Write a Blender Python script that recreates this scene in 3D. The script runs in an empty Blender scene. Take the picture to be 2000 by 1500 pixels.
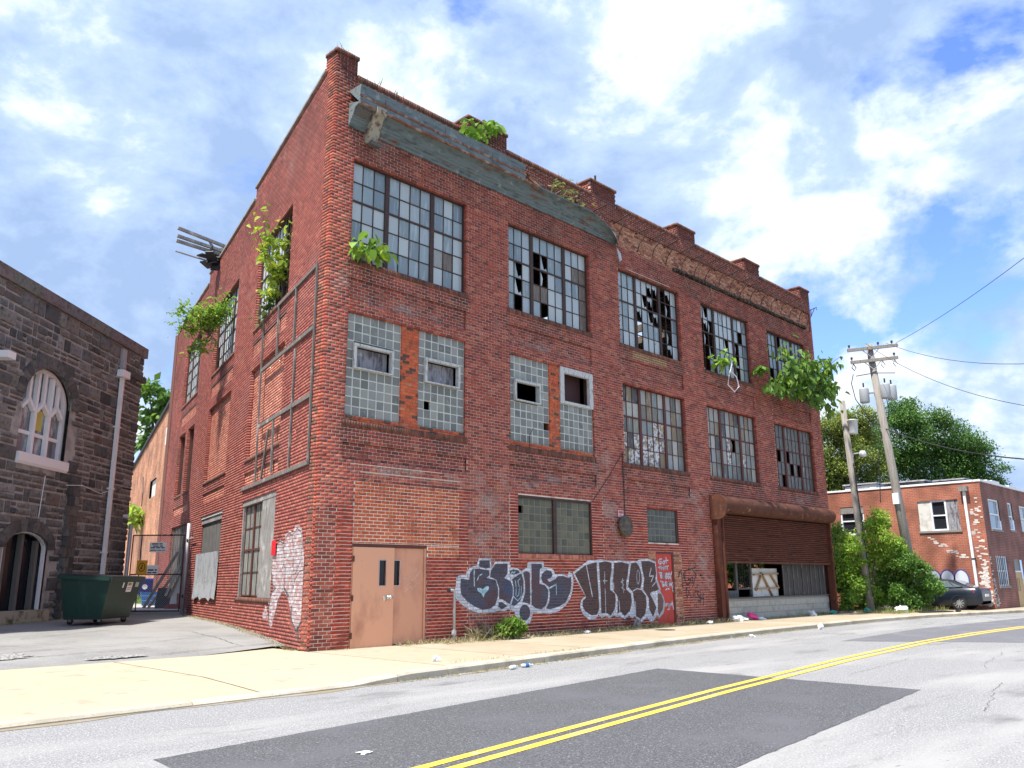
import bpy, math, random, time
import numpy as np
from mathutils import Vector, Matrix
from mathutils.geometry import tessellate_polygon
random.seed(7); rng = np.random.default_rng(11)
scene = bpy.context.scene
COL = scene.collection
R = math.radians

# ---------------------------------------------------------------- camera
cam_d = bpy.data.cameras.new('camera'); cam = bpy.data.objects.new('camera', cam_d); COL.objects.link(cam)
yaw, pitch, roll = 0.78902, 0.23389, -0.00692
fw = Vector((math.sin(yaw)*math.cos(pitch), math.cos(yaw)*math.cos(pitch), math.sin(pitch)))
rt = Vector((math.cos(yaw), -math.sin(yaw), 0)); up = rt.cross(fw)
rt2 = rt*math.cos(roll)+up*math.sin(roll); up2 = -rt*math.sin(roll)+up*math.cos(roll)
M = Matrix((rt2, up2, -fw)).transposed().to_4x4(); M.translation = Vector((-9.1997, -14.8057, 1.33))
cam.matrix_world = M
cam_d.sensor_width = 36; cam_d.lens = 1612.69/2000*36; cam_d.clip_end = 3000; cam_d.clip_start = 0.1
scene.camera = cam
scene.view_settings.view_transform = 'Standard'; scene.view_settings.look = 'None'
scene.view_settings.exposure = 1.2; scene.view_settings.gamma = 1

# ---------------------------------------------------------------- sky and sun
SUN_ELEV, SUN_AZ = R(65), R(-89)          # azimuth measured from +Y towards +X
world = bpy.data.worlds.new('World'); scene.world = world; world.use_nodes = True
wn = world.node_tree.nodes; wl = world.node_tree.links; wn.clear()
def wnode(t, **k):
    n = wn.new(t)
    for a, b in k.items(): setattr(n, a, b)
    return n
sky = wnode('ShaderNodeTexSky', sky_type='NISHITA', sun_disc=False, sun_elevation=SUN_ELEV, sun_rotation=SUN_AZ, altitude=50, air_density=1.0, dust_density=0.6, ozone_density=1.6)
tc = wnode('ShaderNodeTexCoord'); sep = wnode('ShaderNodeSeparateXYZ'); wl.new(tc.outputs['Generated'], sep.inputs[0])
def wmath(op, a, b=None, clamp=False):
    n = wnode('ShaderNodeMath', operation=op, use_clamp=clamp)
    for i, x in enumerate((a, b)):
        if x is None: continue
        if isinstance(x, (int, float)): n.inputs[i].default_value = x
        else: wl.new(x, n.inputs[i])
    return n.outputs[0]
zz = wmath('ADD', wmath('MAXIMUM', sep.outputs['Z'], 0.0), 0.26)
cx = wmath('DIVIDE', sep.outputs['X'], zz); cy_ = wmath('DIVIDE', sep.outputs['Y'], zz)
comb = wnode('ShaderNodeCombineXYZ'); wl.new(sep.outputs['X'], comb.inputs[0]); wl.new(sep.outputs['Y'], comb.inputs[1]); wl.new(wmath('MULTIPLY', sep.outputs['Z'], 1.55), comb.inputs[2])
def wnoise(scale, detail, rough, off, dist=0.0):
    mp = wnode('ShaderNodeMapping'); mp.inputs['Location'].default_value = off; wl.new(comb.outputs[0], mp.inputs[0])
    n = wnode('ShaderNodeTexNoise'); n.inputs['Scale'].default_value = scale; n.inputs['Detail'].default_value = detail
    n.inputs['Roughness'].default_value = rough; n.inputs['Distortion'].default_value = dist; wl.new(mp.outputs[0], n.inputs['Vector']); return n.outputs['Fac']
def wramp(fac, stops):
    r = wnode('ShaderNodeValToRGB'); wl.new(fac, r.inputs[0]); el = r.color_ramp.elements
    while len(el) < len(stops): el.new(0.5)
    for e, (p, c) in zip(el, stops): e.position = p; e.color = c if len(c) == 4 else (*c, 1)
    return r.outputs[0]
n1 = wnoise(3.4, 12, 0.58, (9.2, .3, 0.0), 0.15)
mask = wramp(n1, [(0.39, (0, 0, 0)), (0.43, (.5, .5, .5)), (0.47, (1, 1, 1))])
n2 = wnoise(4.42, 12, 0.60, (9.2, .3, .13), 0.15)
shade = wramp(n2, [(0.40, (0.35, 0.49, 0.76)), (0.52, (0.52, 0.67, 0.93)), (0.58, (.80, .90, 1.0)), (0.66, (1.0, 1.0, 1.0))])
skys = wnode('ShaderNodeVectorMath', operation='MULTIPLY'); skys.inputs[1].default_value = (0.085, 0.10, 0.15); wl.new(sky.outputs[0], skys.inputs[0])
clds = wnode('ShaderNodeVectorMath', operation='MULTIPLY'); clds.inputs[1].default_value = (0.54, 0.54, 0.54); wl.new(shade, clds.inputs[0])
mixw = wnode('ShaderNodeMixRGB'); wl.new(mask, mixw.inputs[0]); wl.new(skys.outputs[0], mixw.inputs[1]); wl.new(clds.outputs[0], mixw.inputs[2])
bg = wnode('ShaderNodeBackground'); wl.new(mixw.outputs[0], bg.inputs[0]); bg.inputs[1].default_value = 1.0
wo = wnode('ShaderNodeOutputWorld'); wl.new(bg.outputs[0], wo.inputs[0])
sun_d = bpy.data.lights.new('sun', 'SUN'); sun_d.energy = 3.6; sun_d.angle = R(1.5); sun_d.color = (1.0, 0.95, 0.86)
sun = bpy.data.objects.new('sun', sun_d); COL.objects.link(sun)
to_sun = Vector((math.sin(SUN_AZ)*math.cos(SUN_ELEV), math.cos(SUN_AZ)*math.cos(SUN_ELEV), math.sin(SUN_ELEV)))
sun.rotation_euler = to_sun.to_track_quat('Z', 'Y').to_euler(); sun.location = (-20, 0, 40)

# ---------------------------------------------------------------- helpers
class MB:
    """collects shapes; build() links them as one mesh object"""
    def __init__(s): s.v = []; s.f = []; s.c = []
    def add(s, vs, fs, col=(1, 1, 1)):
        n = len(s.v); s.v += [tuple(p) for p in vs]; s.f += [tuple(i+n for i in f) for f in fs]; s.c += [col]*len(fs); return s
    def quad(s, a, b, c, d, col=(1, 1, 1)): return s.add([a, b, c, d], [(0, 1, 2, 3)], col)
    def box(s, x0, x1, y0, y1, z0, z1, col=(1, 1, 1)):
        return s.add([(x0,y0,z0),(x1,y0,z0),(x1,y1,z0),(x0,y1,z0),(x0,y0,z1),(x1,y0,z1),(x1,y1,z1),(x0,y1,z1)],
                     [(0,3,2,1),(4,5,6,7),(0,1,5,4),(1,2,6,5),(2,3,7,6),(3,0,4,7)], col)
    def fbox(s, T, u0, u1, o0, o1, z0, z1, col=(1, 1, 1)):
        P = [T(u0,o1,z0),T(u1,o1,z0),T(u1,o0,z0),T(u0,o0,z0),T(u0,o1,z1),T(u1,o1,z1),T(u1,o0,z1),T(u0,o0,z1)]
        return s.add(P, [(0,3,2,1),(4,5,6,7),(0,1,5,4),(1,2,6,5),(2,3,7,6),(3,0,4,7)], col)
    def bar(s, a, b, w, h, upv=(0, 0, 1), col=(1, 1, 1)):
        a = Vector(a); b = Vector(b); d = (b-a).normalized(); u = Vector(upv)
        if abs(d.dot(u)) > .97: u = Vector((0, 1, 0))
        x = d.cross(u).normalized()*(w/2); y = x.normalized().cross(d).normalized()*(h/2)
        P = [a-x-y, a+x-y, a+x+y, a-x+y, b-x-y, b+x-y, b+x+y, b-x+y]
        return s.add(P, [(0,1,2,3),(7,6,5,4),(0,4,5,1),(1,5,6,2),(2,6,7,3),(3,7,4,0)], col)
    def tube(s, pts, r, n=6, col=(1, 1, 1), caps=True):
        pts = [Vector(p) for p in pts]; rs = r if isinstance(r, (list, tuple)) else [r]*len(pts); base = len(s.v)
        for i, p in enumerate(pts):
            d = (pts[min(i+1, len(pts)-1)]-pts[max(i-1, 0)]); d = d.normalized() if d.length > 1e-9 else Vector((0, 0, 1))
            u = Vector((0, 0, 1)) if abs(d.z) < .9 else Vector((1, 0, 0)); x = d.cross(u).normalized(); y = x.cross(d)
            for k in range(n):
                a = 2*math.pi*k/n; s.v.append(tuple(p+x*(rs[i]*math.cos(a))+y*(rs[i]*math.sin(a))))
        for i in range(len(pts)-1):
            for k in range(n):
                a = base+i*n+k; b = base+i*n+(k+1) % n; s.f.append((a, b, b+n, a+n)); s.c.append(col)
        if caps:
            s.f.append(tuple(base+k for k in range(n))[::-1]); s.c.append(col)
            s.f.append(tuple(base+(len(pts)-1)*n+k for k in range(n))); s.c.append(col)
        return s
    def lathe(s, o, prof, n=16, axis='z', col=(1, 1, 1)):
        base = len(s.v); o = Vector(o)
        for r, h in prof:
            for k in range(n):
                a = 2*math.pi*k/n; c, q = r*math.cos(a), r*math.sin(a)
                s.v.append(tuple(o+Vector({'z': (c, q, h), 'y': (c, h, q), 'x': (h, c, q)}[axis])))
        for i in range(len(prof)-1):
            for k in range(n):
                a = base+i*n+k; b = base+i*n+(k+1) % n; s.f.append((a, b, b+n, a+n)); s.c.append(col)
        return s
    def prism(s, pts, dvec, col=(1, 1, 1)):
        d = Vector(dvec); n = len(pts); P = [Vector(p) for p in pts]
        return s.add(P+[p+d for p in P], [tuple(range(n))[::-1], tuple(range(n, 2*n))]+[(i, (i+1) % n, (i+1) % n+n, i+n) for i in range(n)], col)
    def build(s, name, mat, parent=None, smooth=False, loc=None):
        me = bpy.data.meshes.new(name); me.from_pydata(s.v, [], s.f); me.validate(); 
        if len(me.polygons) == len(s.c):
            a = me.attributes.new('Col', 'FLOAT_COLOR', 'FACE'); a.data.foreach_set('color', np.array([(c[0], c[1], c[2], 1) for c in s.c], np.float32).ravel())
        if smooth: me.polygons.foreach_set('use_smooth', [True]*len(me.polygons))
        return link(name, me, mat, parent, loc)
def link(name, me, mat, parent=None, loc=None):
    o = bpy.data.objects.new(name, me); COL.objects.link(o)
    if mat is not None and me is not None and len(me.materials) == 0: me.materials.append(mat)
    if parent is not None: o.parent = parent
    if loc is not None: o.location = loc
    return o
def fast_mesh(name, V, F, cols, mat, parent=None, per=4):
    """V (n,3), F (m,per) numpy arrays, one colour for each face"""
    me = bpy.data.meshes.new(name); V = np.asarray(V, np.float32); F = np.asarray(F, np.int32)
    me.vertices.add(len(V)); me.vertices.foreach_set('co', V.ravel())
    me.loops.add(F.size); me.loops.foreach_set('vertex_index', F.ravel())
    me.polygons.add(len(F)); me.polygons.foreach_set('loop_start', np.arange(0, F.size, per, dtype=np.int32))
    me.update(calc_edges=True)
    a = me.attributes.new('Col', 'FLOAT_COLOR', 'FACE'); c = np.ones((len(F), 4), np.float32); c[:, :3] = cols; a.data.foreach_set('color', c.ravel())
    return link(name, me, mat, parent)
def empty(name, loc=(0, 0, 0), rz=0, parent=None):
    o = bpy.data.objects.new(name, None); COL.objects.link(o); o.location = loc; o.rotation_euler = (0, 0, rz); o.empty_display_size = .3
    if parent is not None: o.parent = parent
    return o
def tag(o, label=None, cat=None, group=None, kind=None):
    for k, v in (('label', label), ('category', cat), ('group', group), ('kind', kind)):
        if v: o[k] = v
    return o
def copy_tree(o, parent=None):
    c = o.copy(); COL.objects.link(c); c.parent = parent
    for ch in o.children: copy_tree(ch, c)
    return c

# ---------------------------------------------------------------- materials
def mat(name, col=(.5, .5, .5), rough=.8, metal=0.0, spec=0.5, attr=False, noise=None, bump=None, objrand=None, transl=0.0, coat=0.0, shift=False):
    """col: base; attr: multiply by the mesh's own Col; noise: list of (scale, detail, lo, hi, colour, stretch); bump: (scale, strength, detail)"""
    m = bpy.data.materials.new(name); m.use_nodes = True; nt = m.node_tree; N = nt.nodes; L = nt.links
    p = N['Principled BSDF']; p.inputs['Roughness'].default_value = rough; p.inputs['Metallic'].default_value = metal
    p.inputs['Specular IOR Level'].default_value = spec; p.inputs['Coat Weight'].default_value = coat
    rgb = N.new('ShaderNodeRGB'); rgb.outputs[0].default_value = (*col, 1); cur = rgb.outputs[0]
    if attr:
        a = N.new('ShaderNodeAttribute'); a.attribute_name = 'Col'; x = N.new('ShaderNodeMixRGB'); x.blend_type = 'MULTIPLY'; x.inputs[0].default_value = 1
        L.new(cur, x.inputs[1]); L.new(a.outputs['Color'], x.inputs[2]); cur = x.outputs[0]
    if objrand:
        oi = N.new('ShaderNodeObjectInfo'); r = N.new('ShaderNodeValToRGB'); r.color_ramp.interpolation = 'CONSTANT'; el = r.color_ramp.elements
        while len(el) < len(objrand): el.new(.5)
        for i, (e, c) in enumerate(zip(el, objrand)): e.position = i/len(objrand); e.color = (*c, 1)
        L.new(oi.outputs['Random'], r.inputs[0]); x = N.new('ShaderNodeMixRGB'); x.blend_type = 'MULTIPLY'; x.inputs[0].default_value = 1
        L.new(cur, x.inputs[1]); L.new(r.outputs[0], x.inputs[2]); cur = x.outputs[0]
    tcn = N.new('ShaderNodeTexCoord'); oc = tcn.outputs['Object']
    if shift or objrand:       # each copy of a shared mesh gets its own piece of the pattern
        oi2 = N.new('ShaderNodeObjectInfo'); sv = N.new('ShaderNodeVectorMath'); sv.operation = 'SCALE'; sv.inputs[0].default_value = (37.0, 19.0, 53.0); L.new(oi2.outputs['Random'], sv.inputs['Scale']); av = N.new('ShaderNodeVectorMath'); L.new(oc, av.inputs[0]); L.new(sv.outputs[0], av.inputs[1]); oc = av.outputs[0]
    for (sc, det, lo, hi, c2, st) in (noise or []):
        mp = N.new('ShaderNodeMapping'); mp.inputs['Scale'].default_value = st; L.new(oc, mp.inputs[0])
        nz = N.new('ShaderNodeTexNoise'); nz.inputs['Scale'].default_value = sc; nz.inputs['Detail'].default_value = det; nz.inputs['Roughness'].default_value = .6; L.new(mp.outputs[0], nz.inputs['Vector'])
        mr = N.new('ShaderNodeMapRange'); mr.inputs['From Min'].default_value = lo; mr.inputs['From Max'].default_value = hi; L.new(nz.outputs['Fac'], mr.inputs[0])
        x = N.new('ShaderNodeMixRGB'); L.new(mr.outputs[0], x.inputs[0]); L.new(cur, x.inputs[1]); x.inputs[2].default_value = (*c2, 1); cur = x.outputs[0]
    L.new(cur, p.inputs['Base Color'])
    if bump:
        nz = N.new('ShaderNodeTexNoise'); nz.inputs['Scale'].default_value = bump[0]; nz.inputs['Detail'].default_value = bump[2] if len(bump) > 2 else 4; L.new(tcn.outputs['Object'], nz.inputs['Vector'])
        b = N.new('ShaderNodeBump'); b.inputs['Strength'].default_value = bump[1]; b.inputs['Distance'].default_value = .02; L.new(nz.outputs['Fac'], b.inputs['Height']); L.new(b.outputs[0], p.inputs['Normal'])
    if transl:
        t = N.new('ShaderNodeBsdfTranslucent'); L.new(cur, t.inputs[0]); mx = N.new('ShaderNodeMixShader'); mx.inputs[0].default_value = transl
        L.new(p.outputs[0], mx.inputs[1]); L.new(t.outputs[0], mx.inputs[2]); L.new(mx.outputs[0], N['Material Output'].inputs[0])
    return m
U = (1, 1, 1)
m_brick = mat('brick', (1, 1, 1), .88, attr=True, spec=.25, noise=[(9, 5, .52, .8, (.06, .035, .03), U), (1.1, 6, .62, .85, (.30, .22, .19), U)], bump=(60, .25))
m_mortar = mat('mortar', (1, 1, 1), .95, attr=True, spec=.1, noise=[(2.2, 6, .5, .75, (.10, .08, .07), U)])
m_reveal = mat('reveal_brick', (.16, .06, .045), .9, noise=[(14, 4, .5, .7, (.09, .06, .05), (1, 1, 4))])
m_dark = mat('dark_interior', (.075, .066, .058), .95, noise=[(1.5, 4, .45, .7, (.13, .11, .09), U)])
m_joist = mat('old_joist_wood', (.16, .12, .085), .9, noise=[(4, 4, .45, .7, (.08, .06, .045), U)])
m_steel = mat('rusty_window_steel', (.045, .026, .022), .7, noise=[(12, 5, .5, .7, (.10, .035, .02), U)])
m_steel_red = mat('red_primer_steel', (.11, .028, .02), .7, noise=[(9, 5, .5, .7, (.05, .03, .025), U)])
m_pane = mat('dirty_window_glass', (1, 1, 1), .16, spec=.9, objrand=[(.20, .25, .265), (.38, .43, .445), (.27, .33, .35), (.44, .48, .47), (.16, .21, .235), (.33, .38, .395), (.40, .44, .43), (.24, .31, .33)], noise=[(3.5, 5, .54, .74, (.44, .49, .49), (3.5, 3.5, .35)), (30, 3, .68, .8, (.55, .56, .53), U)])
m_pane_tan = mat('stained_window_glass', (1, 1, 1), .4, spec=.4, objrand=[(.17, .165, .13), (.34, .335, .29), (.11, .11, .095), (.42, .41, .35), (.22, .245, .23), (.22, .16, .085), (.30, .31, .29), (.06, .055, .05), (.26, .255, .20)], noise=[(5, 5, .54, .76, (.42, .42, .37), (2.5, 2.5, .5)), (14, 4, .60, .75, (.16, .13, .10), U)])
m_pane_dark = mat('peeling_painted_glass', (.16, .13, .12), .5, shift=True, noise=[(11, 5, .46, .54, (.66, .64, .62), U), (5, 3, .55, .62, (.40, .33, .16), U)])
m_pane_brown = mat('wood_behind_glass', (.12, .09, .065), .45, shift=True, noise=[(6, 4, .45, .7, (.25, .21, .17), (6, 6, .6))])
m_block = mat('glass_block', (1, 1, 1), .42, spec=.25, objrand=[(.19, .19, .172), (.23, .232, .21), (.275, .275, .25), (.205, .21, .19), (.31, .305, .27), (.16, .162, .148)], noise=[(7, 5, .58, .78, (.34, .35, .31), U)])
m_block_dirty = mat('grimy_glass_block', (1, 1, 1), .45, spec=.4, objrand=[(.095, .095, .065), (.12, .115, .08), (.075, .077, .058), (.14, .13, .085), (.10, .10, .075)], noise=[(2.2, 5, .5, .75, (.19, .17, .10), U)])
m_block_grey = mat('smoked_glass_block', (1, 1, 1), .4, spec=.4, objrand=[(.07, .078, .073), (.09, .098, .09), (.06, .066, .063)])
m_joint = mat('pale_joint', (.58, .60, .52), .9, noise=[(6, 4, .5, .7, (.42, .44, .38), U)])
m_joint_d = mat('grimy_joint', (.20, .19, .13), .9)
m_wood = mat('weathered_grey_wood', (.30, .28, .26), .9, noise=[(5, 6, .42, .68, (.12, .11, .10), (9, 9, .7)), (2, 3, .55, .7, (.45, .43, .40), U)], bump=(25, .4))
m_wood_dk = mat('dark_weathered_wood', (.085, .08, .075), .9, shift=True, noise=[(6, 6, .45, .7, (.20, .19, .18), (9, 9, .6))], bump=(25, .4))
m_wood_md = mat('weathered_brown_grey_wood', (.19, .175, .16), .9, noise=[(5, 6, .42, .68, (.08, .07, .065), (9, 9, .7)), (2, 3, .58, .7, (.34, .32, .30), U)])
m_plank = mat('blackened_plank', (.045, .042, .04), .9, shift=True, noise=[(6, 6, .48, .72, (.13, .125, .12), (9, 9, .6))])
m_wood_wh = mat('flaking_white_wood', (.56, .56, .53), .85, noise=[(7, 5, .52, .66, (.22, .21, .20), (5, 5, 1))])
m_wood_tan = mat('raw_lumber', (.40, .28, .17), .85, noise=[(6, 5, .45, .7, (.27, .18, .10), (5, 5, 1))])
m_ply = mat('stained_plywood', (.30, .29, .31), .9, noise=[(4, 5, .45, .62, (.10, .09, .10), (3, 3, .7)), (6, 4, .6, .75, (.52, .52, .53), U)])
m_board_wh = mat('dirty_white_board', (.66, .64, .59), .8, noise=[(3, 5, .5, .75, (.42, .39, .34), U)])
m_tin = mat('bare_sheet_metal', (.50, .51, .52), .45, metal=.35, noise=[(3, 5, .48, .7, (.24, .25, .26), (1, 1, .8)), (4, 3, .6, .75, (.75, .75, .76), U)])
m_corn = mat('painted_cornice_metal', (.15, .19, .198), .75, spec=.25, noise=[(3, 6, .50, .66, (.085, .105, .105), (1, 1, 4)), (2.2, 7, .57, .68, (.17, .065, .03), (.6, 3, 3)), (5, 6, .60, .72, (.30, .32, .31), U)])
m_corn_rust = mat('rusty_cornice_edge', (.20, .075, .035), .8, noise=[(4, 6, .48, .65, (.34, .28, .22), U), (9, 5, .55, .7, (.09, .035, .02), U)])
m_stone_br = mat('corroded_bracket', (.34, .31, .24), .9, noise=[(7, 5, .48, .62, (.14, .07, .04), U)], bump=(20, .6))
m_rust = mat('rusted_shutter_steel', (.125, .042, .026), .8, spec=.2, shift=True, noise=[(2.2, 7, .50, .68, (.055, .024, .018), (.5, 1, 1)), (5, 5, .58, .72, (.22, .085, .04), (.6, 1, 1))])
m_rust2 = mat('rusted_housing_steel', (.115, .045, .028), .85, spec=.2, noise=[(2.5, 7, .48, .66, (.07, .03, .022), U), (4, 5, .60, .72, (.30, .17, .08), U)])
m_rebar = mat('rusted_rebar', (.05, .025, .02), .85)
m_door = mat('salmon_painted_steel_door', (.72, .36, .21), .5, noise=[(1.4, 6, .55, .75, (.47, .20, .115), (1, 1, .5)), (7, 5, .68, .78, (.24, .10, .06), U)])
m_reddoor = mat('red_painted_door', (.50, .040, .022), .55, noise=[(5, 5, .52, .7, (.33, .026, .016), (3, 3, .4))])
m_cmu = mat('grey_cinder_block', (.40, .39, .34), .95, shift=True, noise=[(1.5, 5, .5, .7, (.27, .26, .21), U)], bump=(50, .3))
m_white_paint = mat('white_spray_paint', (.62, .65, .70), .75, attr=True, noise=[(3, 4, .55, .75, (.60, .62, .70), U)])
m_pink_paint = mat('thin_white_spray_paint', (.54, .51, .52), .8, attr=True, noise=[(5, 6, .44, .62, (.40, .19, .17), (1, 1, 3))])
m_navy_paint = mat('dark_blue_black_spray_paint', (.052, .052, .075), .6, attr=True, noise=[(1.3, 5, .48, .66, (.095, .045, .05), U), (1.5, 3, .56, .72, (.04, .075, .16), U)])
m_brown_paint = mat('dark_brown_spray_paint', (.062, .036, .032), .65, attr=True, noise=[(2.5, 5, .5, .7, (.11, .04, .03), (1, 1, 3))])
m_black_paint = mat('black_spray_paint', (.03, .03, .034), .6, attr=True)
m_cyan_paint = mat('pale_cyan_spray_paint', (.40, .62, .70), .7, attr=True)
m_grey_pipe = mat('galvanised_pipe', (.42, .43, .44), .5, metal=.4)
m_black = mat('black_metal', (.02, .02, .022), .6)
m_white = mat('white_paint', (.82, .83, .83), .6, noise=[(2, 4, .58, .78, (.68, .69, .69), U)])
m_leaf = mat('leaf', (1.3, 1.3, 1.2), .55, attr=True, spec=.35, transl=.4)
m_bark = mat('bark', (.16, .13, .10), .95, noise=[(8, 5, .45, .7, (.08, .065, .05), (1, 1, .3))], bump=(20, .6))
m_stem = mat('green_brown_stem', (.20, .19, .11), .85)
m_straw = mat('dry_grass', (1, 1, 1), .9, attr=True, transl=.2)

# ---------------------------------------------------------------- the setting: ground, road, pavement, lot
def lerp(a, b, t): return a+(b-a)*t
def poly_at(pl, x):
    for (x0, y0), (x1, y1) in zip(pl, pl[1:]):
        if x <= x1: return lerp(y0, y1, (x-x0)/(x1-x0))
    return pl[-1][1]
CURB = [(-60, -11.0), (-30, -7.2), (-14, -5.15), (-6, -4.62), (-1.4, -4.45), (3.1, -3.92), (7.2, -3.42), (12.6, -3.06), (20, -2.86), (25, -3.2), (29.5, -4.15), (34, -4.9), (45, -6.5), (90, -13.5), (160, -24)]
ROADZ = -0.13
def curb_h(x): return -0.075 if x < -2.1 else (0.0 if x > -1.0 else lerp(-.075, 0, (x+2.1)/1.1))
def lot_z(x, y):
    return 0.0 if y <= .8 else .30*(1-math.exp(-(y-.8)/3.6))
m_ground = mat('bare_ground', (.16, .145, .11), .95, noise=[(.4, 6, .45, .7, (.09, .10, .05), U)])
m_road = mat('worn_light_asphalt', (.30, .297, .295), .9, spec=.25, noise=[(62, 3, .46, .62, (.125, .125, .13), U), (40, 3, .56, .70, (.50, .495, .49), U), (.55, 6, .50, .68, (.345, .335, .325), (.25, 1, 1)), (1.6, 8, .58, .72, (.17, .165, .162), (.35, 1, 1)), (9, 6, .66, .74, (.10, .098, .097), U)], bump=(160, .35, 3))
m_patch = mat('dark_asphalt_patch', (.118, .118, .124), .88, spec=.3, noise=[(62, 3, .44, .6, (.045, .045, .05), U), (42, 3, .57, .70, (.25, .25, .26), U), (.8, 5, .5, .75, (.115, .115, .125), U)], bump=(160, .4, 3))
m_patch2 = mat('faded_asphalt_patch', (.165, .165, .18), .88, spec=.3, noise=[(60, 3, .44, .62, (.10, .10, .11), U), (.8, 5, .5, .75, (.20, .20, .21), U)])
m_yellow = mat('yellow_road_paint', (.80, .53, .05), .75, noise=[(45, 4, .56, .70, (.34, .29, .17), U), (7, 7, .58, .66, (.36, .32, .22), (.6, 1, 1)), (1.5, 5, .55, .75, (.74, .54, .16), U)])
m_walk = mat('tan_concrete', (.445, .375, .27), .9, spec=.2, attr=True, noise=[(.55, 7, .45, .70, (.42, .36, .275), U), (70, 3, .58, .74, (.36, .27, .19), U), (2.5, 7, .56, .74, (.30, .25, .19), U), (16, 4, .70, .75, (.14, .12, .10), U)], bump=(120, .15, 3))
m_kerb = mat('kerb_concrete', (.52, .47, .38), .92, attr=True, noise=[(2.2, 6, .48, .7, (.30, .265, .205), (.5, 1, 1)), (50, 3, .58, .72, (.20, .18, .15), U)], bump=(60, .3))
m_lot = mat('old_grey_asphalt', (.265, .26, .25), .93, spec=.2, noise=[(.45, 7, .45, .68, (.185, .182, .176), U), (45, 3, .56, .72, (.38, .375, .36), U), (1.6, 7, .60, .74, (.27, .255, .225), (1, .5, 1))], bump=(80, .3, 4))
m_pad = mat('pale_concrete', (.50, .48, .44), .92, noise=[(1, 6, .5, .7, (.40, .38, .34), U)])
mb = MB(); mb.quad((-400, -400, -.16), (900, -400, -.16), (900, 900, -.16), (-400, 900, -.16))
tag(mb.build('ground', m_ground), kind='structure')
# road: a sheet from kerb to the camera's side
mb = MB(); xs = [p[0] for p in CURB]
for (x0, y0), (x1, y1) in zip(CURB, CURB[1:]): mb.quad((x0, y0-11.5-2, ROADZ), (x1, y1-11.5-2, ROADZ), (x1, y1+.02, ROADZ), (x0, y0+.02, ROADZ))
tag(mb.build('road', m_road), kind='structure')
road = bpy.data.objects['road']
def sheet(name, pts, z, m, parent=None, jag=0.0):
    P = []
    for (a, b) in zip(pts, pts[1:]+pts[:1]):
        n = max(1, int(math.dist(a, b)/.12)) if jag else 1
        for i in range(n):
            t = i/n; j = jag if (jag and i) else 0
            P.append((lerp(a[0], b[0], t)+random.uniform(-j, j), lerp(a[1], b[1], t)+random.uniform(-j, j), z))
    tri = tessellate_polygon([[Vector(p) for p in P]]); k = MB(); k.add(P, [t if (Vector(P[t[1]])-Vector(P[t[0]])).cross(Vector(P[t[2]])-Vector(P[t[0]])).z > 0 else t[::-1] for t in tri]); return k.build(name, m, parent)
sheet('asphalt_patch', [(-6.0, -7.3), (2.92, -6.19), (2.95, -10.42), (-6.2, -11.4)], ROADZ+.004, m_patch, road, .012)['label'] = 'dark rectangular asphalt patch crossing the near yellow lines'
sheet('asphalt_patch', [(11, -5.8), (17, -5.4), (30, -6.1), (32, -9.3), (13.1, -9.14)], ROADZ+.004, m_patch2, road, .02)['label'] = 'faded grey asphalt patch farther up the road'
YC = [(-40, -13.9), (-14, -10.62), (-4.55, -9.33), (1.1, -8.50), (6.5, -7.86), (11.9, -7.40), (16, -7.34), (20, -7.47), (26, -8.0), (35, -9.2), (90, -17.6)]
for s in (-1, 1):
    k = MB()
    for i, ((x0, y0), (x1, y1)) in enumerate(zip(YC, YC[1:])):
        k.quad((x0, y0+s*.115-.055, ROADZ+.008), (x1, y1+s*.115-.055, ROADZ+.008), (x1, y1+s*.115+.055, ROADZ+.008), (x0, y0+s*.115+.055, ROADZ+.008))
    k.build('yellow_line', m_yellow, road)
# cracks in the road: thin dark sheets with a crooked run
m_crack = mat('dark_crack', (.055, .052, .05), .95)
def crack(p, q, w, z, parent, wob=.06, name='crack'):
    k = MB(); n = max(3, int(math.dist(p, q)/.09)); d = Vector((q[0]-p[0], q[1]-p[1])).normalized(); nn = Vector((-d.y, d.x)); off = 0; pts = []
    for i in range(n+1):
        off += random.uniform(-wob, wob)*.5; off *= .93
        c = Vector((lerp(p[0], q[0], i/n), lerp(p[1], q[1], i/n)))+nn*off; h = w*random.uniform(.3, 1)/2; pts.append((c-nn*h, c+nn*h))
    zf = z if callable(z) else (lambda x, y: z)
    for (a, b), (c, d2) in zip(pts, pts[1:]): k.quad(*[(v.x, v.y, zf(v.x, v.y)) for v in (a, c, d2, b)])
    return k.build(name, m_crack, parent)
for p, q, w in [((1.5, -11.6), (4.5, -10.9), .009), ((4.0, -9.0), (7.6, -8.6), .008), ((-1.0, -5.2), (8.0, -4.3), .007), ((6.5, -10.2), (10, -9.5), .009), ((9.5, -5.0), (14, -4.0), .008)]:
    crack(p, q, w, ROADZ+.003, road)
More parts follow.
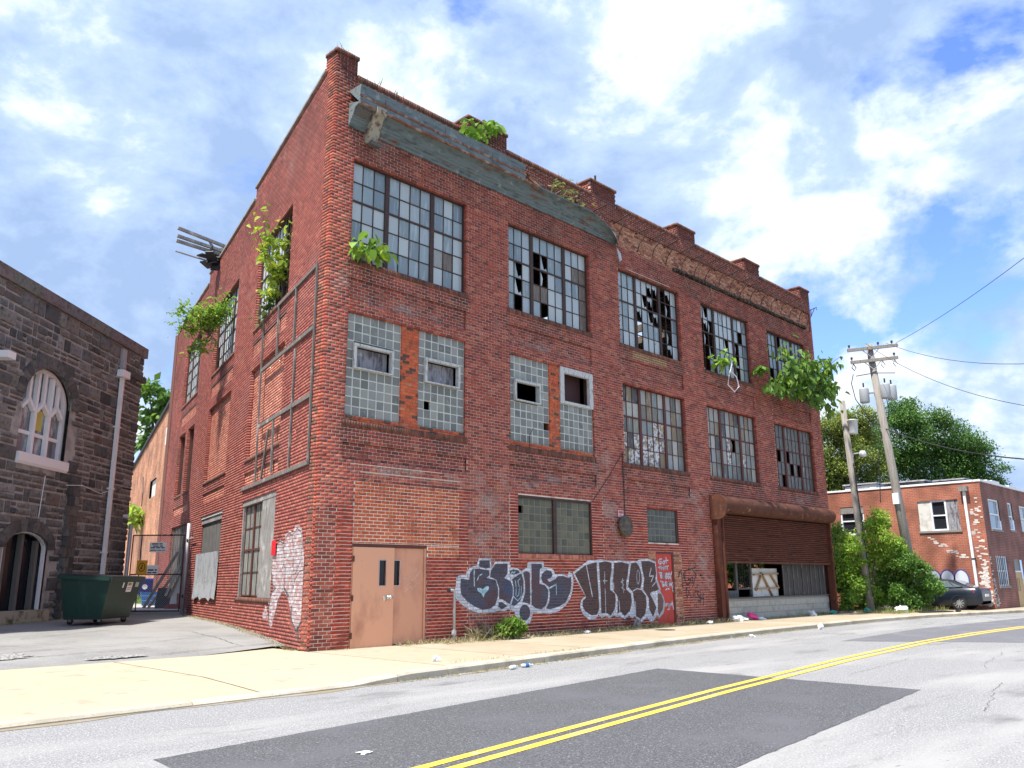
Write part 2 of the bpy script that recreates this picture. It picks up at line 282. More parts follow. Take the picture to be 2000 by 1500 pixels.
# kerb: single stones with open joints, dropped at the driveway
kerb = empty('kerb', (0, 0, 0)); tag(kerb, kind='structure')
def kerb_pt(x): return Vector((x, poly_at(CURB, x), 0))
x = -30.0
while x < 60:
    ln = random.choice((2.2, 2.6, 3.0)) if x > -1 else 3.2
    if -3.5 < x < -1: ln = 1.1
    x1 = x+ln-.012; k = MB(); n = 4; rows = []
    for i in range(n+1):
        xx = lerp(x, x1, i/n); p = kerb_pt(xx); h = curb_h(xx); nn = Vector((0.06, 1, 0)).normalized()
        rows.append([tuple(p+Vector((0, 0, ROADZ-.05))), tuple(p+Vector((0, 0, h-.035))), tuple(p+nn*.03+Vector((0, 0, h-.004))), tuple(p+nn*.16+Vector((0, 0, h+.004))), tuple(p+nn*.16+Vector((0, 0, ROADZ-.05)))])
    V = [p for r in rows for p in r]; F = []
    for i in range(n):
        for j in range(4): a = i*5+j; F.append((a, a+5, a+6, a+1))
    F += [(0, 1, 2, 3, 4), tuple(n*5+j for j in (4, 3, 2, 1, 0))]
    tint = random.uniform(.82, 1.12); k.add(V, F, (tint, tint*.98, tint*.93))
    k.build('kerb_stone', m_kerb, kerb); x += ln
# gutter dirt along the kerb foot
k = MB(); m_gut = mat('gutter_dirt', (.24, .195, .125), .95, noise=[(3, 6, .45, .65, (.28, .26, .24), U)])
xx = -14.0
while xx < 40:
    w0 = .10+.06*math.sin(xx*1.7)+.04*math.sin(xx*4.1); w1 = .10+.06*math.sin((xx+.3)*1.7)+.04*math.sin((xx+.3)*4.1); a = kerb_pt(xx); b = kerb_pt(xx+.3)
    k.quad((a.x, a.y-w0, ROADZ+.004), (b.x, b.y-w1, ROADZ+.004), (b.x, b.y+.01, ROADZ+.006), (a.x, a.y+.01, ROADZ+.006)); xx += .3
k.build('gutter_dirt', m_gut, kerb)
# pavement: separate slabs
BACK = [(-30, .4), (-5.2, .70), (-1.7, .80), (0.2, 1.7), (0.25, .06), (24.1, .06), (24.2, 3.0), (60, 3.0)]
def back_y(x):
    if x < -1.7: return lerp(.4, .80, (x+30)/28.3)
    if x < 0.0: return lerp(.80, 1.35, (x+1.7)/1.7)
    return .35 if x < 24.1 else 2.2
pav = empty('pavement'); tag(pav, kind='structure')
joints = [-30, -24, -18, -13.4, -8.3, -3.4, 0.0, 2.1, 4.3, 6.6, 8.1, 10.2, 12.4, 14.6, 16.9, 19.0, 21.2, 24.1, 26, 28.4, 31, 34, 38, 44, 52, 60]
for a, b in zip(joints, joints[1:]):
    k = MB(); g = .012; nx = 6; ny = 6; V = []
    for i in range(nx+1):
        xx = lerp(a+g, b-g, i/nx); y0 = poly_at(CURB, xx)+.17; y1 = back_y(lerp(a+g, b-g, min(max(i/nx, .001), .999)))
        for j in range(ny+1):
            t = j/ny; yy = lerp(y0, y1, t); z = curb_h(xx)*max(0, 1-(yy-y0)/1.6); V.append((xx, yy, z+.004 if 0 else z))
    F = [(i*(ny+1)+j, (i+1)*(ny+1)+j, (i+1)*(ny+1)+j+1, i*(ny+1)+j+1) for i in range(nx) for j in range(ny)]
    t = random.uniform(.95, 1.05)*(1.0 if a < 0 else (.80 if a > 2 else .9)); k.add(V, F, (t, t*.985, t*.96)); k.build('paving_slab', m_walk, pav)
k = MB()
for i in range(90):
    xa, xb = -30+i, -29+i; ya, yb = poly_at(CURB, xa)+.12, poly_at(CURB, xb)+.12; k.quad((xa, ya, curb_h(xa)-.03), (xb, yb, curb_h(xb)-.03), (xb, back_y(xb)-.02 if xb < 24 else 2.1, -.02), (xa, back_y(xa)-.02 if xa < 24 else 2.1, -.02))
k.build('slab_bed', m_crack, pav)
# lot beside the building
V = []; nx, ny = 40, 30; k = MB()
for i in range(nx+1):
    for j in range(ny+1):
        xx = lerp(-30, 4.2, i/nx); yb = back_y(min(xx, -.01)) if xx < 0 else 1.35; yy = lerp(yb+.01, 14.6, (j/ny)**1.3); V.append((xx, yy, lot_z(xx, yy)+.012*math.sin(xx*1.3+yy*.7)*(1 if j > 2 else 0)))
k.add(V, [(i*(ny+1)+j, (i+1)*(ny+1)+j, (i+1)*(ny+1)+j+1, i*(ny+1)+j+1) for i in range(nx) for j in range(ny)])
lot = tag(k.build('asphalt_lot', m_lot), kind='structure')
lz = lambda x, y: lot_z(x, y)+.018
for p, q, w in [((-6, 1.5), (-2.2, 2.2), .03), ((-4.5, 2.6), (-.5, 3.4), .025), ((-3.5, 1.1), (.2, 1.7), .03), ((-2.4, 4.2), (1.2, 3.2), .02), ((-5, 4.4), (-1.5, 6.5), .025), ((-.6, 1.6), (-.2, 5), .02), ((-7.5, 3), (-3, 3.9), .03)]: crack(p, q, w, lz, lot)
m_rubble = mat('broken_pale_asphalt', (.36, .35, .33), .95, noise=[(18, 5, .46, .58, (.07, .07, .065), U)], bump=(25, 1.0))
def blob_sheet(name, cx, cy, rx, ry, zf, m, parent, n=26):
    P = []; 
    for i in range(n):
        a = 2*math.pi*i/n; r = random.uniform(.65, 1.1); P.append((cx+rx*r*math.cos(a), cy+ry*r*math.sin(a)))
    k = MB(); k.add([(cx, cy, zf(cx, cy))]+[(a, b, zf(a, b)) for a, b in P], [(0, i+1, (i+1) % n+1) for i in range(n)]); return k.build(name, m, parent)
blob_sheet('broken_patch', -5.0, 2.0, .75, .42, lambda x, y: lz(x, y)+.006, m_rubble, lot); blob_sheet('broken_patch', -3.25, 1.15, .6, .16, lambda x, y: lz(x, y)+.006, m_rubble, lot)
# raised concrete yard behind the gate
def pad_z(x, y): return .44+.006*max(0, (x*.7+y*.7)-13)
yd = Vector((-.705, .71, 0)); F0 = Vector((3.47, 13.28, 0))
k = MB(); A = F0-yd*.5; B = F0+yd*4.5; bk = Vector((.26, .966, 0))
V = []
for i in range(9):
    for j in range(14):
        p = A.lerp(B, i/8)+bk*(.12+(j/13)**1.5*60); V.append((p.x, p.y, pad_z(p.x, p.y)))
k.add(V, [(i*14+j, i*14+j+1, (i+1)*14+j+1, (i+1)*14+j) for i in range(8) for j in range(13)])
k.add([(A.x+.03, A.y+.12, .2), (B.x+.03, B.y+.12, .2), (B.x+.03, B.y+.12, pad_z(B.x, B.y)), (A.x+.03, A.y+.12, pad_z(A.x, A.y))], [(0, 1, 2, 3)])
tag(k.build('concrete_yard', m_pad), kind='structure')

# ---------------------------------------------------------------- brickwork
CH, BL, JT = 0.0745, 0.203, 0.0095           # course height, brick pitch, joint
AN = 0.26197; SD = Vector((math.sin(AN), math.cos(AN), 0)); SN = Vector((-math.cos(AN), math.sin(AN), 0)); S0 = Vector((0, .3325, 0))
def T_front(u, o, z): return (u, -o, z)
def T_side(u, o, z): p = S0+SD*u+SN*o; return (p.x, p.y, z)
def T_x(x0, sgn=-1): return lambda u, o, z: (x0+sgn*o, u, z)
PAL = {  # base colours of single bricks: (colour, weight)
 'main': [((.225, .060, .045), 5), ((.19, .050, .040), 4), ((.25, .078, .055), 3), ((.155, .045, .038), 2), ((.115, .042, .036), .7), ((.27, .105, .075), 1)],
 'upper': [((.150, .042, .036), 5), ((.125, .038, .034), 4), ((.175, .052, .042), 3), ((.095, .034, .031), 2), ((.20, .068, .05), 1)],
 'quoin': [((.17, .055, .044), 4), ((.20, .062, .046), 3), ((.11, .048, .040), 2.5), ((.075, .045, .040), 1), ((.22, .085, .06), 1.5)],
 'infill': [((.30, .072, .040), 4), ((.27, .062, .038), 4), ((.235, .052, .034), 2), ((.33, .090, .045), 1.5)],
 'deep': [((.205, .036, .026), 4), ((.175, .030, .024), 3), ((.235, .046, .030), 2.5), ((.14, .027, .023), 1)],
 'orange': [((.42, .105, .045), 4), ((.37, .088, .042), 3), ((.30, .072, .042), 2), ((.10, .055, .045), 1.6), ((.33, .14, .085), 1)],
 'tan': [((.40, .20, .105), 4), ((.45, .25, .14), 3), ((.34, .145, .075), 3), ((.22, .09, .055), 2), ((.48, .31, .19), 1)],
 'side': [((.235, .068, .056), 5), ((.21, .058, .050), 4), ((.265, .084, .066), 3), ((.175, .052, .045), 1.5)],
 'sidepale': [((.30, .13, .10), 4), ((.25, .10, .08), 3), ((.34, .16, .12), 2)],
 'dirty': [((.10, .055, .045), 4), ((.075, .045, .038), 3), ((.13, .062, .048), 2)],
 'yellow': [((.17, .095, .05), 1)],
}
MORT = {'main': (.70, .56, .47), 'upper': (.64, .51, .43), 'quoin': (.76, .67, .55), 'infill': (.84, .79, .64), 'deep': (.78, .62, .52), 'orange': (.42, .26, .18), 'tan': (.36, .25, .18), 'side': (.24, .14, .125), 'sidepale': (.74, .63, .55), 'dirty': (.12, .09, .075), 'yellow': (.66, .58, .36)}
PAL = {k_: [((min(.66, c[0]*{'side': 1.48, 'infill': 1.85, 'deep': 1.8, 'tan': 1.25}.get(k_, 1.72)), c[1]*{'side': 1.52, 'infill': 1.72, 'deep': 1.6, 'tan': 1.12}.get(k_, 1.44), c[2]*(1.42 if k_ == 'side' else 1.26)), w) for c, w in v] for k_, v in PAL.items()}
JH = {'infill': .017, 'quoin': .014, 'deep': .0155, 'side': .0125, 'sidepale': .017, 'orange': .011, 'tan': .011, 'yellow': .02}   # bed joints
JV = {'infill': .017, 'quoin': .014, 'deep': .006, 'side': .006, 'sidepale': .015, 'yellow': .02}                                  # head joints
class Bricks:
    def __init__(s): s.full = []; s.rows = []       # (T-id, u0,u1,z0,z1, off, depth, colour)
    def field(s, T, u0, u1, z0, z1, holes=(), pal='main', off=0.0, depth=.095, phase=0, tint=None, course0=None):
        P = [c for c, _ in PAL[pal]]; W = [w for _, w in PAL[pal]]; jh = JH.get(pal, .0125); jv = JV.get(pal, .0165)
        i0 = int(math.floor(z0/CH+.02)); i1 = int(math.ceil(z1/CH-.02))
        for i in range(i0, i1):
            za = max(i*CH, z0)+jh/2; zb = min((i+1)*CH, z1)-jh/2
            if zb-za < .010: continue
            zm = (za+zb)/2; iv = [(u0, u1)]
            for (a, b, c, d) in holes:
                if c-.012 < zm < d+.012:
                    nv = []
                    for (p, q) in iv:
                        if b <= p or a >= q: nv.append((p, q)); continue
                        if a-p > .02: nv.append((p, a))
                        if q-b > .02: nv.append((b, q))
                    iv = nv
            sh = (i % 2)*BL/2+phase
            for (p, q) in iv:
                k = math.floor((p-sh)/BL)
                while True:
                    a = max(sh+k*BL, p); b = min(sh+(k+1)*BL, q); k += 1
                    if a >= q-1e-6: break
                    if b-a < .028: continue
                    ja = jv/2 if a > p+1e-6 else .0015; jb = jv/2 if b < q-1e-6 else .0015
                    c = random.choices(P, W)[0]; t = random.uniform(.84, 1.16); c = (c[0]*t, c[1]*t, c[2]*t)
                    if tint: c = tint((a+b)/2, zm, c)
                    s.rows.append((T, a+ja, b-jb, za, zb, off+random.uniform(-.0018, .0018), depth, c)) ; s.full += [len(s.rows)-1] if b-a > BL-1e-4 and zb-za > CH-jh-1e-4 else []
    def rowlock(s, T, u0, u1, z0, z1, off, pal='dirty', depth=.12, step=.072):
        P = [c for c, _ in PAL[pal]]; n = max(1, round((u1-u0)/step)); w = (u1-u0)/n
        for i in range(n):
            c = random.choice(P); t = random.uniform(.8, 1.2); s.rows.append((T, u0+i*w+.004, u0+(i+1)*w-.004, z0, z1, off+random.uniform(-.004, .004), depth, (c[0]*t, c[1]*t, c[2]*t)))
    def build(s, name, parent, single=0, pick=None, spar=None):
        """all bricks as one mesh, except `single` whole ones nearest to `pick`, which become objects of their own"""
        rows = s.rows; ids = set()
        if single:
            full = list(s.full)
            pk = Vector(pick); full.sort(key=lambda i: (Vector(rows[i][0]((rows[i][1]+rows[i][2])/2, 0, rows[i][3]))-pk).length); ids = set(full[:single])
            protos = {}
            for i in ids:
                T, a, b, z0, z1, off, dep, c = rows[i]; key = (id(T), round(b-a, 3), round(z1-z0, 3), round(c[0]*12), round(c[1]*20))
                if key not in protos:
                    k = MB(); w = (b-a)/2; h = (z1-z0)/2; e = .003; o = Vector(T(0, 0, 0)); ux = Vector(T(1, 0, 0))-o; ox = Vector(T(0, 1, 0))-o; zv = Vector((0, 0, 1))
                    f = lambda u, q, z: ux*u+ox*q+zv*z
                    V = [f(-w+e, 0, -h+e), f(w-e, 0, -h+e), f(w-e, 0, h-e), f(-w+e, 0, h-e), f(-w, -e, -h), f(w, -e, -h), f(w, -e, h), f(-w, -e, h), f(-w, -dep, -h), f(w, -dep, -h), f(w, -dep, h), f(-w, -dep, h)]
                    F = [(0, 1, 2, 3)]+[(j+4, (j+1) % 4+4, (j+1) % 4, j) for j in range(4)]+[(j+8, (j+1) % 4+8, (j+1) % 4+4, j+4) for j in range(4)]
                    k.add(V, F if T is not T_side else [q[::-1] for q in F], c); o2 = k.build('brick', m_brick, spar); protos[key] = o2.data; ob = o2
                else: ob = link('brick', protos[key], None, spar)
                ob.location = T((a+b)/2, off, (z0+z1)/2)
        rest = [r for i, r in enumerate(rows) if i not in ids]; n = len(rest)
        V = np.zeros((n, 8, 3), np.float32); cols = np.zeros((n, 5, 3), np.float32)
        for i, (T, a, b, z0, z1, off, dep, c) in enumerate(rest):
            V[i, 0] = T(a, off, z0); V[i, 1] = T(b, off, z0); V[i, 2] = T(b, off, z1); V[i, 3] = T(a, off, z1)
            V[i, 4] = T(a, off-dep, z0); V[i, 5] = T(b, off-dep, z0); V[i, 6] = T(b, off-dep, z1); V[i, 7] = T(a, off-dep, z1); cols[i] = c
        f = np.array([(0, 1, 2, 3), (4, 5, 1, 0), (5, 6, 2, 1), (6, 7, 3, 2), (7, 4, 0, 3)], np.int32)
        F = (np.arange(n, dtype=np.int32)[:, None, None]*8+f[None]).reshape(-1, 4)
        o = fast_mesh(name, V.reshape(-1, 3), F, cols.reshape(-1, 3), m_brick, parent); tag(o, kind='stuff'); return o
def core(T, u0, u1, zt, cells_z, holes, zones, base_pal, thick=.36, rec=.0075, z0=-.25, back=True):
    """the mortar wall behind the bricks: front sheet in cells (each zone its own depth and joint colour), reveals round the holes, back sheet"""
    us = sorted({u0, u1, *[h for q in holes for h in q[:2]], *[h for q in zones for h in q[:2]]}); us = [u for u in us if u0 <= u <= u1]
    zs = sorted({z0, *cells_z, *[h for q in holes for h in q[2:4]], *[h for q in zones for h in q[2:4]]}); k = MB(); kb = MB(); kr = MB()
    for a, b in zip(us, us[1:]):
        um = (a+b)/2; top = zt(um) if callable(zt) else zt
        for c, d in zip(zs, zs[1:]):
            zm = (c+d)/2
            if zm > top or b-a < 1e-6 or d-c < 1e-6: continue
            if any(h[0] < um < h[1] and h[2] < zm < h[3] for h in holes): continue
            dep, pal = 0.0, base_pal(um, zm) if callable(base_pal) else base_pal
            for q in zones:
                if q[0] < um < q[1] and q[2] < zm < q[3]: dep, pal = q[4], q[5]
            o = -rec-dep; k.quad(T(a, o, c), T(b, o, c), T(b, o, d), T(a, o, d), MORT[pal])
            if back: kb.quad(T(b, -thick, c), T(a, -thick, c), T(a, -thick, d), T(b, -thick, d))
    kr = []
    for (a, b, c, d) in holes:
        e = .004; a -= e; b += e; d += e; c -= e; kq = MB(); kr.append(kq)
        kq.quad(T(a, -.03, c), T(a, -thick, c), T(a, -thick, d), T(a, -.03, d)); kq.quad(T(b, -thick, c), T(b, -.03, c), T(b, -.03, d), T(b, -thick, d))
        kq.quad(T(a, -.03, d), T(a, -thick, d), T(b, -thick, d), T(b, -.03, d)); kq.quad(T(a, -thick, c), T(a, -.03, c), T(b, -.03, c), T(b, -thick, c))
    return k, kb, kr

# ---------------------------------------------------------------- the brick factory
FAC = empty('brick_factory'); tag(FAC, 'abandoned three-storey red brick factory with broken steel windows and graffiti', 'building')
BAY = [(0.59, 4.09), (5.62, 9.04), (10.47, 13.83), (15.19, 18.53), (19.92, 23.16)]
LEN = 24.03; PZ = 13.03
W3 = [(a, b, 8.42, 10.88) for a, b in BAY]
W2 = [(a, b, 4.72, 7.17) for a, b in BAY[2:]]
GB = [(.60, 2.11, 4.84, 7.17), (2.62, 4.08, 4.84, 7.17), (5.65, 7.20, 4.86, 7.17), (7.62, 9.06, 4.86, 7.17)]
DOOR = (.93, 2.95, -.25, 2.12); GWIN = (5.91, 8.84, 2.0, 3.47); SWIN = (11.45, 13.08, 2.42, 3.45); RDOOR = (11.79, 12.73, -.25, 2.16); SHUT = (15.28, 23.62, -.25, 3.66)
HOLES = W3+W2+GB+[DOOR, GWIN, SWIN, RDOOR, SHUT]
ZONES = []                        # (u0,u1,z0,z1, recess, palette)
for a, b in BAY: ZONES.append((a, b, 7.45, 7.9715, .045, 'main'))
for a, b in BAY[:3]: ZONES.append((a, b+.05, 3.874, 4.2465, .045, 'main'))
ZONES += [(.94, 3.92, 2.12, 3.427, .002, 'infill'), (2.95, 3.92, 1.8625, 2.12, .002, 'infill'), (2.95, 4.2, -.25, 1.8625, .001, 'deep'), (3.92, 4.2, 1.8625, 3.427, .001, 'deep'), (.52, .93, -.25, 2.9055, .001, 'deep'),
          (5.6, 9.32, -.25, 3.5015, .002, 'deep'), (10.42, 11.40, -.25, 3.5015, .002, 'deep'), (13.16, 13.52, -.25, 3.5015, .002, 'deep'), (11.40, 13.16, 2.16, 3.5015, .002, 'deep'),
          (11.40, 11.79, -.25, 2.16, .001, 'tan'), (12.73, 13.16, -.25, 2.16, .001, 'tan'),
          (2.11, 2.62, 4.72, 7.17, .03, 'orange'), (7.20, 7.62, 4.72, 7.17, .03, 'orange'), (.6, 2.11, 4.72, 4.84, .03, 'orange'), (2.62, 4.08, 4.72, 4.84, .03, 'orange'), (5.65, 7.20, 4.72, 4.86, .03, 'orange'), (7.62, 9.06, 4.72, 4.86, .03, 'orange'),
          (10.2, 23.9, 11.622, 12.4415, .05, 'tan'), (11.05, 12.92, 8.046, 8.2695, .0, 'yellow')]
def wob(u, z, s=1.0): return .5+.25*math.sin(u*2.1*s+z*1.3*s+1.0)+.25*math.sin(u*.9*s-z*2.7*s+2.2)+.2*math.sin(u*5.3*s+z*4.9*s)
PALE = [(4.75, 3.25, .75, .75), (4.9, 2.3, .6, .8), (4.5, .6, .35, .7), (2.5, 3.72, 2.0, .16), (9.7, 3.2, .55, .9), (5.4, 3.75, 1.4, .22), (9.4, 4.5, .5, .5), (.45, 7.9, .25, .35), (14.2, 3.7, 1.0, .5), (7.5, 3.95, 1.8, .16), (2.4, 7.55, 1.9, .14), (7.2, 7.55, 1.8, .14), (14.4, 1.8, .5, 1.1), (10.0, 1.6, .35, 1.3), (22.0, 4.3, 1.5, .3)]
def tint_front(u, z, c):
    e = 0.0
    for (pu, pz, ru, rz) in PALE: e = max(e, math.exp(-((u-pu)/ru)**2-((z-pz)/rz)**2))
    e = max(0, e*1.3*wob(u, z, 3.1)-.22+random.uniform(-.25, .25))*.75; e = min(max(e, 0), .7)
    c = tuple(lerp(a, b, e) for a, b in zip(c, (.40, .285, .25)))
    g = 0.0
    for a, b in BAY:
        if a-.15 < u < b+.15:
            for zs in (8.30, 4.6):
                if zs-1.0 < z < zs: g = max(g, (1-(zs-z)/1.0)*.75*wob(u, z*.3, 2.2))
    if z > 10.9: g = max(g, .28+.35*(wob(u, z, 1.1)-.4))
    if z > 12.4: g = max(g, .5)
    if z < .35: g = max(g, .35*(1-z/.35))
    g = min(max(g+random.uniform(-.06, .06), 0), .7)
    return tuple(lerp(a, b, g) for a, b in zip(c, (.060, .030, .027)))
BK = Bricks()
zr = [q[:4] for q in ZONES]
BK.field(T_front, .0, LEN, 0, 12.8885, HOLES+zr, 'main', tint=tint_front)
for q in ZONES:
    BK.field(T_front, q[0], q[1], max(q[2], 0), q[3], HOLES, q[5], off=-q[4], depth=.07, phase=random.uniform(0, .2), tint=tint_front if q[5] in ('main', 'deep') else None)
for a, b, c, d in W3+W2: BK.rowlock(T_front, a-.06, b+.06, c-.13, c-.005, .022)
for (a, b) in BAY[:2]: BK.rowlock(T_front, a-.04, b+.06, 4.59, 4.715, .022)
BK.rowlock(T_front, GWIN[0]-.02, GWIN[1]+.02, 1.88, 1.995, .012, 'sidepale')
PIERS = [(0.0, .58), (4.12, 5.57), (9.23, 10.48), (13.96, 15.08), (18.54, 19.71), (23.16, LEN)]
SPANS = [(a[1], b[0]) for a, b in zip(PIERS, PIERS[1:])]
for a, b in SPANS: BK.rowlock(T_front, a, b, 12.893, PZ, .025, 'dirty')
k = MB()
for i, (a, b) in enumerate(PIERS):
    BK.field(T_front, a, b, 12.8885, 13.41, (), 'upper', tint=tint_front); BK.rowlock(T_front, a-.03, b+.03, 13.412, 13.50, .035, 'dirty')
    pd = .62 if i else .45
    if i: BK.field(T_x(a), .10, pd, 12.9630, 13.41, (), 'upper', depth=.09)
    BK.rowlock(T_x(a), .0, pd, 13.412, 13.50, .035, 'dirty')
    k = MB(); k.box(a+.012, b-.012, .012, pd-.01, 12.9 if i else 13.06, 13.49, MORT['upper']); k.build('pier_core', m_mortar, FAC)
BK.field(T_x(0.0), .099, .3325, 0, 13.08, (), 'quoin', depth=.09); BK.field(T_x(0.0), .099, .45, 13.0375, 13.41, (), 'quoin', depth=.09)
c1, c2, c3 = core(T_front, 0.012, LEN-.012, PZ-.02, (0, 8.2, 10.9, PZ-.02), HOLES, ZONES, lambda u, z: 'quoin' if u < .5 and z < 10.9 else ('upper' if z > 8.2 else 'main'))
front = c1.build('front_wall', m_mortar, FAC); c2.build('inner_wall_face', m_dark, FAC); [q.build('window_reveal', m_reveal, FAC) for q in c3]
BK.build('brick_courses', front, single=190, pick=(1.0, 0, .9), spar=front)
k = MB(); k.quad((.012, .095, -.2), (.012, .34, -.2), (.012, .34, 13.4), (.012, .095, 13.4), MORT['quoin']); k.build('corner_pier_core', m_mortar, FAC); k = MB(); k.box(.6, LEN-.02, .36, .5, 12.2, PZ-.02, MORT['upper']); k.build('parapet_back', m_mortar, FAC)

# side wall
SB = [(2.56, 6.05), (8.66, 12.15), (14.92, 18.40)]
SW3 = [(a, b, 8.31, 10.72) for a, b in SB]; SW2 = [(a, b, 4.60, 7.10) for a, b in SB[:2]]; SP2 = [(14.92, 16.35, 4.65, 7.08), (16.85, 18.40, 4.65, 7.08)]
SW1 = [(a, b, .97, 3.45) for a, b in SB]; SLEN = 21.4
def side_top(h): return 13.08 if h < 7.03 else (12.70 if h < 14.2 else 12.28)
SH = SW3+SP2+SW1
SZ = [(*q, .10, 'sidepale') for q in SW2]+[(a, b, 7.47, 7.85, .03, 'sidepale') for a, b in SB]+[(a, b, 3.85, 4.19, .03, 'sidepale') for a, b in SB]
def tint_side(u, z, c):
    g = 0
    for a, b in SB:
        if a-.1 < u < b+.1:
            for zs in (8.2, 4.5):
                if zs-.9 < z < zs: g = max(g, (1-(zs-z)/.9)*.6*wob(u, z*.3, 2))
    if z > 11: g = max(g, .22+.3*(wob(u, z)-.4))
    g = max(g, .5*max(0, (u-9)/14)*wob(u, z, .8)); g = min(max(g+random.uniform(-.05, .05), 0), .65)
    e = max(0, wob(u*.8, z*.9, .7)-.55)*.5 if u < 9 else 0
    c = tuple(lerp(a, b, e) for a, b in zip(c, (.33, .15, .13)))
    return tuple(lerp(a, b, g) for a, b in zip(c, (.075, .036, .035)))
BS = Bricks(); szr = [q[:4] for q in SZ]
for a, b, top in ((0, 7.03, 13.08), (7.03, 14.2, 12.70), (14.2, SLEN, 12.28)): BS.field(T_side, a, b, 0.0, top, SH+szr, 'side', tint=tint_side)
for q in SZ: BS.field(T_side, *q[:4], SH, q[5], off=-q[4], depth=.05, phase=random.uniform(0, .2))
for a, b, c, d in SW3+SW2+SW1[:2]: BS.rowlock(T_side, a-.05, b+.05, c-.12, c-.005, .02)
for a, b, c, d in SP2: BS.rowlock(T_side, a-.02, b+.02, c-.1, c-.005, .02)
s1, s2, s3 = core(T_side, .0, SLEN, side_top, (0, 12.28, 12.70, 13.08), SH, [*SZ, (7.03, 7.031, 0, 1, 0, 'side'), (14.2, 14.201, 0, 1, 0, 'side')], 'side')
sidew = s1.build('side_wall', m_mortar, FAC); s2.build('inner_wall_face', m_dark, FAC); [q.build('window_reveal', m_reveal, FAC) for q in s3]
BS.build('brick_courses', sidew, single=110, pick=(.2, .5, 1.2), spar=sidew)
k = MB(); m_coping = mat('grey_stone_coping', (.30, .27, .24), .9, noise=[(3, 5, .5, .7, (.16, .13, .11), U)])
for a, b, z in ((.12, 7.05, 13.08), (7.05, 14.22, 12.70), (14.22, SLEN, 12.28)):
    n = int((b-a)/.9)
    for i in range(n): k = MB(); k.fbox(T_side, lerp(a, b, i/n)+.006, lerp(a, b, (i+1)/n)-.006, -.38, .05, z+.004, z+.07); k.build('coping_stone', m_coping, FAC)
k = MB()
for a, b, z in ((0, 7.03, 13.08), (7.03, 14.2, 12.70), (14.2, SLEN, 12.28)): k = MB(); k.fbox(T_side, a, b, -.37, -.3, 11.8, z); k.build('parapet_back', m_reveal, FAC)
k = MB()
k.box(LEN-.30, LEN-.013, .3, 21.2, 0, .95); k.box(LEN-.30, LEN-.013, .3, 2.9, .95, 2.75); k.box(LEN-.30, LEN-.013, 5.5, 21.2, .95, 2.75); k.box(LEN-.30, LEN-.013, .3, 21.2, 2.75, 12.9)
k.build('end_wall', m_reveal, FAC); k = MB(); k.box(5.5, LEN-.3, 20.9, 21.2, 0, 12.2); k.build('rear_wall', m_reveal, FAC)
def slab(name, z0, z1, m):
    P = [(.42, .37, z0), (LEN-.31, .37, z0), (LEN-.31, 20.9, z0), (5.95, 20.9, z0)]; k = MB(); k.prism(P, (0, 0, z1-z0)); return k.build(name, m, FAC)
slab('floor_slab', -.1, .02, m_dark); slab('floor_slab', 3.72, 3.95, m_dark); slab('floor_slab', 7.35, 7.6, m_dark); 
def roof_piece(P): k = MB(); k.prism([(x, y, 11.75) for x, y in P], (0, 0, .25)); return k.build('roof', m_dark, FAC)
roof_piece([(.42, .37), (LEN-.31, .37), (LEN-.31, 4.5), (1.5, 4.5)]); roof_piece([(1.5, 4.504), (14.6, 4.504), (14.2, 9), (15.0, 12.5), (3.7, 12.5)]); roof_piece([(20, 4.504), (LEN-.31, 4.504), (LEN-.31, 12.5), (19.2, 12.5), (20.4, 8)]); roof_piece([(3.7, 12.504), (LEN-.31, 12.504), (LEN-.31, 20.9), (5.95, 20.9)])
for i in range(15):
    xx = 2.2+i*1.45; k = MB(); k.box(xx-.06, xx+.06, .4, 12.5 if xx > 4 else 6, 11.45, 11.745); k.build('joist', m_joist, FAC)
for p, q in [((12.5, 6, 11.6), (13.6, 4.2, 7.7)), ((16.0, 7, 11.5), (17.3, 3.0, 8.0)), ((18.2, 6.5, 11.6), (16.8, 3.4, 7.7)), ((7.2, 4.5, 11.5), (8.8, 2.4, 7.8))]: k = MB(); k.bar(p, q, .14, .2); k.build('fallen_joist', m_joist, FAC)
k = MB()
for xx in (6.5, 12, 17, 22):
    for yy in (5, 11): k = MB(); k.box(xx-.2, xx+.2, yy-.2, yy+.2, .02, 11.75); k.build('column', m_dark, FAC)
k = MB(); k.box(14.0, 14.2, .4, 12, .02, 3.72); k.build('partition', m_dark, FAC)

# ---- steel windows with single panes
PANES = {}
def pane_obj(T, u, z, w, h, o, mtl, parent, shard=0):
    key = (id(T), round(w, 3), round(h, 3), mtl.name, shard)
    if key not in PANES:
        og = Vector(T(0, 0, 0)); ux = Vector(T(1, 0, 0))-og; ox = Vector(T(0, 1, 0))-og; f = lambda a, q, b: ux*a+ox*q+Vector((0, 0, b)); k = MB(); W, H = w/2, h/2
        if shard == 0: P = [(-W, -H), (W, -H), (W, H), (-W, H)]
        elif shard == 1: P = [(-W, -H), (W, -H), (W*.7, -H*.5), (W*.1, -H*.75), (-W*.35, H*.1), (-W*.7, H)]
        elif shard == 2: P = [(W, H), (-W, H), (-W*.8, H*.5), (-W*.2, H*.3), (W*.25, H*.62), (W*.6, -H*.4)]
        else: P = [(-W, H), (-W, -H), (-W*.5, -H*.8), (-W*.25, H*.1), (-W*.6, H*.6)]
        k.prism([f(a, .003, b) for a, b in P], ox*-.006); PANES[key] = k.build('pane', mtl, parent); ob = PANES[key]; 
        ob.location = T(u, o, z); ob.rotation_euler = (random.uniform(-.012, .012), random.uniform(-.004, .004), random.uniform(-.014, .014)); return ob
    ob = link('pane', PANES[key].data, None, parent); ob.location = T(u, o, z); ob.rotation_euler = (random.uniform(-.012, .012), random.uniform(-.004, .004), random.uniform(-.014, .014)); return ob
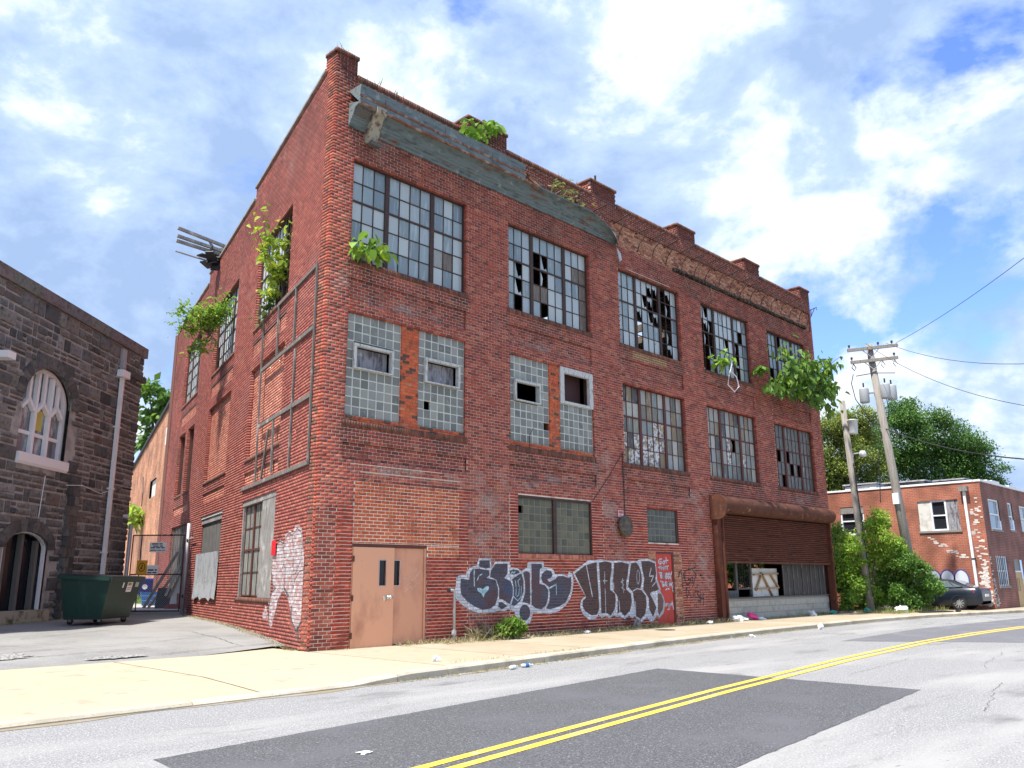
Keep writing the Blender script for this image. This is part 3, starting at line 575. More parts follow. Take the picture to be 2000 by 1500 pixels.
def window(T, q, label, cols=(3, 4, 3), rows=5, missing=(), special={}, glass=None, steel=None, inset=.13, transom=2, joined=False, rnd=0):
    a, b, c, d = q; glass = glass or m_pane; steel = steel or m_steel; k = MB(); fr = .035; mu = .12; th = .05; o0, o1 = -inset-th, -inset
    k.fbox(T, a, a+fr, o0, o1, c, d); k.fbox(T, b-fr, b, o0, o1, c, d); k.fbox(T, a+fr, b-fr, o0, o1, c, c+fr); k.fbox(T, a+fr, b-fr, o0, o1, d-fr, d)
    n = sum(cols); W = (b-a-2*fr-mu*(len(cols)-1))/n; H = (d-c-2*fr)/rows; u = a+fr; ci = 0; us = []
    for g, nc in enumerate(cols):
        if g: k.fbox(T, u, u+mu, o0-.015, o1+.015, c+fr, d-fr); u += mu
        ug = u
        for j in range(nc):
            if j: k.fbox(T, u-.009, u+.009, o0+.014, o1-.004, c+fr, d-fr)
            us.append(u+W/2); u += W
        for r in range(1, rows):
            zz = d-fr-r*H; t = .024 if r == transom else .010
            if r == transom or r == rows: k.fbox(T, ug, u, o0+.008, o1+.004, zz-t, zz+t)
            else: k.fbox(T, ug, u, o0+.012, o1-.003, zz-t, zz+t)
    w = k.build('window', steel, FAC); w['label'] = label
    pj = MB()
    for ci, uc in enumerate(us):
        for r in range(rows):
            zc = d-fr-(r+.5)*H; mt = special.get((ci, r), glass)
            if (ci, r) in missing:
                if random.random() < .4 and not joined: pane_obj(T, uc, zc, W-.004, H-.004, -inset-th/2, glass, w, random.randint(1, 3))
                continue
            if joined: pj.fbox(T, uc-W/2, uc+W/2, -inset-th/2-.003, -inset-th/2+.003, zc-H/2, zc+H/2)
            else: pane_obj(T, uc, zc, W-.004, H-.004, -inset-th/2, mt, w)
    if joined: tag(pj.build('pane', glass, w), kind='stuff')
    return w
S = lambda *p: set(p)
rc = lambda cs, rs: {(c, r) for c in cs for r in rs}
window(T_front, W3[0], 'unbroken wide steel window beside the corner, third floor', special={(7, 3): m_pane_tan, (8, 3): m_pane_brown})
window(T_front, W3[1], 'third-floor steel window with black gaps, second from the corner', missing=rc([1], [2, 3, 4])|rc([3, 4], [1])|S((3, 2), (4, 4), (4, 2)), special={(3, 3): m_pane_brown, (4, 3): m_pane_brown, (8, 1): m_pane_brown, **{(9, r): m_pane_brown for r in (1, 2, 3, 4)}})
window(T_front, W3[2], 'third-floor steel window with its right half knocked out', missing=rc([5, 6], [0, 1, 2])|S((4, 1), (3, 2), (3, 3), (3, 4))|rc([7, 8], range(5)))
window(T_front, W3[3], 'third-floor steel window with its left third empty', missing=rc([0, 1, 2], [1, 2, 3])|S((1, 0), (0, 4), (1, 4), (5, 2), (8, 1))|rc([7], [2, 3, 4]))
window(T_front, W3[4], 'third-floor steel window behind the big leafy branch', missing=S((0, 1), (1, 3), (1, 4), (0, 2), (3, 0)), joined=True)
sp = {(c, r): m_pane_dark for c, r in [(5, 2), (6, 2), (3, 3), (4, 3), (5, 3), (1, 4), (2, 4), (3, 4), (4, 4), (2, 3), (6, 3), (5, 4), (0, 3)]}
window(T_front, W2[0], 'second-floor steel window with peeling paint on its panes', glass=m_pane_tan, steel=m_steel_red, special=sp)
window(T_front, W2[1], 'second-floor steel window with a hole and blue marks', glass=m_pane_tan, steel=m_steel_red, missing=S((5, 2)), special={(4, 2): m_pane_dark, (4, 3): m_pane_dark, (7, 3): m_pane_dark})
window(T_front, W2[2], 'second-floor steel window nearest the poles, lower panes gone', glass=m_pane_tan, steel=m_steel_red, missing=rc([0, 1], [2])|S((3, 2), (4, 3), (2, 4), (6, 3)), joined=True)
m_pane_w = mat('milky_window_glass', (.60, .63, .62), .25, spec=.7, noise=[(3, 5, .5, .7, (.42, .46, .47), (3, 3, .4))])
window(T_side, SW3[0], 'side-wall third-floor window full of leaves', glass=m_pane_w, missing=rc([0, 1, 2], range(5))|S((3, 3), (4, 4), (5, 3), (3, 4)), joined=True)
window(T_side, SW3[1], 'side-wall third-floor window with a branch growing out', glass=m_pane_w, joined=True, missing=S((9, 3), (9, 4)))
window(T_side, SW3[2], 'side-wall third-floor window farthest from the street', glass=m_pane_w, joined=True)
window(T_side, SP2[0], 'narrow white-paned side window nearer the street', cols=(2,), rows=4, glass=m_pane_w, joined=True, inset=.2)
window(T_side, SP2[1], 'narrow white-paned side window farther from the street', cols=(2,), rows=4, glass=m_pane_w, joined=True, inset=.2)

# ---- glass-block windows
def block_mesh(w, h, m, T):
    og = Vector(T(0, 0, 0)); ux = Vector(T(1, 0, 0))-og; ox = Vector(T(0, 1, 0))-og; f = lambda a, q, b: ux*a+ox*q+Vector((0, 0, b)); k = MB(); W, H, e = w/2, h/2, .016
    P = [f(-W, -.012, -H), f(W, -.012, -H), f(W, -.012, H), f(-W, -.012, H), f(-W+e, 0, -H+e), f(W-e, 0, -H+e), f(W-e, 0, H-e), f(-W+e, 0, H-e), f(0, .004, 0), f(-W, -.07, -H), f(W, -.07, -H), f(W, -.07, H), f(-W, -.07, H)]
    k.add(P, [(0, 1, 5, 4), (1, 2, 6, 5), (2, 3, 7, 6), (3, 0, 4, 7), (4, 5, 8), (5, 6, 8), (6, 7, 8), (7, 4, 8), (9, 10, 1, 0), (10, 11, 2, 1), (11, 12, 3, 2), (12, 9, 0, 3)])
    me = bpy.data.meshes.new('glass_block'); me.from_pydata(k.v, [], k.f); me.materials.append(m); return me
def block_window(q, cols, rows, label, vent=None, m=None, mj=None, inset=.06, gone=(), jt=.022, joined=False):
    a, b, c, d = q; m = m or m_block; mj = mj or m_joint; W = (b-a)/cols; H = (d-c)/rows; k = MB(); 
    vs = vent or (9, 9, 9, 9)
    for i in range(cols):
        for j in range(rows):
            u0, z0 = a+i*W, c+j*H
            if (vs[0]-.02 < u0+W/2 < vs[1]+.02 and vs[2]-.02 < z0+H/2 < vs[3]+.02) or (i, j) in gone: continue
            k.fbox(T_front, u0-(0 if i == 0 else .0), u0+W, -inset-.075, -inset-.010, z0, z0+H)
    w = k.build('glass_block_window', mj, FAC); w['label'] = label; me = block_mesh(W-jt, H-jt, m, T_front); jb = MB()
    for i in range(cols):
        for j in range(rows):
            uc, zc = a+(i+.5)*W, c+(j+.5)*H
            if (vs[0]-.02 < uc < vs[1]+.02 and vs[2]-.02 < zc < vs[3]+.02) or (i, j) in gone: continue
            o = link('glass_block', me, None, w); o.location = T_front(uc, -inset+random.uniform(-.002, .002), zc); o.rotation_euler = (random.uniform(-.01, .01), 0, random.uniform(-.012, .012))
    return w
def vent_frame(q, label, m=None, depth=.07, fill=None, w=.06, proud=.02, tilt=0.0):
    a, b, c, d = q; k = MB(); T = T_front
    k.fbox(T, a, b, -.10, proud, d-w, d); k.fbox(T, a, b, -.10, proud-.006, c, c+w*.5); k.fbox(T, a, a+w, -.10, proud-.003, c+w*.5, d-w); k.fbox(T, b-w, b, -.10, proud-.003, c+w*.5, d-w)
    f = k.build('vent_frame', m or m_wood_wh, FAC); f['label'] = label
    if fill: j = MB(); j.fbox(T, a+w, b-w, -.20, -.19, c+w*.5, d-w); j.build('vent_board', fill, f)
    return f
V1 = (.79, 1.87, 5.90, 6.47); V2 = (2.80, 3.90, 5.915, 6.51); V3 = (5.82, 6.82, 5.94, 6.50); V4 = (7.63, 9.05, 6.15, 7.16)
block_window(GB[0], 7, 11, 'glass-block window beside the corner, boarded vent', V1); vent_frame(V1, 'flaking wooden vent frame in the corner glass blocks', fill=m_ply)
block_window(GB[1], 7, 11, 'glass-block window with a missing block, boarded vent', V2, gone={(1, 2)}); vent_frame(V2, 'flaking wooden vent frame above the missing glass block', fill=m_ply)
block_window(GB[2], 7, 11, 'glass-block window with an open black vent', V3, gone={(6, 2)}); vent_frame(V3, 'empty wooden vent frame')
block_window((GB[3][0], GB[3][1], GB[3][2], 6.12), 7, 6, 'low glass-block window under a white wooden frame'); vent_frame((V4[0], V4[1], 6.12, 7.165), 'peeling white wooden sash frame over glass blocks', w=.16, proud=.01)
k = MB(); k.fbox(T_front, 7.8, 8.85, -.34, -.33, 6.2, 7.1); k.build('maroon_board', mat('maroon_board', (.055, .018, .018), .7), FAC)
for a, b in ((GWIN[0]+.04, 7.26), (7.39, GWIN[1]-.04)): block_window((a, b, GWIN[2]+.02, GWIN[3]-.06), 6, 7, 'grimy olive glass blocks over the first graffiti' if a < 7 else 'grimy olive glass blocks right of the rusty post', m=m_block_dirty, mj=m_joint_d, inset=.07, gone={(0, 5)} if a < 7 else ())
k = MB(); k.fbox(T_front, 7.26, 7.39, -.12, -.02, GWIN[2], GWIN[3]-.05); k.fbox(T_front, GWIN[0], GWIN[1], -.12, -.01, GWIN[3]-.055, GWIN[3]); k.fbox(T_front, GWIN[1]-.04, GWIN[1], -.12, -.03, GWIN[2], GWIN[3]-.06); k.build('window_post', m_steel, FAC)
block_window((SWIN[0]+.03, SWIN[1]-.10, SWIN[2]+.03, SWIN[3]-.03), 7, 5, 'dark glass-block window over the red door', m=m_block_grey, mj=m_joint_d, inset=.05)
k = MB(); k.fbox(T_front, SWIN[1]-.09, SWIN[1], -.2, -.03, SWIN[2], SWIN[3]); k.build('window_post', m_steel, FAC)

# ---- double door
m_door2 = mat('scuffed_salmon_door', (.64, .31, .185), .55, noise=[(1.6, 6, .5, .72, (.42, .18, .105), (1, 1, .5))])
k = MB(); k.fbox(T_front, .93, 2.95, -.10, -.012, 2.05, 2.118); k.build('door_head', m_steel_red, FAC)
for q in ((.93, .965), (2.89, 2.945)): k = MB(); k.fbox(T_front, *q, -.10, -.02, -.02, 2.05); k.build('door_jamb', m_door2, FAC)
def leaf(u0, u1, o, z0, z1, win, m, label):
    k = MB(); a, b, c, d = win; t = .045
    for (p, q, r, s) in ((u0, a, z0, z1), (b, u1, z0, z1), (a, b, z0, c), (a, b, d, z1)): k.fbox(T_front, p, q, o-t, o, r, s)
    L = k.build('door', m, FAC); L['label'] = label
    k = MB(); e = .022
    for (p, q, r, s) in ((a-e, b+e, d, d+e), (a-e, b+e, c-e, c), (a-e, a, c, d), (b, b+e, c, d)): k.fbox(T_front, p, q, o-.02, o+.008, r, s)
    k.build('vision_frame', m_white if 0 else mat('pink_grey_trim', (.50, .36, .33), .5), L)
    k = MB(); k.fbox(T_front, a, b, o-.035, o-.03, c, d); k.build('vision_glass', mat('black_glass', (.004, .004, .005), .12), L); return L
dl = leaf(.965, 2.035, .0, -.02, 2.045, (1.64, 1.81, 1.25, 1.775), m_door, 'left salmon steel door leaf with knob')
leaf(2.03, 2.885, -.048, .02, 2.045, (2.05, 2.215, 1.25, 1.775), m_door2, 'right salmon steel door leaf with scratched writing')
k = MB(); k.lathe((1.90, -.001, 1.0), [(.05, 0), (.05, -.02), (.02, -.03), (.02, -.06), (.045, -.07), (.045, -.10), (.0, -.11)], 14, 'y'); k.fbox(T_front, 1.76, 1.84, 0, .012, .93, 1.02); k.build('knob', mat('bright_steel', (.62, .60, .58), .3, metal=.8), dl, True)
k = MB()
for zc in (.25, 1.0, 1.8): k.fbox(T_front, .945, .985, 0, .022, zc-.06, zc+.06)
k.build('hinge', m_steel_red, dl)
# ---- red door
k = MB(); k.fbox(T_front, 11.80, 12.72, -.09, -.03, .0, 2.10); rd = k.build('red_door', m_reddoor, FAC); rd['label'] = 'narrow red door sprayed with white words'
k = MB(); k.fbox(T_front, 11.79, 12.73, -.10, -.012, 2.10, 2.158); k.fbox(T_front, 12.66, 12.73, -.10, -.010, 0, 2.10); k.build('door_frame', m_steel_red, FAC)
# ---- roller shutter
sh = empty('roller_shutter', parent=FAC); sh['label'] = 'rusted roller shutter stopped half way down'
pr = [(-.085, 0), (-.128, .012), (-.148, .032), (-.142, .052), (-.105, .070), (-.08, .035)]
for q in ((15.05, 15.28, -.20, .02, -.02, 3.6), (15.30, 15.36, -.26, -.02, -.02, 3.5), (23.36, 23.44, -.26, -.02, 0, 3.5), (23.46, 23.70, -.16, .02, 0, 3.6)): k = MB(); k.box(*q); k.build('guide_rail', m_rust, sh)
kk = MB(); P = [(15.37, y, z) for y, z in pr]; kk.prism(P, (7.985, 0, 0)); sl = None; zt = 3.42; zc = 1.93; n = 0
while zc < zt:
    if sl is None: sl = kk.build('slat', m_rust, sh); o = sl
    else: o = link('slat', sl.data, None, sh)
    o.location = (0, random.uniform(-.004, .004), zc); zc += .072
k = MB(); k.box(15.37, 23.355, -.15, -.08, 1.85, 1.925); k.build('bottom_bar', m_rust2, sh)
def dprof(r0, zc_, hz, n=14): return [(0.0, zc_+hz)]+[(-.28-r0*math.sin(math.pi*i/n), zc_+hz*math.cos(math.pi*i/n)) for i in range(n+1)]+[(0.0, zc_-hz)]
for i, (a, b, e) in enumerate([(14.96, 15.04, .10), (15.05, 18.2, .0), (18.2, 21.05, .012), (21.05, 23.42, .0)]):
    k = MB(); k.prism([(a, y*(1+e), z) for y, z in dprof(.26+e*.5, 3.66 if i == 0 else 3.74, (.39 if i == 0 else .275)+e*.2)], (b-a, 0, 0)); k.build('shutter_housing' if i else 'housing_end_plate', m_rust2, sh)
# low wall of cinder blocks and what fills the gap
cw = MB(); cw.box(15.37, 23.40, .06, .22, -.02, .69); cwo = cw.build('low_block_wall', mat('block_joint', (.30, .29, .26), .95), FAC); cb = MB(); cb.box(-.195, .195, -.10, .10, -.095, .095); cbo = None
for r in range(3):
    u = 15.40+(.2 if r % 2 else 0)
    while u+.39 < 23.41:
        if cbo is None: cbo = cb.build('cinder_block', m_cmu, cwo); o = cbo
        else: o = link('cinder_block', cbo.data, None, cwo)
        o.location = (u+.195, .145, .10+r*.21); u += .40
k = MB(); k.box(15.37, 23.40, .0, .26, .70, .73); k.build('wooden_sill', m_wood_dk, FAC)
u = 19.85; pl = MB(); i = 0
while u < 23.38:
    w = random.uniform(.32, .40) if u < 23 else 23.38-u
    k = MB(); k.box(u+.006, min(u+w, 23.39)-.006, .10+.012*(i % 2), .13+.012*(i % 2), .73, 1.95); k.build('plank', m_plank, FAC); 
    k = MB(); k.box(u-.012, u+.014, .075, .10, .73, 1.95); k.build('batten', m_wood_md, FAC); u += w; i += 1
k = MB(); k.box(17.98, 19.8, .30, .33, .73, 1.70); k.build('white_panel', m_board_wh, FAC)
for p, q in [((18.1, .95), (18.55, 1.5)), ((18.05, 1.0), (19.75, 1.02)), ((18.0, 1.48), (19.75, 1.52)), ((18.55, 1.55), (19.25, .74)), ((19.2, 1.5), (19.7, 1.05))]:
    k = MB(); k.bar((p[0], .26, p[1]), (q[0], .26, q[1]), .05, .09, (0, 1, 0)); k.build('lumber_brace', m_wood_tan, FAC)
for a, b, c, d in [(15.4, 16.9, .72, .95), (16.9, 17.02, .72, 1.95), (17.9, 18.0, .72, 1.95), (17.0, 17.9, .98, 1.04)]:
    k = MB(); k.box(a, b, .32, .40, c, d); k.build('inner_frame', m_wood_dk, FAC)
for i in range(6): k = MB(); k.box(17.05+i*.15, 17.07+i*.15, .42, .44, 1.04, 1.95); k.build('window_bar', m_black, FAC)
for i in range(4): k = MB(); k.box(17.02, 17.9, .44, .455, 1.2+i*.2, 1.215+i*.2); k.build('window_bar', m_black, FAC)

# ---- cornice, what is left of it
def extr(sections, mtl, name, parent):
    n = len(sections[0]); V = [p for s_ in sections for p in s_]; k = MB(); k.add(V, [(i*n+j, i*n+j+1, (i+1)*n+j+1, (i+1)*n+j) for i in range(len(sections)-1) for j in range(n-1)]); k.add(sections[0], [tuple(range(n))]); k.add(sections[-1], [tuple(range(n))[::-1]]); return k.build(name, mtl, parent)
CP = [(.0, 11.62), (.04, 11.62), (.05, 11.675), (.078, 11.688), (.09, 11.75), (.13, 11.768), (.145, 11.81), (.17, 11.82), (.20, 11.89), (.235, 11.95), (.26, 12.0), (.42, 12.045), (.425, 12.02), (.45, 12.02), (.45, 12.06), (.0, 12.2)]
def csec(x, s=1.0, dz=0.0, rot=0.0): return [(x, -o*s, 11.6+(z-11.6)*(1-.3*rot)+dz*o-rot*o*.9) for o, z in CP]
xs_ = [.38, 1.9, 3.2, 4.5, 5.8, 7.1, 8.2, 8.7, 9.2, 9.7, 10.1, 10.36]; st = [(1, 0, 0)]*7+[(1, .02, 0), (.95, 0, .15), (.85, -.1, .35), (.65, -.2, .6), (.3, -.3, .8)]
cor = extr([csec(x, *s_) for x, s_ in zip(xs_, st)], m_corn, 'cornice', FAC); cor['label'] = 'blue-grey metal cornice, broken off at its far end'
FP = [(.43, 12.055), (.454, 12.055), (.454, 12.18), (.442, 12.19), (.462, 12.215), (.462, 12.235), (.448, 12.245), (.452, 12.38), (.47, 12.44), (.478, 12.47), (.478, 12.49), (.0, 12.53), (.0, 12.50)]
for a, b in ((.38, 1.10), (1.105, 2.95), (2.955, 4.60), (4.605, 5.85)): extr([[(x, -o, z) for o, z in FP] for x in (a, b)], m_corn, 'cornice_fascia', cor)
extr([[(x, -o, z) for o, z in [(.44, 12.185), (.466, 12.185), (.470, 12.240), (.44, 12.25)]] for x in (.38, 3.0, 5.88)], m_corn_rust, 'rust_seam', cor)
extr([[(x, -o, z) for o, z in [(.41, 12.012), (.461, 12.012), (.463, 12.062), (.44, 12.075)]] for x in (.385, 3.0, 5.9, 6.4)], m_corn_rust, 'drip_edge', cor)
extr([[(x, -o, z) for o, z in [(.0, 12.80), (.02, 12.805), (.025, 12.835), (.0, 12.85)]] for x in (.62, 4, 8.6)], m_corn_rust, 'flashing', cor)
for s_ in (1.1, 2.95, 4.60): k = MB(); k.bar((s_, -.452, 12.06), (s_, -.462, 12.48), .015, .02); k.build('cornice_seam', m_corn, cor)
k = MB(); k.prism([(.84, -o, z) for o, z in [(.0, 11.36), (.08, 11.34), (.14, 11.42), (.24, 11.66), (.36, 11.90), (.50, 11.95), (.51, 12.10), (.47, 12.12), (.0, 12.12)]], (.27, 0, 0)); k.build('cornice_bracket', m_stone_br, cor)
k = MB(); k.prism([(.90, -o, z) for o, z in [(.05, 11.30), (.22, 11.28), (.24, 11.36), (.05, 11.38)]], (.26, 0, 0)); k.build('bracket_foot', m_wood_dk, cor)
k = MB(); k.prism([(.42, -o, z) for o, z in [(.0, 11.70), (.08, 11.74), (.18, 11.84), (.34, 11.97), (.36, 12.03), (.0, 12.1)]], (.38, 0, 0)); k.build('broken_cornice_end', m_wood_dk, cor)
# loose metal at the broken end
k = MB(); k.prism([(10.28, -.12, 11.45), (10.42, -.16, 11.28), (10.50, -.14, 11.10), (10.40, -.12, 11.02), (10.33, -.12, 11.25)], (0, -.012, 0)); k.build('torn_metal', m_tin, cor)
for p, q in [((6.3, -.42, 12.1), (5.85, -.1, 12.55)), ((6.4, -.44, 12.05), (6.0, -.2, 12.5)), ((6.5, -.1, 12.3), (7.4, -.40, 12.05)), ((6.0, -.30, 12.4), (6.9, -.30, 12.15)), ((7.2, -.05, 12.5), (7.5, -.5, 12.35)), ((7.9, -.05, 12.2), (8.3, -.5, 12.5))]:
    k = MB(); k.bar(p, q, .06, .04); k.build('broken_lath', m_corn_rust, cor)
# bent steel brackets the cornice hung from
k = MB(); r = .02
k.tube([(0, .05, 0), (0, -.56, .08), (.02, -.53, -.03)], r, 5); k.tube([(0, -.30, .04), (0, -.27, -.24), (0, -.10, -.38), (0, -.02, -.64)], r, 5); k.tube([(0, -.46, .07), (0, -.27, -.24)], r*.8, 5)
bm0 = None; xx = 8.1
while xx < 23.9:
    if bm0 is None: bm0 = k.build('cornice_hanger', m_rebar, FAC); o = bm0
    else: o = link('cornice_hanger', bm0.data, None, FAC)
    o.location = (xx, 0, 12.36+random.uniform(-.03, .03)); o.rotation_euler = (random.uniform(-.15, .08), random.uniform(-.06, .06), random.uniform(-.22, .16)); xx += random.uniform(.72, .86) if xx > 10.4 else 1.15
# dirt ledge where the cornice stood
k = MB(); 
for i in range(90):
    x0 = 13.6+i*.108; k.box(x0, x0+.12, -.03-random.random()*.09, .04, 11.60+random.uniform(-.02, .03), 11.66+random.random()*.07)
k.build('dirt_ledge', mat('black_moss', (.03, .025, .018), .95), FAC)
k = MB(); k.tube([(9.98, .4, 12.9), (9.98, .4, 14.0)], .035, 8); k.build('roof_pipe', m_rebar, FAC)

# ---- small fixings on the front
bl = MB(); bl.lathe((10.21, -.02, 2.84), [(.10, .03), (.10, -.05), (.30, -.06), (.31, -.10), (.28, -.15), (.18, -.19), (.17, -.17), (.08, -.18), (.0, -.20)], 22, 'y'); b = bl.build('alarm_bell', mat('grimy_bell', (.075, .06, .045), .6, noise=[(9, 4, .45, .7, (.16, .12, .07), U)]), FAC, True); b['label'] = 'round grimy alarm bell beside the small dark window'
for i in range(8):
    a = math.pi*2*i/8; k = MB(); k.box(10.21+.23*math.cos(a)-.03, 10.21+.23*math.cos(a)+.03, -.20, -.165, 2.84+.23*math.sin(a)-.012, 2.84+.23*math.sin(a)+.012); k.build('bell_slot', m_black, b)
m_sign_r = mat('sign_red_print', (.62, .05, .05), .5); m_sign_w = mat('sign_white', (.80, .80, .78), .5); m_sign_k = mat('sign_black_print', (.03, .03, .03), .6)
k = MB(); k.fbox(T_front, 10.03, 10.25, .004, .016, 3.10, 3.29); o = k.build('small_sign', m_sign_w, FAC); o['label'] = 'small red and white sign above the bell'
k = MB(); k.fbox(T_front, 10.045, 10.235, .016, .018, 3.20, 3.275)
for i in range(3): k.fbox(T_front, 10.05, 10.05+.17*random.uniform(.6, 1), .016, .018, 3.115+i*.026, 3.128+i*.026)
k.build('sign_print', m_sign_r, o)
k = MB(); k.tube([(10.32, -.02, 5.0), (10.325, -.02, 3.3), (10.36, -.03, 3.0), (10.55, -.04, 2.75), (10.53, -.04, 2.6)], .012, 5); k.build('cable', m_black, FAC)
k = MB(); k.tube([(10.30, -.02, 4.97), (9.6, -.015, 4.2), (8.9, -.01, 3.5)], .009, 5); k.build('cable', m_black, FAC)
k = MB(); k.tube([(6.35, -.01, 4.70), (6.28, -.06, 5.0), (6.45, -.05, 5.25)], .012, 5); k.build('cable', m_black, FAC)
# pale lintel lines and cracks over the door
m_pale = mat('pale_mortar_smear', (.66, .57, .47), .9)
for a, b, z in ((.8, 3.35, 3.785), (1.05, 3.92, 3.625), (11.0, 13.3, 10.94)):
    k = MB(); k.fbox(T_front, a, b, -.01, .0035, z, z+.016); k.build('mortar_line', m_pale, FAC)
for a, b, z in ((.3, .75, 3.455), (1.9, 4.4, 3.455), (.05, .62, 7.20)): k = MB(); k.fbox(T_front, a, b, -.01, .003, z, z+.014); k.build('open_joint', m_black, FAC)

# ---- ground-floor side windows
a, b, c, d = SW1[0]; k = MB(); k.fbox(T_side, a, b, -.16, -.02, d-.14, d-.002); k.fbox(T_side, b-.10, b, -.16, -.04, c, d-.14); k.build('window_frame', m_wood, FAC)
window(T_side, (3.92, 5.95, .99, 3.31), 'ground-floor side window of rusty bars beside a grey board', cols=(2, 2), rows=4, glass=mat('streaked_grey_glass', (.22, .235, .21), .35, noise=[(4, 5, .5, .65, (.40, .42, .38), (5, 5, .5)), (3, 4, .58, .68, (.09, .06, .04), (4, 4, .4))]), steel=m_steel_red, joined=True, inset=.1)
for u0, u1 in ((2.58, 3.02), (3.03, 3.48), (3.49, 3.90)): k = MB(); k.fbox(T_side, u0, u1, -.10, -.03, .975, 3.31); k.build('board', m_wood, FAC)
a, b, c, d = SW1[1]; 
for i in range(6): k = MB(); k.fbox(T_side, a+.05+i*.57, a+.05+(i+1)*.57-.02, -.14, -.10, 1.9, 3.2); k.build('board', m_wood_dk, FAC)
k = MB(); k.fbox(T_side, a, b, -.14, -.05, 3.2, 3.36); k.build('board', m_wood, FAC); k = MB(); k.fbox(T_side, a, b, -.1, -.02, 3.36, 3.44); k.build('window_head', m_wood_wh, FAC)
k = MB(); n = 8
V = [T_side(lerp(a-.06, b+.02, i/n), .03+.02*math.sin(i*1.9)+(.03 if j == 0 else 0), lerp(.86+.06*math.sin(i*2.3), 2.24, j/3)) for i in range(n+1) for j in range(4)]
k.add(V, [(i*4+j, (i+1)*4+j, (i+1)*4+j+1, i*4+j+1) for i in range(n) for j in range(3)]); o = k.build('sheet_metal_cover', m_tin, FAC); o.modifiers.new('t', 'SOLIDIFY').thickness = .01
a, b, c, d = SW1[2]; window(T_side, (a+.02, b-.02, c, d-.02), 'barred ground-floor side window behind the gate', cols=(4, 4), rows=3, glass=m_pane_brown, steel=m_steel, joined=True, inset=.12)
for i in range(9): u = a+.15+i*.4; k = MB(); k.fbox(T_side, u, u+.05, -.09, -.06, c, d-.05); k.build('window_bar', m_wood, FAC)
# timber grid left on the side wall by a sign
SG = empty('timber_sign_frame', T_side(2.5, .03, 5.9)); tag(SG, 'weathered timber grid of an old sign fixed to the side wall', 'sign frame')
def side_bar(p, q, w, name, m=m_wood):
    k = MB(); A = Vector(T_side(p[0], .03, p[1])); B = Vector(T_side(q[0], .03, q[1])); k.bar(A, B, w, .04, SN); o = k.build(name, m, SG); o.matrix_parent_inverse = SG.matrix_world.inverted(); return o
bpy.context.view_layer.update()
for p, q, w in [((.03, 8.22), (-.0, 3.77), .045), ((1.65, 8.19), (1.65, 6.83), .07), ((1.46, 6.6), (1.51, 3.85), .065), ((4.82, 8.2), (4.6, 3.8), .055), ((3.24, 8.16), (3.18, 6.8), .065), ((3.1, 5.2), (3.03, 3.9), .08), ((3.55, 5.05), (4.0, 3.85), .07)]: side_bar(p, q, w, 'timber_post', m_wood_md)
for p, q, w in [((.05, 8.18), (3.4, 8.2), .06), ((.07, 6.75), (4.7, 6.8), .085), ((.05, 5.23), (4.62, 5.28), .09), ((-.02, 3.77), (6.12, 3.78), .085)]: side_bar(p, q, w, 'timber_rail', m_wood_md)
bpy.context.view_layer.update()
for o in SG.children: o.matrix_parent_inverse = SG.matrix_world.inverted()
# red metal plate beside the board
k = MB(); k.fbox(T_side, 2.16, 2.52, .03, .04, 1.93, 2.26); o = k.build('red_plate', mat('red_plate', (.70, .02, .03), .45), FAC)
k = MB(); k.fbox(T_side, 1.0, 2.0, -.01, .004, 4.9, 5.6)
# standpipe by the door
sp_ = empty('standpipe', (3.50, -.32, 0)); tag(sp_, 'thin grey standpipe rising from the weeds beside the double door', 'pipe')
k = MB(); k.tube([(0, 0, -.05), (0, 0, 1.08), (-.02, 0, 1.13), (-.16, 0, 1.135)], .032, 8); k.build('pipe', m_grey_pipe, sp_, True)
k = MB(); k.tube([(0, 0, .16), (0, 0, .26)], .055, 8); k.tube([(-.06, -.03, .21), (.06, .03, .21)], .03, 6); k.build('pipe_collar', m_grey_pipe, sp_); k = MB(); k.tube([(-.14, 0, 1.135), (-.20, 0, 1.135)], .042, 8); k.build('pipe_cap', m_black, sp_)

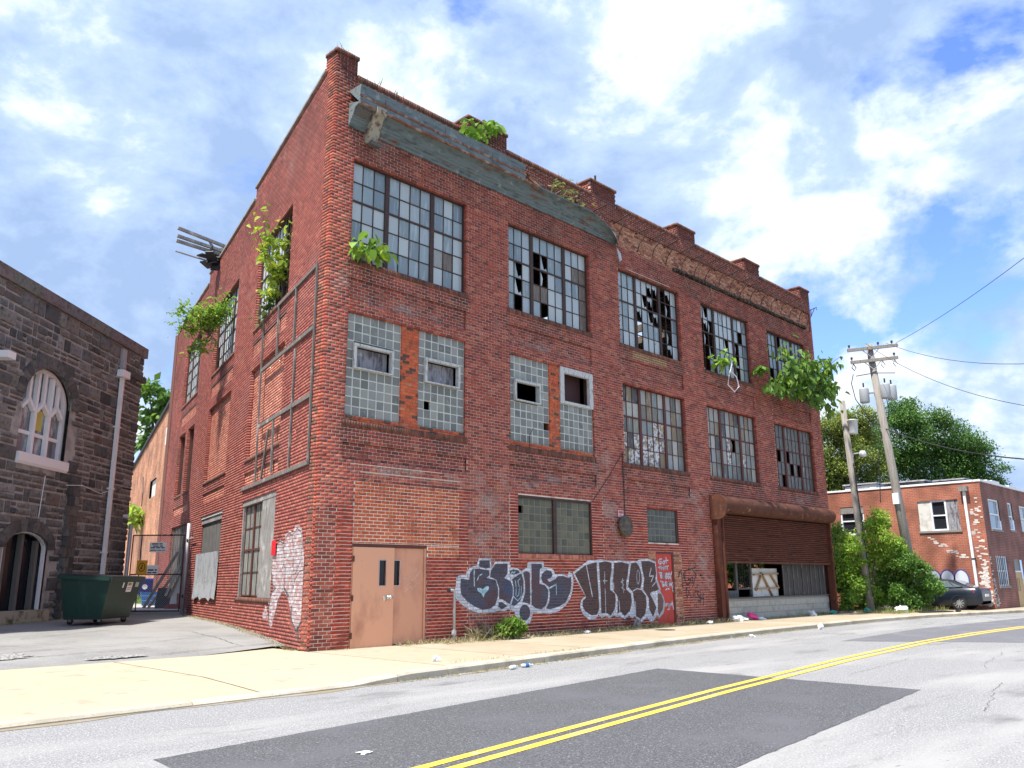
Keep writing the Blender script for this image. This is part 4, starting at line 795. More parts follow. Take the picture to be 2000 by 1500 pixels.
# ---------------------------------------------------------------- graffiti: paint sheets that follow each brick and the joints between
GR={'A_white':[[(3.827,1.272),(3.835,1.402),(3.914,1.46),(4.054,1.467),(4.134,1.46),(4.154,1.548),(4.255,1.637),(4.419,1.682),(4.47,1.675),(4.542,1.855),(4.923,1.868),(4.955,1.656),(5.009,1.671),(5.074,1.786),(5.58,1.799),(5.602,1.66),(5.827,1.646),(5.998,1.569),(6.207,1.648),(6.221,1.759),(6.327,1.8),(6.818,1.805),(6.839,1.668),(7.083,1.653),(7.206,1.589),(7.253,1.491),(7.53,1.5),(7.732,1.442),(7.813,1.55),(7.941,1.508),(7.986,1.309),(7.952,1.094),(7.841,0.866),(7.656,0.691),(7.375,0.553),(7.053,0.499),(6.669,0.527),(6.41,0.551),(6.373,0.443),(6.29,0.308),(6.174,0.266),(5.97,0.381),(5.769,0.479),(5.748,0.601),(5.527,0.653),(5.395,0.611),(5.221,0.631),(4.964,0.594),(4.713,0.58),(4.506,0.608),(4.261,0.673),(4.02,0.795),(3.841,0.928),(3.79,1.1)]],'A_dark':[[(3.974,1.387),(4.236,1.357),(4.256,1.504),(4.337,1.607),(4.523,1.616),(4.88,1.58),(4.902,1.46),(4.795,1.4),(5.094,1.354),(5.18,1.172),(5.179,0.961),(5.093,0.769),(4.922,0.684),(4.671,0.662),(4.423,0.741),(4.159,0.878),(3.988,1.025),(3.956,1.213)],[(4.574,1.81),(4.902,1.814),(4.912,1.64),(4.774,1.617),(4.543,1.668)],[(4.966,1.595),(5.095,1.733),(5.513,1.744),(5.511,1.505),(5.4,1.398),(5.621,1.321),(5.698,1.167),(5.685,0.953),(5.572,0.772),(5.309,0.899),(5.211,0.901),(5.223,1.141),(5.127,1.354),(4.912,1.422),(4.94,1.58)],[(5.2,0.826),(5.309,0.831),(5.505,0.729),(5.308,0.659),(5.189,0.722)],[(5.666,1.367),(5.893,1.475),(6.008,1.506),(6.075,1.318),(6.071,1.07),(5.954,0.84),(5.749,0.722),(5.638,0.756),(5.718,0.952),(5.72,1.166)],[(5.578,1.567),(5.714,1.606),(5.895,1.584),(5.94,1.522),(5.735,1.475),(5.589,1.49)],[(6.055,1.537),(6.194,1.561),(6.31,1.522),(6.309,0.755),(6.159,0.789),(6.022,0.808),(6.128,1.038),(6.121,1.318)],[(6.366,1.744),(6.744,1.748),(6.766,1.667),(6.68,1.603),(6.661,1.252),(6.853,1.219),(6.983,1.089),(6.978,0.898),(6.889,0.71),(6.719,0.62),(6.506,0.649),(6.355,0.738)],[(6.762,1.507),(6.935,1.596),(7.106,1.572),(7.165,1.475),(7.101,1.394),(6.953,1.362),(7.025,1.298),(7.224,1.345),(7.376,1.442),(7.579,1.442),(7.782,1.384),(7.886,1.425),(7.906,1.243),(7.846,1.013),(7.659,0.772),(7.378,0.665),(7.056,0.61),(6.887,0.631),(7.012,0.786),(7.043,1.025),(6.986,1.185),(6.781,1.283),(6.724,1.395)],[(6.306,0.554),(6.289,0.48),(6.246,0.419),(6.182,0.38),(6.107,0.368),(6.033,0.385),(5.971,0.429),(5.93,0.492),(5.916,0.565),(5.932,0.638),(5.974,0.699),(6.038,0.739),(6.113,0.752),(6.187,0.735),(6.25,0.692),(6.292,0.628)]],'A_cyan':[[(4.493,1.164),(4.586,1.171),(4.67,1.133),(4.796,1.213),(4.88,1.205),(4.859,1.116),(4.733,1.028),(4.701,0.94),(4.628,1.045),(4.514,1.09)]],'A_lines':[(0.029,[(4.398,1.608),(4.389,1.445),(4.405,1.209)]),(0.026,[(4.493,1.341),(4.544,1.445),(4.659,1.497)]),(0.017,[(5.778,1.335),(5.81,1.165),(5.797,0.981)]),(0.017,[(5.949,1.381),(5.869,1.32),(5.924,1.164),(5.899,0.98),(5.819,0.95)]),(0.017,[(5.718,0.952),(5.863,0.842),(5.978,0.947),(5.993,1.195)]),(0.026,[(7.296,1.247),(7.3,0.973)]),(0.040,[(7.021,1.137),(7.295,1.231)]),(0.040,[(6.369,1.097),(6.329,0.988)]),(0.022,[(5.634,1.506),(5.69,1.552),(5.724,1.506),(5.781,1.56)])],'B_white':[[(7.968,1.535),(8.505,1.801),(8.637,1.854),(9.205,1.892),(9.684,1.845),(9.967,1.88),(10.469,1.843),(10.839,1.869),(10.993,1.914),(11.413,1.931),(11.757,1.857),(11.828,1.52),(11.815,1.364),(11.969,1.073),(11.943,1.006),(12.106,0.825),(12.169,0.624),(12.067,0.361),(11.819,0.215),(11.731,0.327),(11.504,0.14),(11.352,0.135),(11.212,0.279),(10.941,0.15),(10.726,0.232),(10.624,0.342),(10.51,0.261),(10.371,0.35),(10.151,0.253),(9.946,0.343),(9.806,0.327),(9.67,0.373),(9.462,0.308),(9.33,0.374),(9.126,0.32),(8.998,0.415),(8.861,0.299),(8.57,0.309),(8.351,0.436),(8.233,0.637),(8.272,0.814),(8.467,0.911),(8.012,1.435)]],'B_dark':[[(8.046,1.505),(8.502,1.73),(8.983,1.816),(8.988,1.578),(9.03,0.921),(9.038,0.555),(8.932,0.417),(8.703,0.404),(8.45,0.512),(8.329,0.654),(8.35,0.793),(8.498,0.89)],[(9.083,1.807),(9.407,1.842),(9.64,1.802),(9.637,1.623),(9.552,1.329),(9.537,1.068),(9.756,0.961),(9.78,0.784),(9.714,0.536),(9.533,0.377),(9.334,0.445),(9.116,0.452),(9.118,0.961)],[(9.752,1.803),(10.107,1.828),(10.446,1.767),(10.382,1.518),(10.295,1.283),(10.281,1.07),(10.49,0.94),(10.522,0.726),(10.416,0.475),(10.157,0.336),(9.971,0.467),(9.828,0.409),(9.879,0.865),(9.691,1.035),(9.67,1.286),(9.722,1.581)],[(10.557,1.8),(10.799,1.824),(10.941,1.716),(11.036,1.475),(11.039,1.257),(10.952,1.084),(11.185,0.929),(11.233,0.667),(11.143,0.368),(10.909,0.226),(10.695,0.318),(10.632,0.724),(10.577,1.002),(10.368,1.133),(10.433,1.411)],[(11.045,1.86),(11.408,1.875),(11.734,1.811),(11.769,1.52),(11.714,1.32),(11.888,1.051),(11.413,0.925),(11.71,0.547),(11.515,0.269),(11.341,0.491),(11.336,0.817),(11.081,1.061),(11.16,1.366),(11.054,1.717)],[(11.82,0.941),(11.995,0.916),(12.097,0.714),(12.037,0.472),(11.826,0.302),(11.763,0.48)]],'B_lines':[(0.031,[(8.535,1.74),(8.646,1.312),(8.758,0.895)]),(0.022,[(9.324,1.559),(9.307,1.226)]),(0.022,[(9.244,1.309),(9.413,1.309)]),(0.024,[(9.317,1.102),(9.317,0.445)]),(0.020,[(9.704,1.265),(9.71,1.077)]),(0.026,[(9.918,0.76),(9.95,0.405)]),(0.020,[(10.183,1.326),(10.038,1.284),(10.175,1.199),(10.063,1.115),(10.201,1.05)]),(0.020,[(10.114,1.369),(10.143,0.977)]),(0.020,[(10.93,1.41),(10.92,1.335),(10.901,1.272),(10.876,1.229),(10.85,1.215),(10.825,1.23),(10.806,1.272),(10.796,1.336),(10.796,1.41),(10.807,1.485),(10.826,1.549),(10.85,1.591),(10.877,1.606),(10.902,1.591),(10.921,1.549),(10.931,1.485),(10.93,1.41)]),(0.022,[(10.686,0.723),(10.683,0.403)]),(0.031,[(10.597,1.023),(10.785,1.086),(11.006,1.051),(11.219,0.885),(11.272,0.58)]),(0.033,[(11.527,1.664),(11.413,1.431),(11.626,1.442),(11.497,1.276)]),(0.026,[(11.771,1.297),(11.545,1.143)]),(0.036,[(11.61,0.988),(11.452,0.947),(11.745,0.502)])],'D_text':[(0.029,[(12.124,1.939),(12.012,1.938),(11.941,1.856),(11.999,1.784),(12.114,1.821),(12.102,1.866),(12.021,1.856)]),(0.029,[(12.216,1.895),(12.162,1.822),(12.223,1.786),(12.293,1.841),(12.216,1.895)]),(0.029,[(12.354,1.988),(12.356,1.823)]),(0.029,[(12.28,1.887),(12.461,1.907)]),(0.029,[(11.928,1.693),(12.104,1.703)]),(0.029,[(12.027,1.739),(12.003,1.639)]),(0.029,[(12.089,1.721),(12.081,1.622)]),(0.029,[(12.202,1.731),(12.177,1.622)]),(0.029,[(12.086,1.676),(12.199,1.686)]),(0.029,[(12.21,1.631),(12.283,1.732),(12.323,1.632)]),(0.029,[(12.229,1.668),(12.32,1.674)]),(0.029,[(12.315,1.723),(12.462,1.737)]),(0.029,[(12.397,1.732),(12.388,1.632)]),(0.029,[(11.994,1.531),(12.028,1.369)]),(0.029,[(11.947,1.54),(12.105,1.531),(12.035,1.459),(12.128,1.423),(12.044,1.369)]),(0.029,[(12.239,1.441),(12.227,1.404),(12.202,1.381),(12.175,1.381),(12.154,1.404),(12.149,1.441),(12.161,1.478),(12.185,1.501),(12.213,1.501),(12.233,1.478),(12.239,1.441)]),(0.029,[(12.298,1.532),(12.282,1.35)]),(0.029,[(12.282,1.532),(12.393,1.504),(12.307,1.45),(12.4,1.404),(12.292,1.35)]),(0.029,[(12.428,1.532),(12.412,1.35)]),(0.029,[(12.428,1.532),(12.513,1.505),(12.437,1.45),(12.514,1.404),(12.422,1.35)]),(0.029,[(12.509,1.532),(12.55,1.441),(12.627,1.56)]),(0.029,[(12.55,1.441),(12.562,1.313)]),(0.029,[(12.068,1.279),(12.118,1.117)]),(0.029,[(12.005,1.288),(12.162,1.261),(12.094,1.207),(12.203,1.17),(12.118,1.117)]),(0.029,[(12.244,1.278),(12.232,1.134)]),(0.029,[(12.244,1.278),(12.338,1.251),(12.254,1.206),(12.344,1.133)]),(0.029,[(12.457,1.204),(12.446,1.167),(12.423,1.144),(12.397,1.145),(12.378,1.168),(12.373,1.205),(12.384,1.242),(12.407,1.265),(12.434,1.265),(12.453,1.242),(12.457,1.204)]),(0.029,[(12.473,1.123),(12.501,1.259),(12.57,1.113),(12.599,1.258)]),(0.029,[(12.612,1.222),(12.698,1.258),(12.612,1.04),(12.655,0.967)]),(0.029,[(12.254,1.026),(12.339,1.07),(12.45,1.051)]),(0.029,[(12.219,0.615),(12.316,0.631),(12.262,0.561),(12.199,0.571)]),(0.029,[(12.364,0.63),(12.371,0.522)]),(0.029,[(12.348,0.63),(12.442,0.601),(12.376,0.576),(12.437,0.538),(12.371,0.522)]),(0.029,[(12.436,0.529),(12.462,0.636),(12.521,0.572),(12.565,0.697),(12.624,0.453)]),(0.029,[(12.317,0.461),(12.415,0.471)])],'T_black':[(0.026,[(12.944,1.403),(13.008,1.551),(13.115,1.617)]),(0.026,[(13.109,1.551),(13.137,1.144),(13.167,1.107)]),(0.026,[(13.222,1.496),(13.261,1.366)]),(0.022,[(13.423,1.627),(13.315,1.571),(13.291,1.328),(13.378,1.179),(13.554,1.215),(13.602,1.346),(13.462,1.328)]),(0.026,[(13.492,1.627),(13.9,1.696)]),(0.022,[(13.753,1.629),(13.93,1.477),(13.805,1.289),(13.699,1.111)]),(0.020,[(13.712,1.402),(13.714,1.252)]),(0.040,[(14.176,1.458),(14.219,1.458)]),(0.022,[(13.332,1.059),(13.353,0.754)]),(0.018,[(13.332,1.059),(13.508,0.936),(13.376,0.809)]),(0.018,[(13.539,0.899),(13.562,0.787),(13.719,0.803),(13.735,0.952)]),(0.018,[(13.808,0.988),(13.802,0.764)]),(0.018,[(13.807,0.979),(14.052,0.966),(13.936,0.874),(14.069,0.797),(13.856,0.782)]),(0.018,[(14.123,0.965),(14.08,0.571)]),(0.018,[(14.03,0.76),(14.311,0.735)]),(0.018,[(14.295,0.906),(14.253,0.529)]),(0.018,[(13.949,0.668),(14.2,0.7)])],'H_text':[(0.013,[(2.34,1.405),(2.369,1.366),(2.397,1.396),(2.351,1.414)]),(0.013,[(2.408,1.405),(2.426,1.387),(2.453,1.414)]),(0.013,[(2.459,1.423),(2.475,1.458),(2.493,1.431),(2.509,1.467)]),(0.013,[(2.542,1.511),(2.577,1.493),(2.555,1.467)]),(0.013,[(2.588,1.529),(2.623,1.511)]),(0.013,[(2.622,1.546),(2.656,1.582),(2.702,1.6)]),(0.013,[(2.357,1.204),(2.449,1.177),(2.36,1.108)]),(0.013,[(2.436,1.23),(2.468,1.282)]),(0.013,[(2.48,1.291),(2.513,1.317),(2.525,1.29)]),(0.013,[(2.535,1.369),(2.57,1.334),(2.603,1.396)]),(0.013,[(2.627,1.378),(2.648,1.431)]),(0.013,[(2.682,1.475),(2.718,1.431),(2.751,1.511),(2.775,1.502)]),(0.013,[(2.505,1.211),(2.561,1.228),(2.54,1.167),(2.597,1.184)]),(0.013,[(2.607,1.228),(2.631,1.201)]),(0.013,[(2.653,1.254),(2.677,1.227)]),(0.013,[(2.698,1.298),(2.722,1.28)]),(0.013,[(2.756,1.289),(2.768,1.28)])],'S_white':[[(2.169,2.163),(1.963,2.263),(1.733,2.233),(1.558,2.1),(1.538,2.35),(1.198,2.428),(0.91,2.375),(0.768,2.517),(0.533,2.513),(0.291,2.434),(0.134,2.1),(-0.018,1.774),(-0.025,1.563),(-0.025,1.213),(-0.026,0.866),(-0.011,0.608),(0.263,0.391),(0.618,0.551),(0.83,0.776),(1.051,1.025),(1.429,1.151),(1.828,0.978),(2.02,0.671),(2.286,0.338),(2.541,0.424),(2.579,0.908),(2.253,1.184),(2.487,1.518),(2.506,1.935),(2.167,1.985)],[(3.149,0.579),(2.84,0.825),(2.564,0.519),(3.046,0.503)]],'S_black':[(0.039,[(2.135,2.181),(1.957,2.233),(1.722,2.184),(1.53,1.965),(1.517,1.735)]),(0.032,[(1.485,2.097),(1.522,2.272),(1.222,2.372),(0.966,2.312),(0.825,1.943),(0.719,1.573),(0.768,1.482)]),(0.032,[(0.933,2.32),(0.584,2.432),(0.306,2.344),(0.166,2.102),(0.203,1.78),(0.542,1.516),(0.768,1.482)]),(0.026,[(1.703,1.586),(1.509,1.697),(1.349,1.619),(1.393,1.319),(1.504,1.169)]),(0.082,[(1.369,1.207),(1.02,1.044)]),(0.032,[(2.448,1.517),(2.353,1.281),(2.102,1.195)]),(0.046,[(2.104,1.204),(2.39,1.106),(2.574,0.889),(2.488,0.368)]),(0.026,[(1.5,1.15),(2.02,0.671)]),(0.032,[(0.682,1.21),(0.581,1.372),(0.289,1.549),(0.038,1.563)]),(0.026,[(0.866,1.465),(0.682,1.21)]),(0.082,[(0.74,0.832),(0.728,0.6)]),(0.065,[(0.687,0.566),(0.323,0.371),(0.035,0.521)]),(0.131,[(0.203,0.411),(0.137,0.225)]),(0.016,[(1.369,1.544),(1.264,0.382)])]}

def clip_rect(P, r):
    a, b, c, d = r
    for ax, lim, sg in ((0, a, 1), (0, b, -1), (1, c, 1), (1, d, -1)):
        out = []
        for i in range(len(P)):
            p, q = P[i-1], P[i]; pi = (p[ax]-lim)*sg >= 0; qi = (q[ax]-lim)*sg >= 0
            if pi != qi:
                t = (lim-p[ax])/(q[ax]-p[ax]); out.append((lerp(p[0], q[0], t), lerp(p[1], q[1], t)))
            if qi: out.append(q)
        P = out
        if len(P) < 3: return []
    return P
def tris_of(poly):
    P = [Vector((a, b, 0)) for a, b in poly]; return [[poly[i] for i in t] for t in tessellate_polygon([P])]
def stroke(w, pts):
    out = []
    for p, q in zip(pts, pts[1:]):
        d = Vector((q[0]-p[0], q[1]-p[1]))
        if d.length < 1e-6: continue
        n = Vector((-d.y, d.x)).normalized()*(w/2); out.append([(p[0]-n.x, p[1]-n.y), (q[0]-n.x, q[1]-n.y), (q[0]+n.x, q[1]+n.y), (p[0]+n.x, p[1]+n.y)])
    for p in pts: out.append([(p[0]+w/2*math.cos(a), p[1]+w/2*math.sin(a)) for a in [math.pi*2*i/7 for i in range(7)]])
    return out
tints = {}
def paint(name, T, rows, convex, lift, m, parent, label=None, joint=-.009, extra=(), jt=1.0):
    k = MB(); bb = [(min(p[0] for p in c), max(p[0] for p in c), min(p[1] for p in c), max(p[1] for p in c)) for c in convex]
    U0 = min(b[0] for b in bb); U1 = max(b[1] for b in bb); Z0 = min(b[2] for b in bb); Z1 = max(b[3] for b in bb); rects = [(r[1], r[2], r[3], r[4], r[5]+.0022) for r in rows if r[0] is T and r[2] > U0 and r[1] < U1 and r[4] > Z0 and r[3] < Z1]+list(extra)
    for c, b in zip(convex, bb):
        if joint is not None: k.add([T(p[0], joint+.002+lift, p[1]) for p in c], [tuple(range(len(c)))], (jt, jt, jt))
        for r in rects:
            if r[1] < b[0] or r[0] > b[1] or r[3] < b[2] or r[2] > b[3]: continue
            q = clip_rect(c, r[:4])
            if q:
                tt = tints.setdefault((round(r[0], 3), round(r[2], 3)), random.uniform(.72, 1.2)); k.add([T(p[0], r[4]+lift, p[1]) for p in q], [tuple(range(len(q)))], (tt, tt, tt))
    o = k.build(name, m, parent); tag(o, kind='stuff')
    if label: o['label'] = label
    return o
def polys(key): return [t for P in GR[key] for t in tris_of(P)]
def lines(key, f=1.0): return [c for w, P in GR[key] for c in stroke(w*f, P)]
DR = [(11.80, 12.66, 0, 2.10, -.0285)]
g = paint('graffiti', T_front, BK.rows, polys('A_white'), .0008, m_white_paint, FAC, jt=.6, label= 'white-outlined dark blue bubble letters left of the low shrub')
paint('graffiti_fill', T_front, BK.rows, polys('A_dark'), .0018, m_navy_paint, g, jt=2.2); paint('graffiti_lines', T_front, BK.rows, lines('A_lines')+polys('A_cyan'), .0028, m_cyan_paint, g)
g = paint('graffiti', T_front, BK.rows, polys('B_white'), .0008, m_white_paint, FAC, jt=.6, label= 'white-outlined brown bubble letters reaching onto the red door', extra=DR)
paint('graffiti_fill', T_front, BK.rows, polys('B_dark'), .0018, m_brown_paint, g, extra=DR, jt=2.2); paint('graffiti_lines', T_front, BK.rows, lines('B_lines'), .0028, m_white_paint, g, extra=DR)
paint('sprayed_words', T_front, [], lines('D_text', 1.25), .004, m_white_paint, rd, 'white sprayed words on the red door', joint=None, extra=DR)
paint('black_tag', T_front, BK.rows, lines('T_black', 1.8), .0008, m_black_paint, FAC, 'black sprayed tag between red door and shutter')
paint('scratched_writing', T_front, [], lines('H_text', 1.0), .003, mat('pale_scratch', (.74, .52, .42), .6), FAC, 'pale scratched writing on the salmon door', joint=None, extra=[(2.03, 2.885, .02, 2.045, -.047)])
g = paint('graffiti', T_side, BS.rows, polys('S_white'), .0008, m_pink_paint, FAC, jt=.45, label= 'tall white graffiti with grey outlines on the side wall corner')
paint('graffiti_lines', T_side, BS.rows, lines('S_black', .8), .0018, mat('grey_spray_paint', (.10, .11, .125), .7), g)

# ---------------------------------------------------------------- the stone church on the left
CHU = empty('stone_church', (-1.2, 12.4, .25)); tag(CHU, 'dark rough stone church with a white traceried arched window', 'church')
PH = R(46.5); CD = Vector((math.sin(PH), math.cos(PH), 0)); CN = Vector((math.cos(PH), -math.sin(PH), 0)); CP0 = Vector((-1.2, 12.4, 0))
def T_ch(u, o, z): p = CP0+CD*u+CN*o; return (p.x, p.y, z)
def chp(k, name, m, smooth=False, parent=None):
    o = k.build(name, m, parent or CHU, smooth)
    if parent is None: o.matrix_parent_inverse = Matrix.Translation(-Vector((-1.2, 12.4, .25)))
    return o
m_stone = mat('rough_grey_stone', (1, 1, 1), .95, attr=True, spec=.2, noise=[(7, 6, .48, .72, (.055, .052, .048), U), (1.2, 5, .55, .75, (.125, .115, .10), U)], bump=(24, 1.0, 6))
m_stmort = mat('pale_pointing', (.40, .395, .38), .95, noise=[(3, 5, .45, .7, (.19, .188, .18), U)])
CL, CR, CT = -7.5, 4.55, 9.40
def arch_z(u, uc, hw, spring, rise):          # pointed-segmental outline
    t = abs(u-uc)/hw
    return spring+rise*math.sqrt(max(0, 1-t*t)) if t < 1 else -9
AW = (-1.0, 1.22, 6.55, .98); AD = (-1.2, 1.02, 2.30, .47)     # centre, half width, spring, rise
def in_arch(u, z, A, lo, grow=0.0):
    return abs(u-A[0]) < A[1]+grow and lo < z < arch_z(u, A[0], A[1]+grow, A[2], A[3]+grow)
k = MB(); us = np.arange(CL, CR+.001, .15); us[-1] = CR
for a, b in zip(us, us[1:]):
    um = (a+b)/2; segs = [(-.3, CT)]
    for A, lo in ((AW, 4.68), (AD, .62)):
        if abs(um-A[0]) < A[1]:
            hi = arch_z(um, *A); ns = []
            for p, q in segs:
                if q <= lo or p >= hi: ns.append((p, q)); continue
                ns += [(p, lo), (hi, q)]
            segs = ns
    for p, q in segs: k.quad(T_ch(a, -.006, p), T_ch(b, -.006, p), T_ch(b, -.006, q), T_ch(a, -.006, q))
chw = chp(k, 'church_wall', m_stmort)
k = MB(); k.fbox(T_ch, CL, CR-.03, -3.2, -.5, -.3, CT); chp(k, 'shallow_church_body', m_stmort); k = MB(); k.fbox(T_ch, CR-.3, CR-.02, -.49, -.03, -.3, CT); chp(k, 'church_corner', m_stmort)  # unseen body kept shallow to let sunlight past into the yard
stones = []
z = .20
while z < CT-.02:
    h = random.choice((.16, .19, .24, .30, .37, .42)); h = min(h, CT-z)
    if CT-z-h < .12: h = CT-z
    u = CL+random.uniform(-.4, 0)
    while u < CR:
        w = random.uniform(.20, .80); u1 = min(u+w, CR+.02)
        if CR-u1 < .2: u1 = CR+.02
        parts = [(z, h)]
        if h > .27 and random.random() < .42: hs = h*random.uniform(.38, .62); parts = [(z, hs), (z+hs, h-hs)]
        for (zz_, hh) in parts:
            a, b = u, u1; uc, zc = (a+b)/2, zz_+hh/2; skip = False
            for A, lo in ((AW, 4.50), (AD, .30)):
                g = .36
                if in_arch(uc, zc, A, lo, g*.72): skip = True
                if not skip and zc > lo and zc < A[2]:
                    if a < A[0]-A[1] < b: b = A[0]-A[1]
                    if a < A[0]+A[1] < b: a = A[0]+A[1]
                if b-a < .07: skip = True
            if not skip: stones.append((a, b, zz_, zz_+hh))
        u = u1
    z += h
def stone_geo(w, h, d):
    W, H = w/2-.013, h/2-.013; e = .03; f = lambda a, q, b: tuple(CD*a+CN*q+Vector((0, 0, b)))
    r = lambda s: random.uniform(-s, s)
    V = [f(-W, -.05, -H), f(W, -.05, -H), f(W, -.05, H), f(-W, -.05, H), f(-W+e+r(.012), d*.7+r(.012), -H+e), f(W-e+r(.012), d*.7+r(.012), -H+e+r(.01)), f(W-e+r(.012), d*.7+r(.012), H-e), f(-W+e, d*.7+r(.012), H-e+r(.01)), f(r(W*.5), d*1.25, r(H*.4))]
    return V, [(0, 1, 5, 4), (1, 2, 6, 5), (2, 3, 7, 6), (3, 0, 4, 7), (4, 5, 8), (5, 6, 8), (6, 7, 8), (7, 4, 8)]
STC = [(.125, .128, .128), (.095, .099, .10), (.155, .156, .152), (.16, .154, .142), (.068, .071, .073), (.12, .116, .112), (.20, .20, .192), (.145, .125, .11)]
stones.sort(key=lambda q: (Vector(T_ch((q[0]+q[1])/2, 0, (q[2]+q[3])/2))-Vector((-9.2, -14.8, 1.3))).length)
vis = [q for q in stones if q[1] > -4.2]; one = set(vis[:300]); jb = MB()
for q in stones:
    a, b, c, d = q; V, F = stone_geo(b-a, d-c, random.uniform(.025, .06)); col = random.choice(STC); t = random.uniform(.8, 1.2); col = tuple(x*t*1.25 for x in col); ct = Vector(T_ch((a+b)/2, 0, (c+d)/2))
    if q in one: k = MB(); k.add(V, F, col); o = k.build('stone_block', m_stone, chw); o.location = ct
    else: jb.add([Vector(v)+ct for v in V], F, col)
tag(jb.build('stone_blocks', m_stone, chw), kind='stuff')
def voussoirs(A, t0, n, thick, m_name='arch_stone'):
    uc, hw, sp, ri = A; pts = []
    for i in range(n+1):
        a = math.pi*i/n; pts.append((Vector((uc-hw*math.cos(a), sp+ri*math.sin(a))), Vector((uc-(hw+thick)*math.cos(a), sp+(ri+thick)*math.sin(a)))))
    for (p, P), (q, Q) in zip(pts, pts[1:]):
        g = (q-p)*.03; k = MB(); c = random.choice(STC[:4]); k.prism([T_ch(v.x, t0+random.uniform(-.01, .01), v.y) for v in (p+g, q-g, Q-g, P+g)], -CN*(t0+.10), c); k.build(m_name, m_stone, chw)
voussoirs(AW, .05, 17, .36); voussoirs(AD, .05, 13, .36)
voussoirs((AW[0], AW[1]-.0, AW[2], AW[3]-.0), -.02, 15, .05, 'inner_arch_stone')
# coping, ledge, buttress
n = 9
for i in range(n): k = MB(); k.fbox(T_ch, lerp(CL, CR+.10, i/n)+.006, lerp(CL, CR+.10, (i+1)/n)-.006, -.6, .10, CT, CT+.36, (random.uniform(.17, .22), random.uniform(.165, .20), .17)); chp(k, 'coping_stone', m_stone)
for zz_, p in ((8.46, .12),):
    k = MB(); k.fbox(T_ch, 3.35, CR+.12, -.1, p, zz_, zz_+.2, (.10, .095, .085)); chp(k, 'ledge_stone', m_stone)
for i in range(14):
    zz_ = .25+i*.31
    for j, (a, b) in enumerate(((.52, .80), (.80, 1.06)) if i % 2 else ((.50, .68), (.68, 1.08))): k = MB(); k.fbox(T_ch, a+.006, b-.006, -.05, .16-.004*i, zz_+.006, zz_+.304, random.choice(STC)); chp(k, 'buttress_stone', m_stone)
# window: white timber tracery
def ch_in(o): return -.22+o
k = MB(); pts = [(AW[0]-AW[1]*math.cos(math.pi*i/18), AW[2]+AW[3]*math.sin(math.pi*i/18)) for i in range(19)]
wt = MB(); 
outer = [(AW[0]-AW[1]+.0, 4.92)]+pts+[(AW[0]+AW[1], 4.92)]
inner = [(AW[0]+(u-AW[0])*.88, 4.92 if i in (0, len(outer)-1) else AW[2]+(z-AW[2])*.88) for i, (u, z) in enumerate(outer)]
for i in range(len(outer)-1):
    wt.prism([T_ch(*(p[0], -.16, p[1])) for p in (outer[i], outer[i+1], inner[i+1], inner[i])], -CN*.12)
cw_ = chp(wt, 'church_window', m_white); cw_['label'] = 'white traceried arched window'
def wbar(p, q, w, o=-.18, d=.10): 
    k = MB(); k.bar(T_ch(p[0], o, p[1]), T_ch(q[0], o, q[1]), w, d, CN) if 0 else k.bar(T_ch(p[0], o, p[1]), T_ch(q[0], o, q[1]), d, w, CN); return k
uc, hw = AW[0], AW[1]*.88
for s in (-1, 1): wbar((uc+s*hw/3, 4.9), (uc+s*hw/3, 7.34), .13).build('mullion', m_white, cw_)
for j in range(3):
    a = uc-hw+j*hw*2/3+.06; b = a+hw*2/3-.12; m_ = (a+b)/2
    for p, q in (((a, 6.22), (m_, 6.52)), ((m_, 6.52), (b, 6.22))): wbar(p, q, .12).build('light_head', m_white, cw_)
    wbar((m_, 6.5), (m_, arch_z(m_, AW[0], AW[1]*.88, AW[2], AW[3]*.88)), .09).build('tracery_bar', m_white, cw_)
    wbar((a, 5.55), (b, 5.55), .05, -.22).build('sash_bar', m_white, cw_)
m_chglass = mat('dark_church_glass', (.16, .18, .20), .06, spec=1.0, noise=[(2.5, 3, .46, .60, (.46, .52, .56), (1, 1, .5))])
k = MB(); k.add([T_ch(u, -.26, z) for u, z in outer], [tuple(range(len(outer)))]); k.build('window_glass', m_chglass, cw_)
m_lead = mat('yellow_leaded_glass', (.55, .48, .10), .3)
for j in range(3):
    a = uc-hw+j*hw*2/3+.16; k = MB(); k.fbox(T_ch, a, a+hw*2/3-.32, -.255, -.25, 5.7, 6.3); k.build('leaded_light', m_lead if j == 1 else m_chglass, cw_)
k = MB(); k.fbox(T_ch, AW[0]-AW[1]-.02, AW[0]+AW[1]+.06, -.3, .10, 4.66, 4.92); k.fbox(T_ch, AW[0]-AW[1], AW[0]+AW[1]+.04, -.3, .07, 4.60, 4.66); k.build('window_sill', m_white, cw_)
# low arched door-window with dark glass and stone posts
k = MB(); pts = [(AD[0]-AD[1]*math.cos(math.pi*i/12), AD[2]+AD[3]*math.sin(math.pi*i/12)) for i in range(13)]; od = [(AD[0]-AD[1], .62)]+pts+[(AD[0]+AD[1], .62)]
k.add([T_ch(u, -.30, z) for u, z in od], [tuple(range(len(od)))]); dd = chp(k, 'church_door', mat('dark_blue_glass', (.010, .013, .02), .15, noise=[(1.5, 2, .5, .65, (.02, .028, .024), U)])); dd['label'] = 'low arched opening with dark glass between stone posts'
for u in (-1.92, -1.15, -.42):
    k = MB(); k.bar(T_ch(u, -.22, .62), T_ch(u, -.22, arch_z(u, *AD)-.05), .12, .13, CN); k.build('stone_post', mat('pale_grit_post', (.15, .145, .13), .95, bump=(40, .6)), dd)
idp = [(AD[0]+(u-AD[0])*.95, AD[2]+(z-AD[2])*.92 if z > AD[2] else z) for u, z in od]
k = MB()
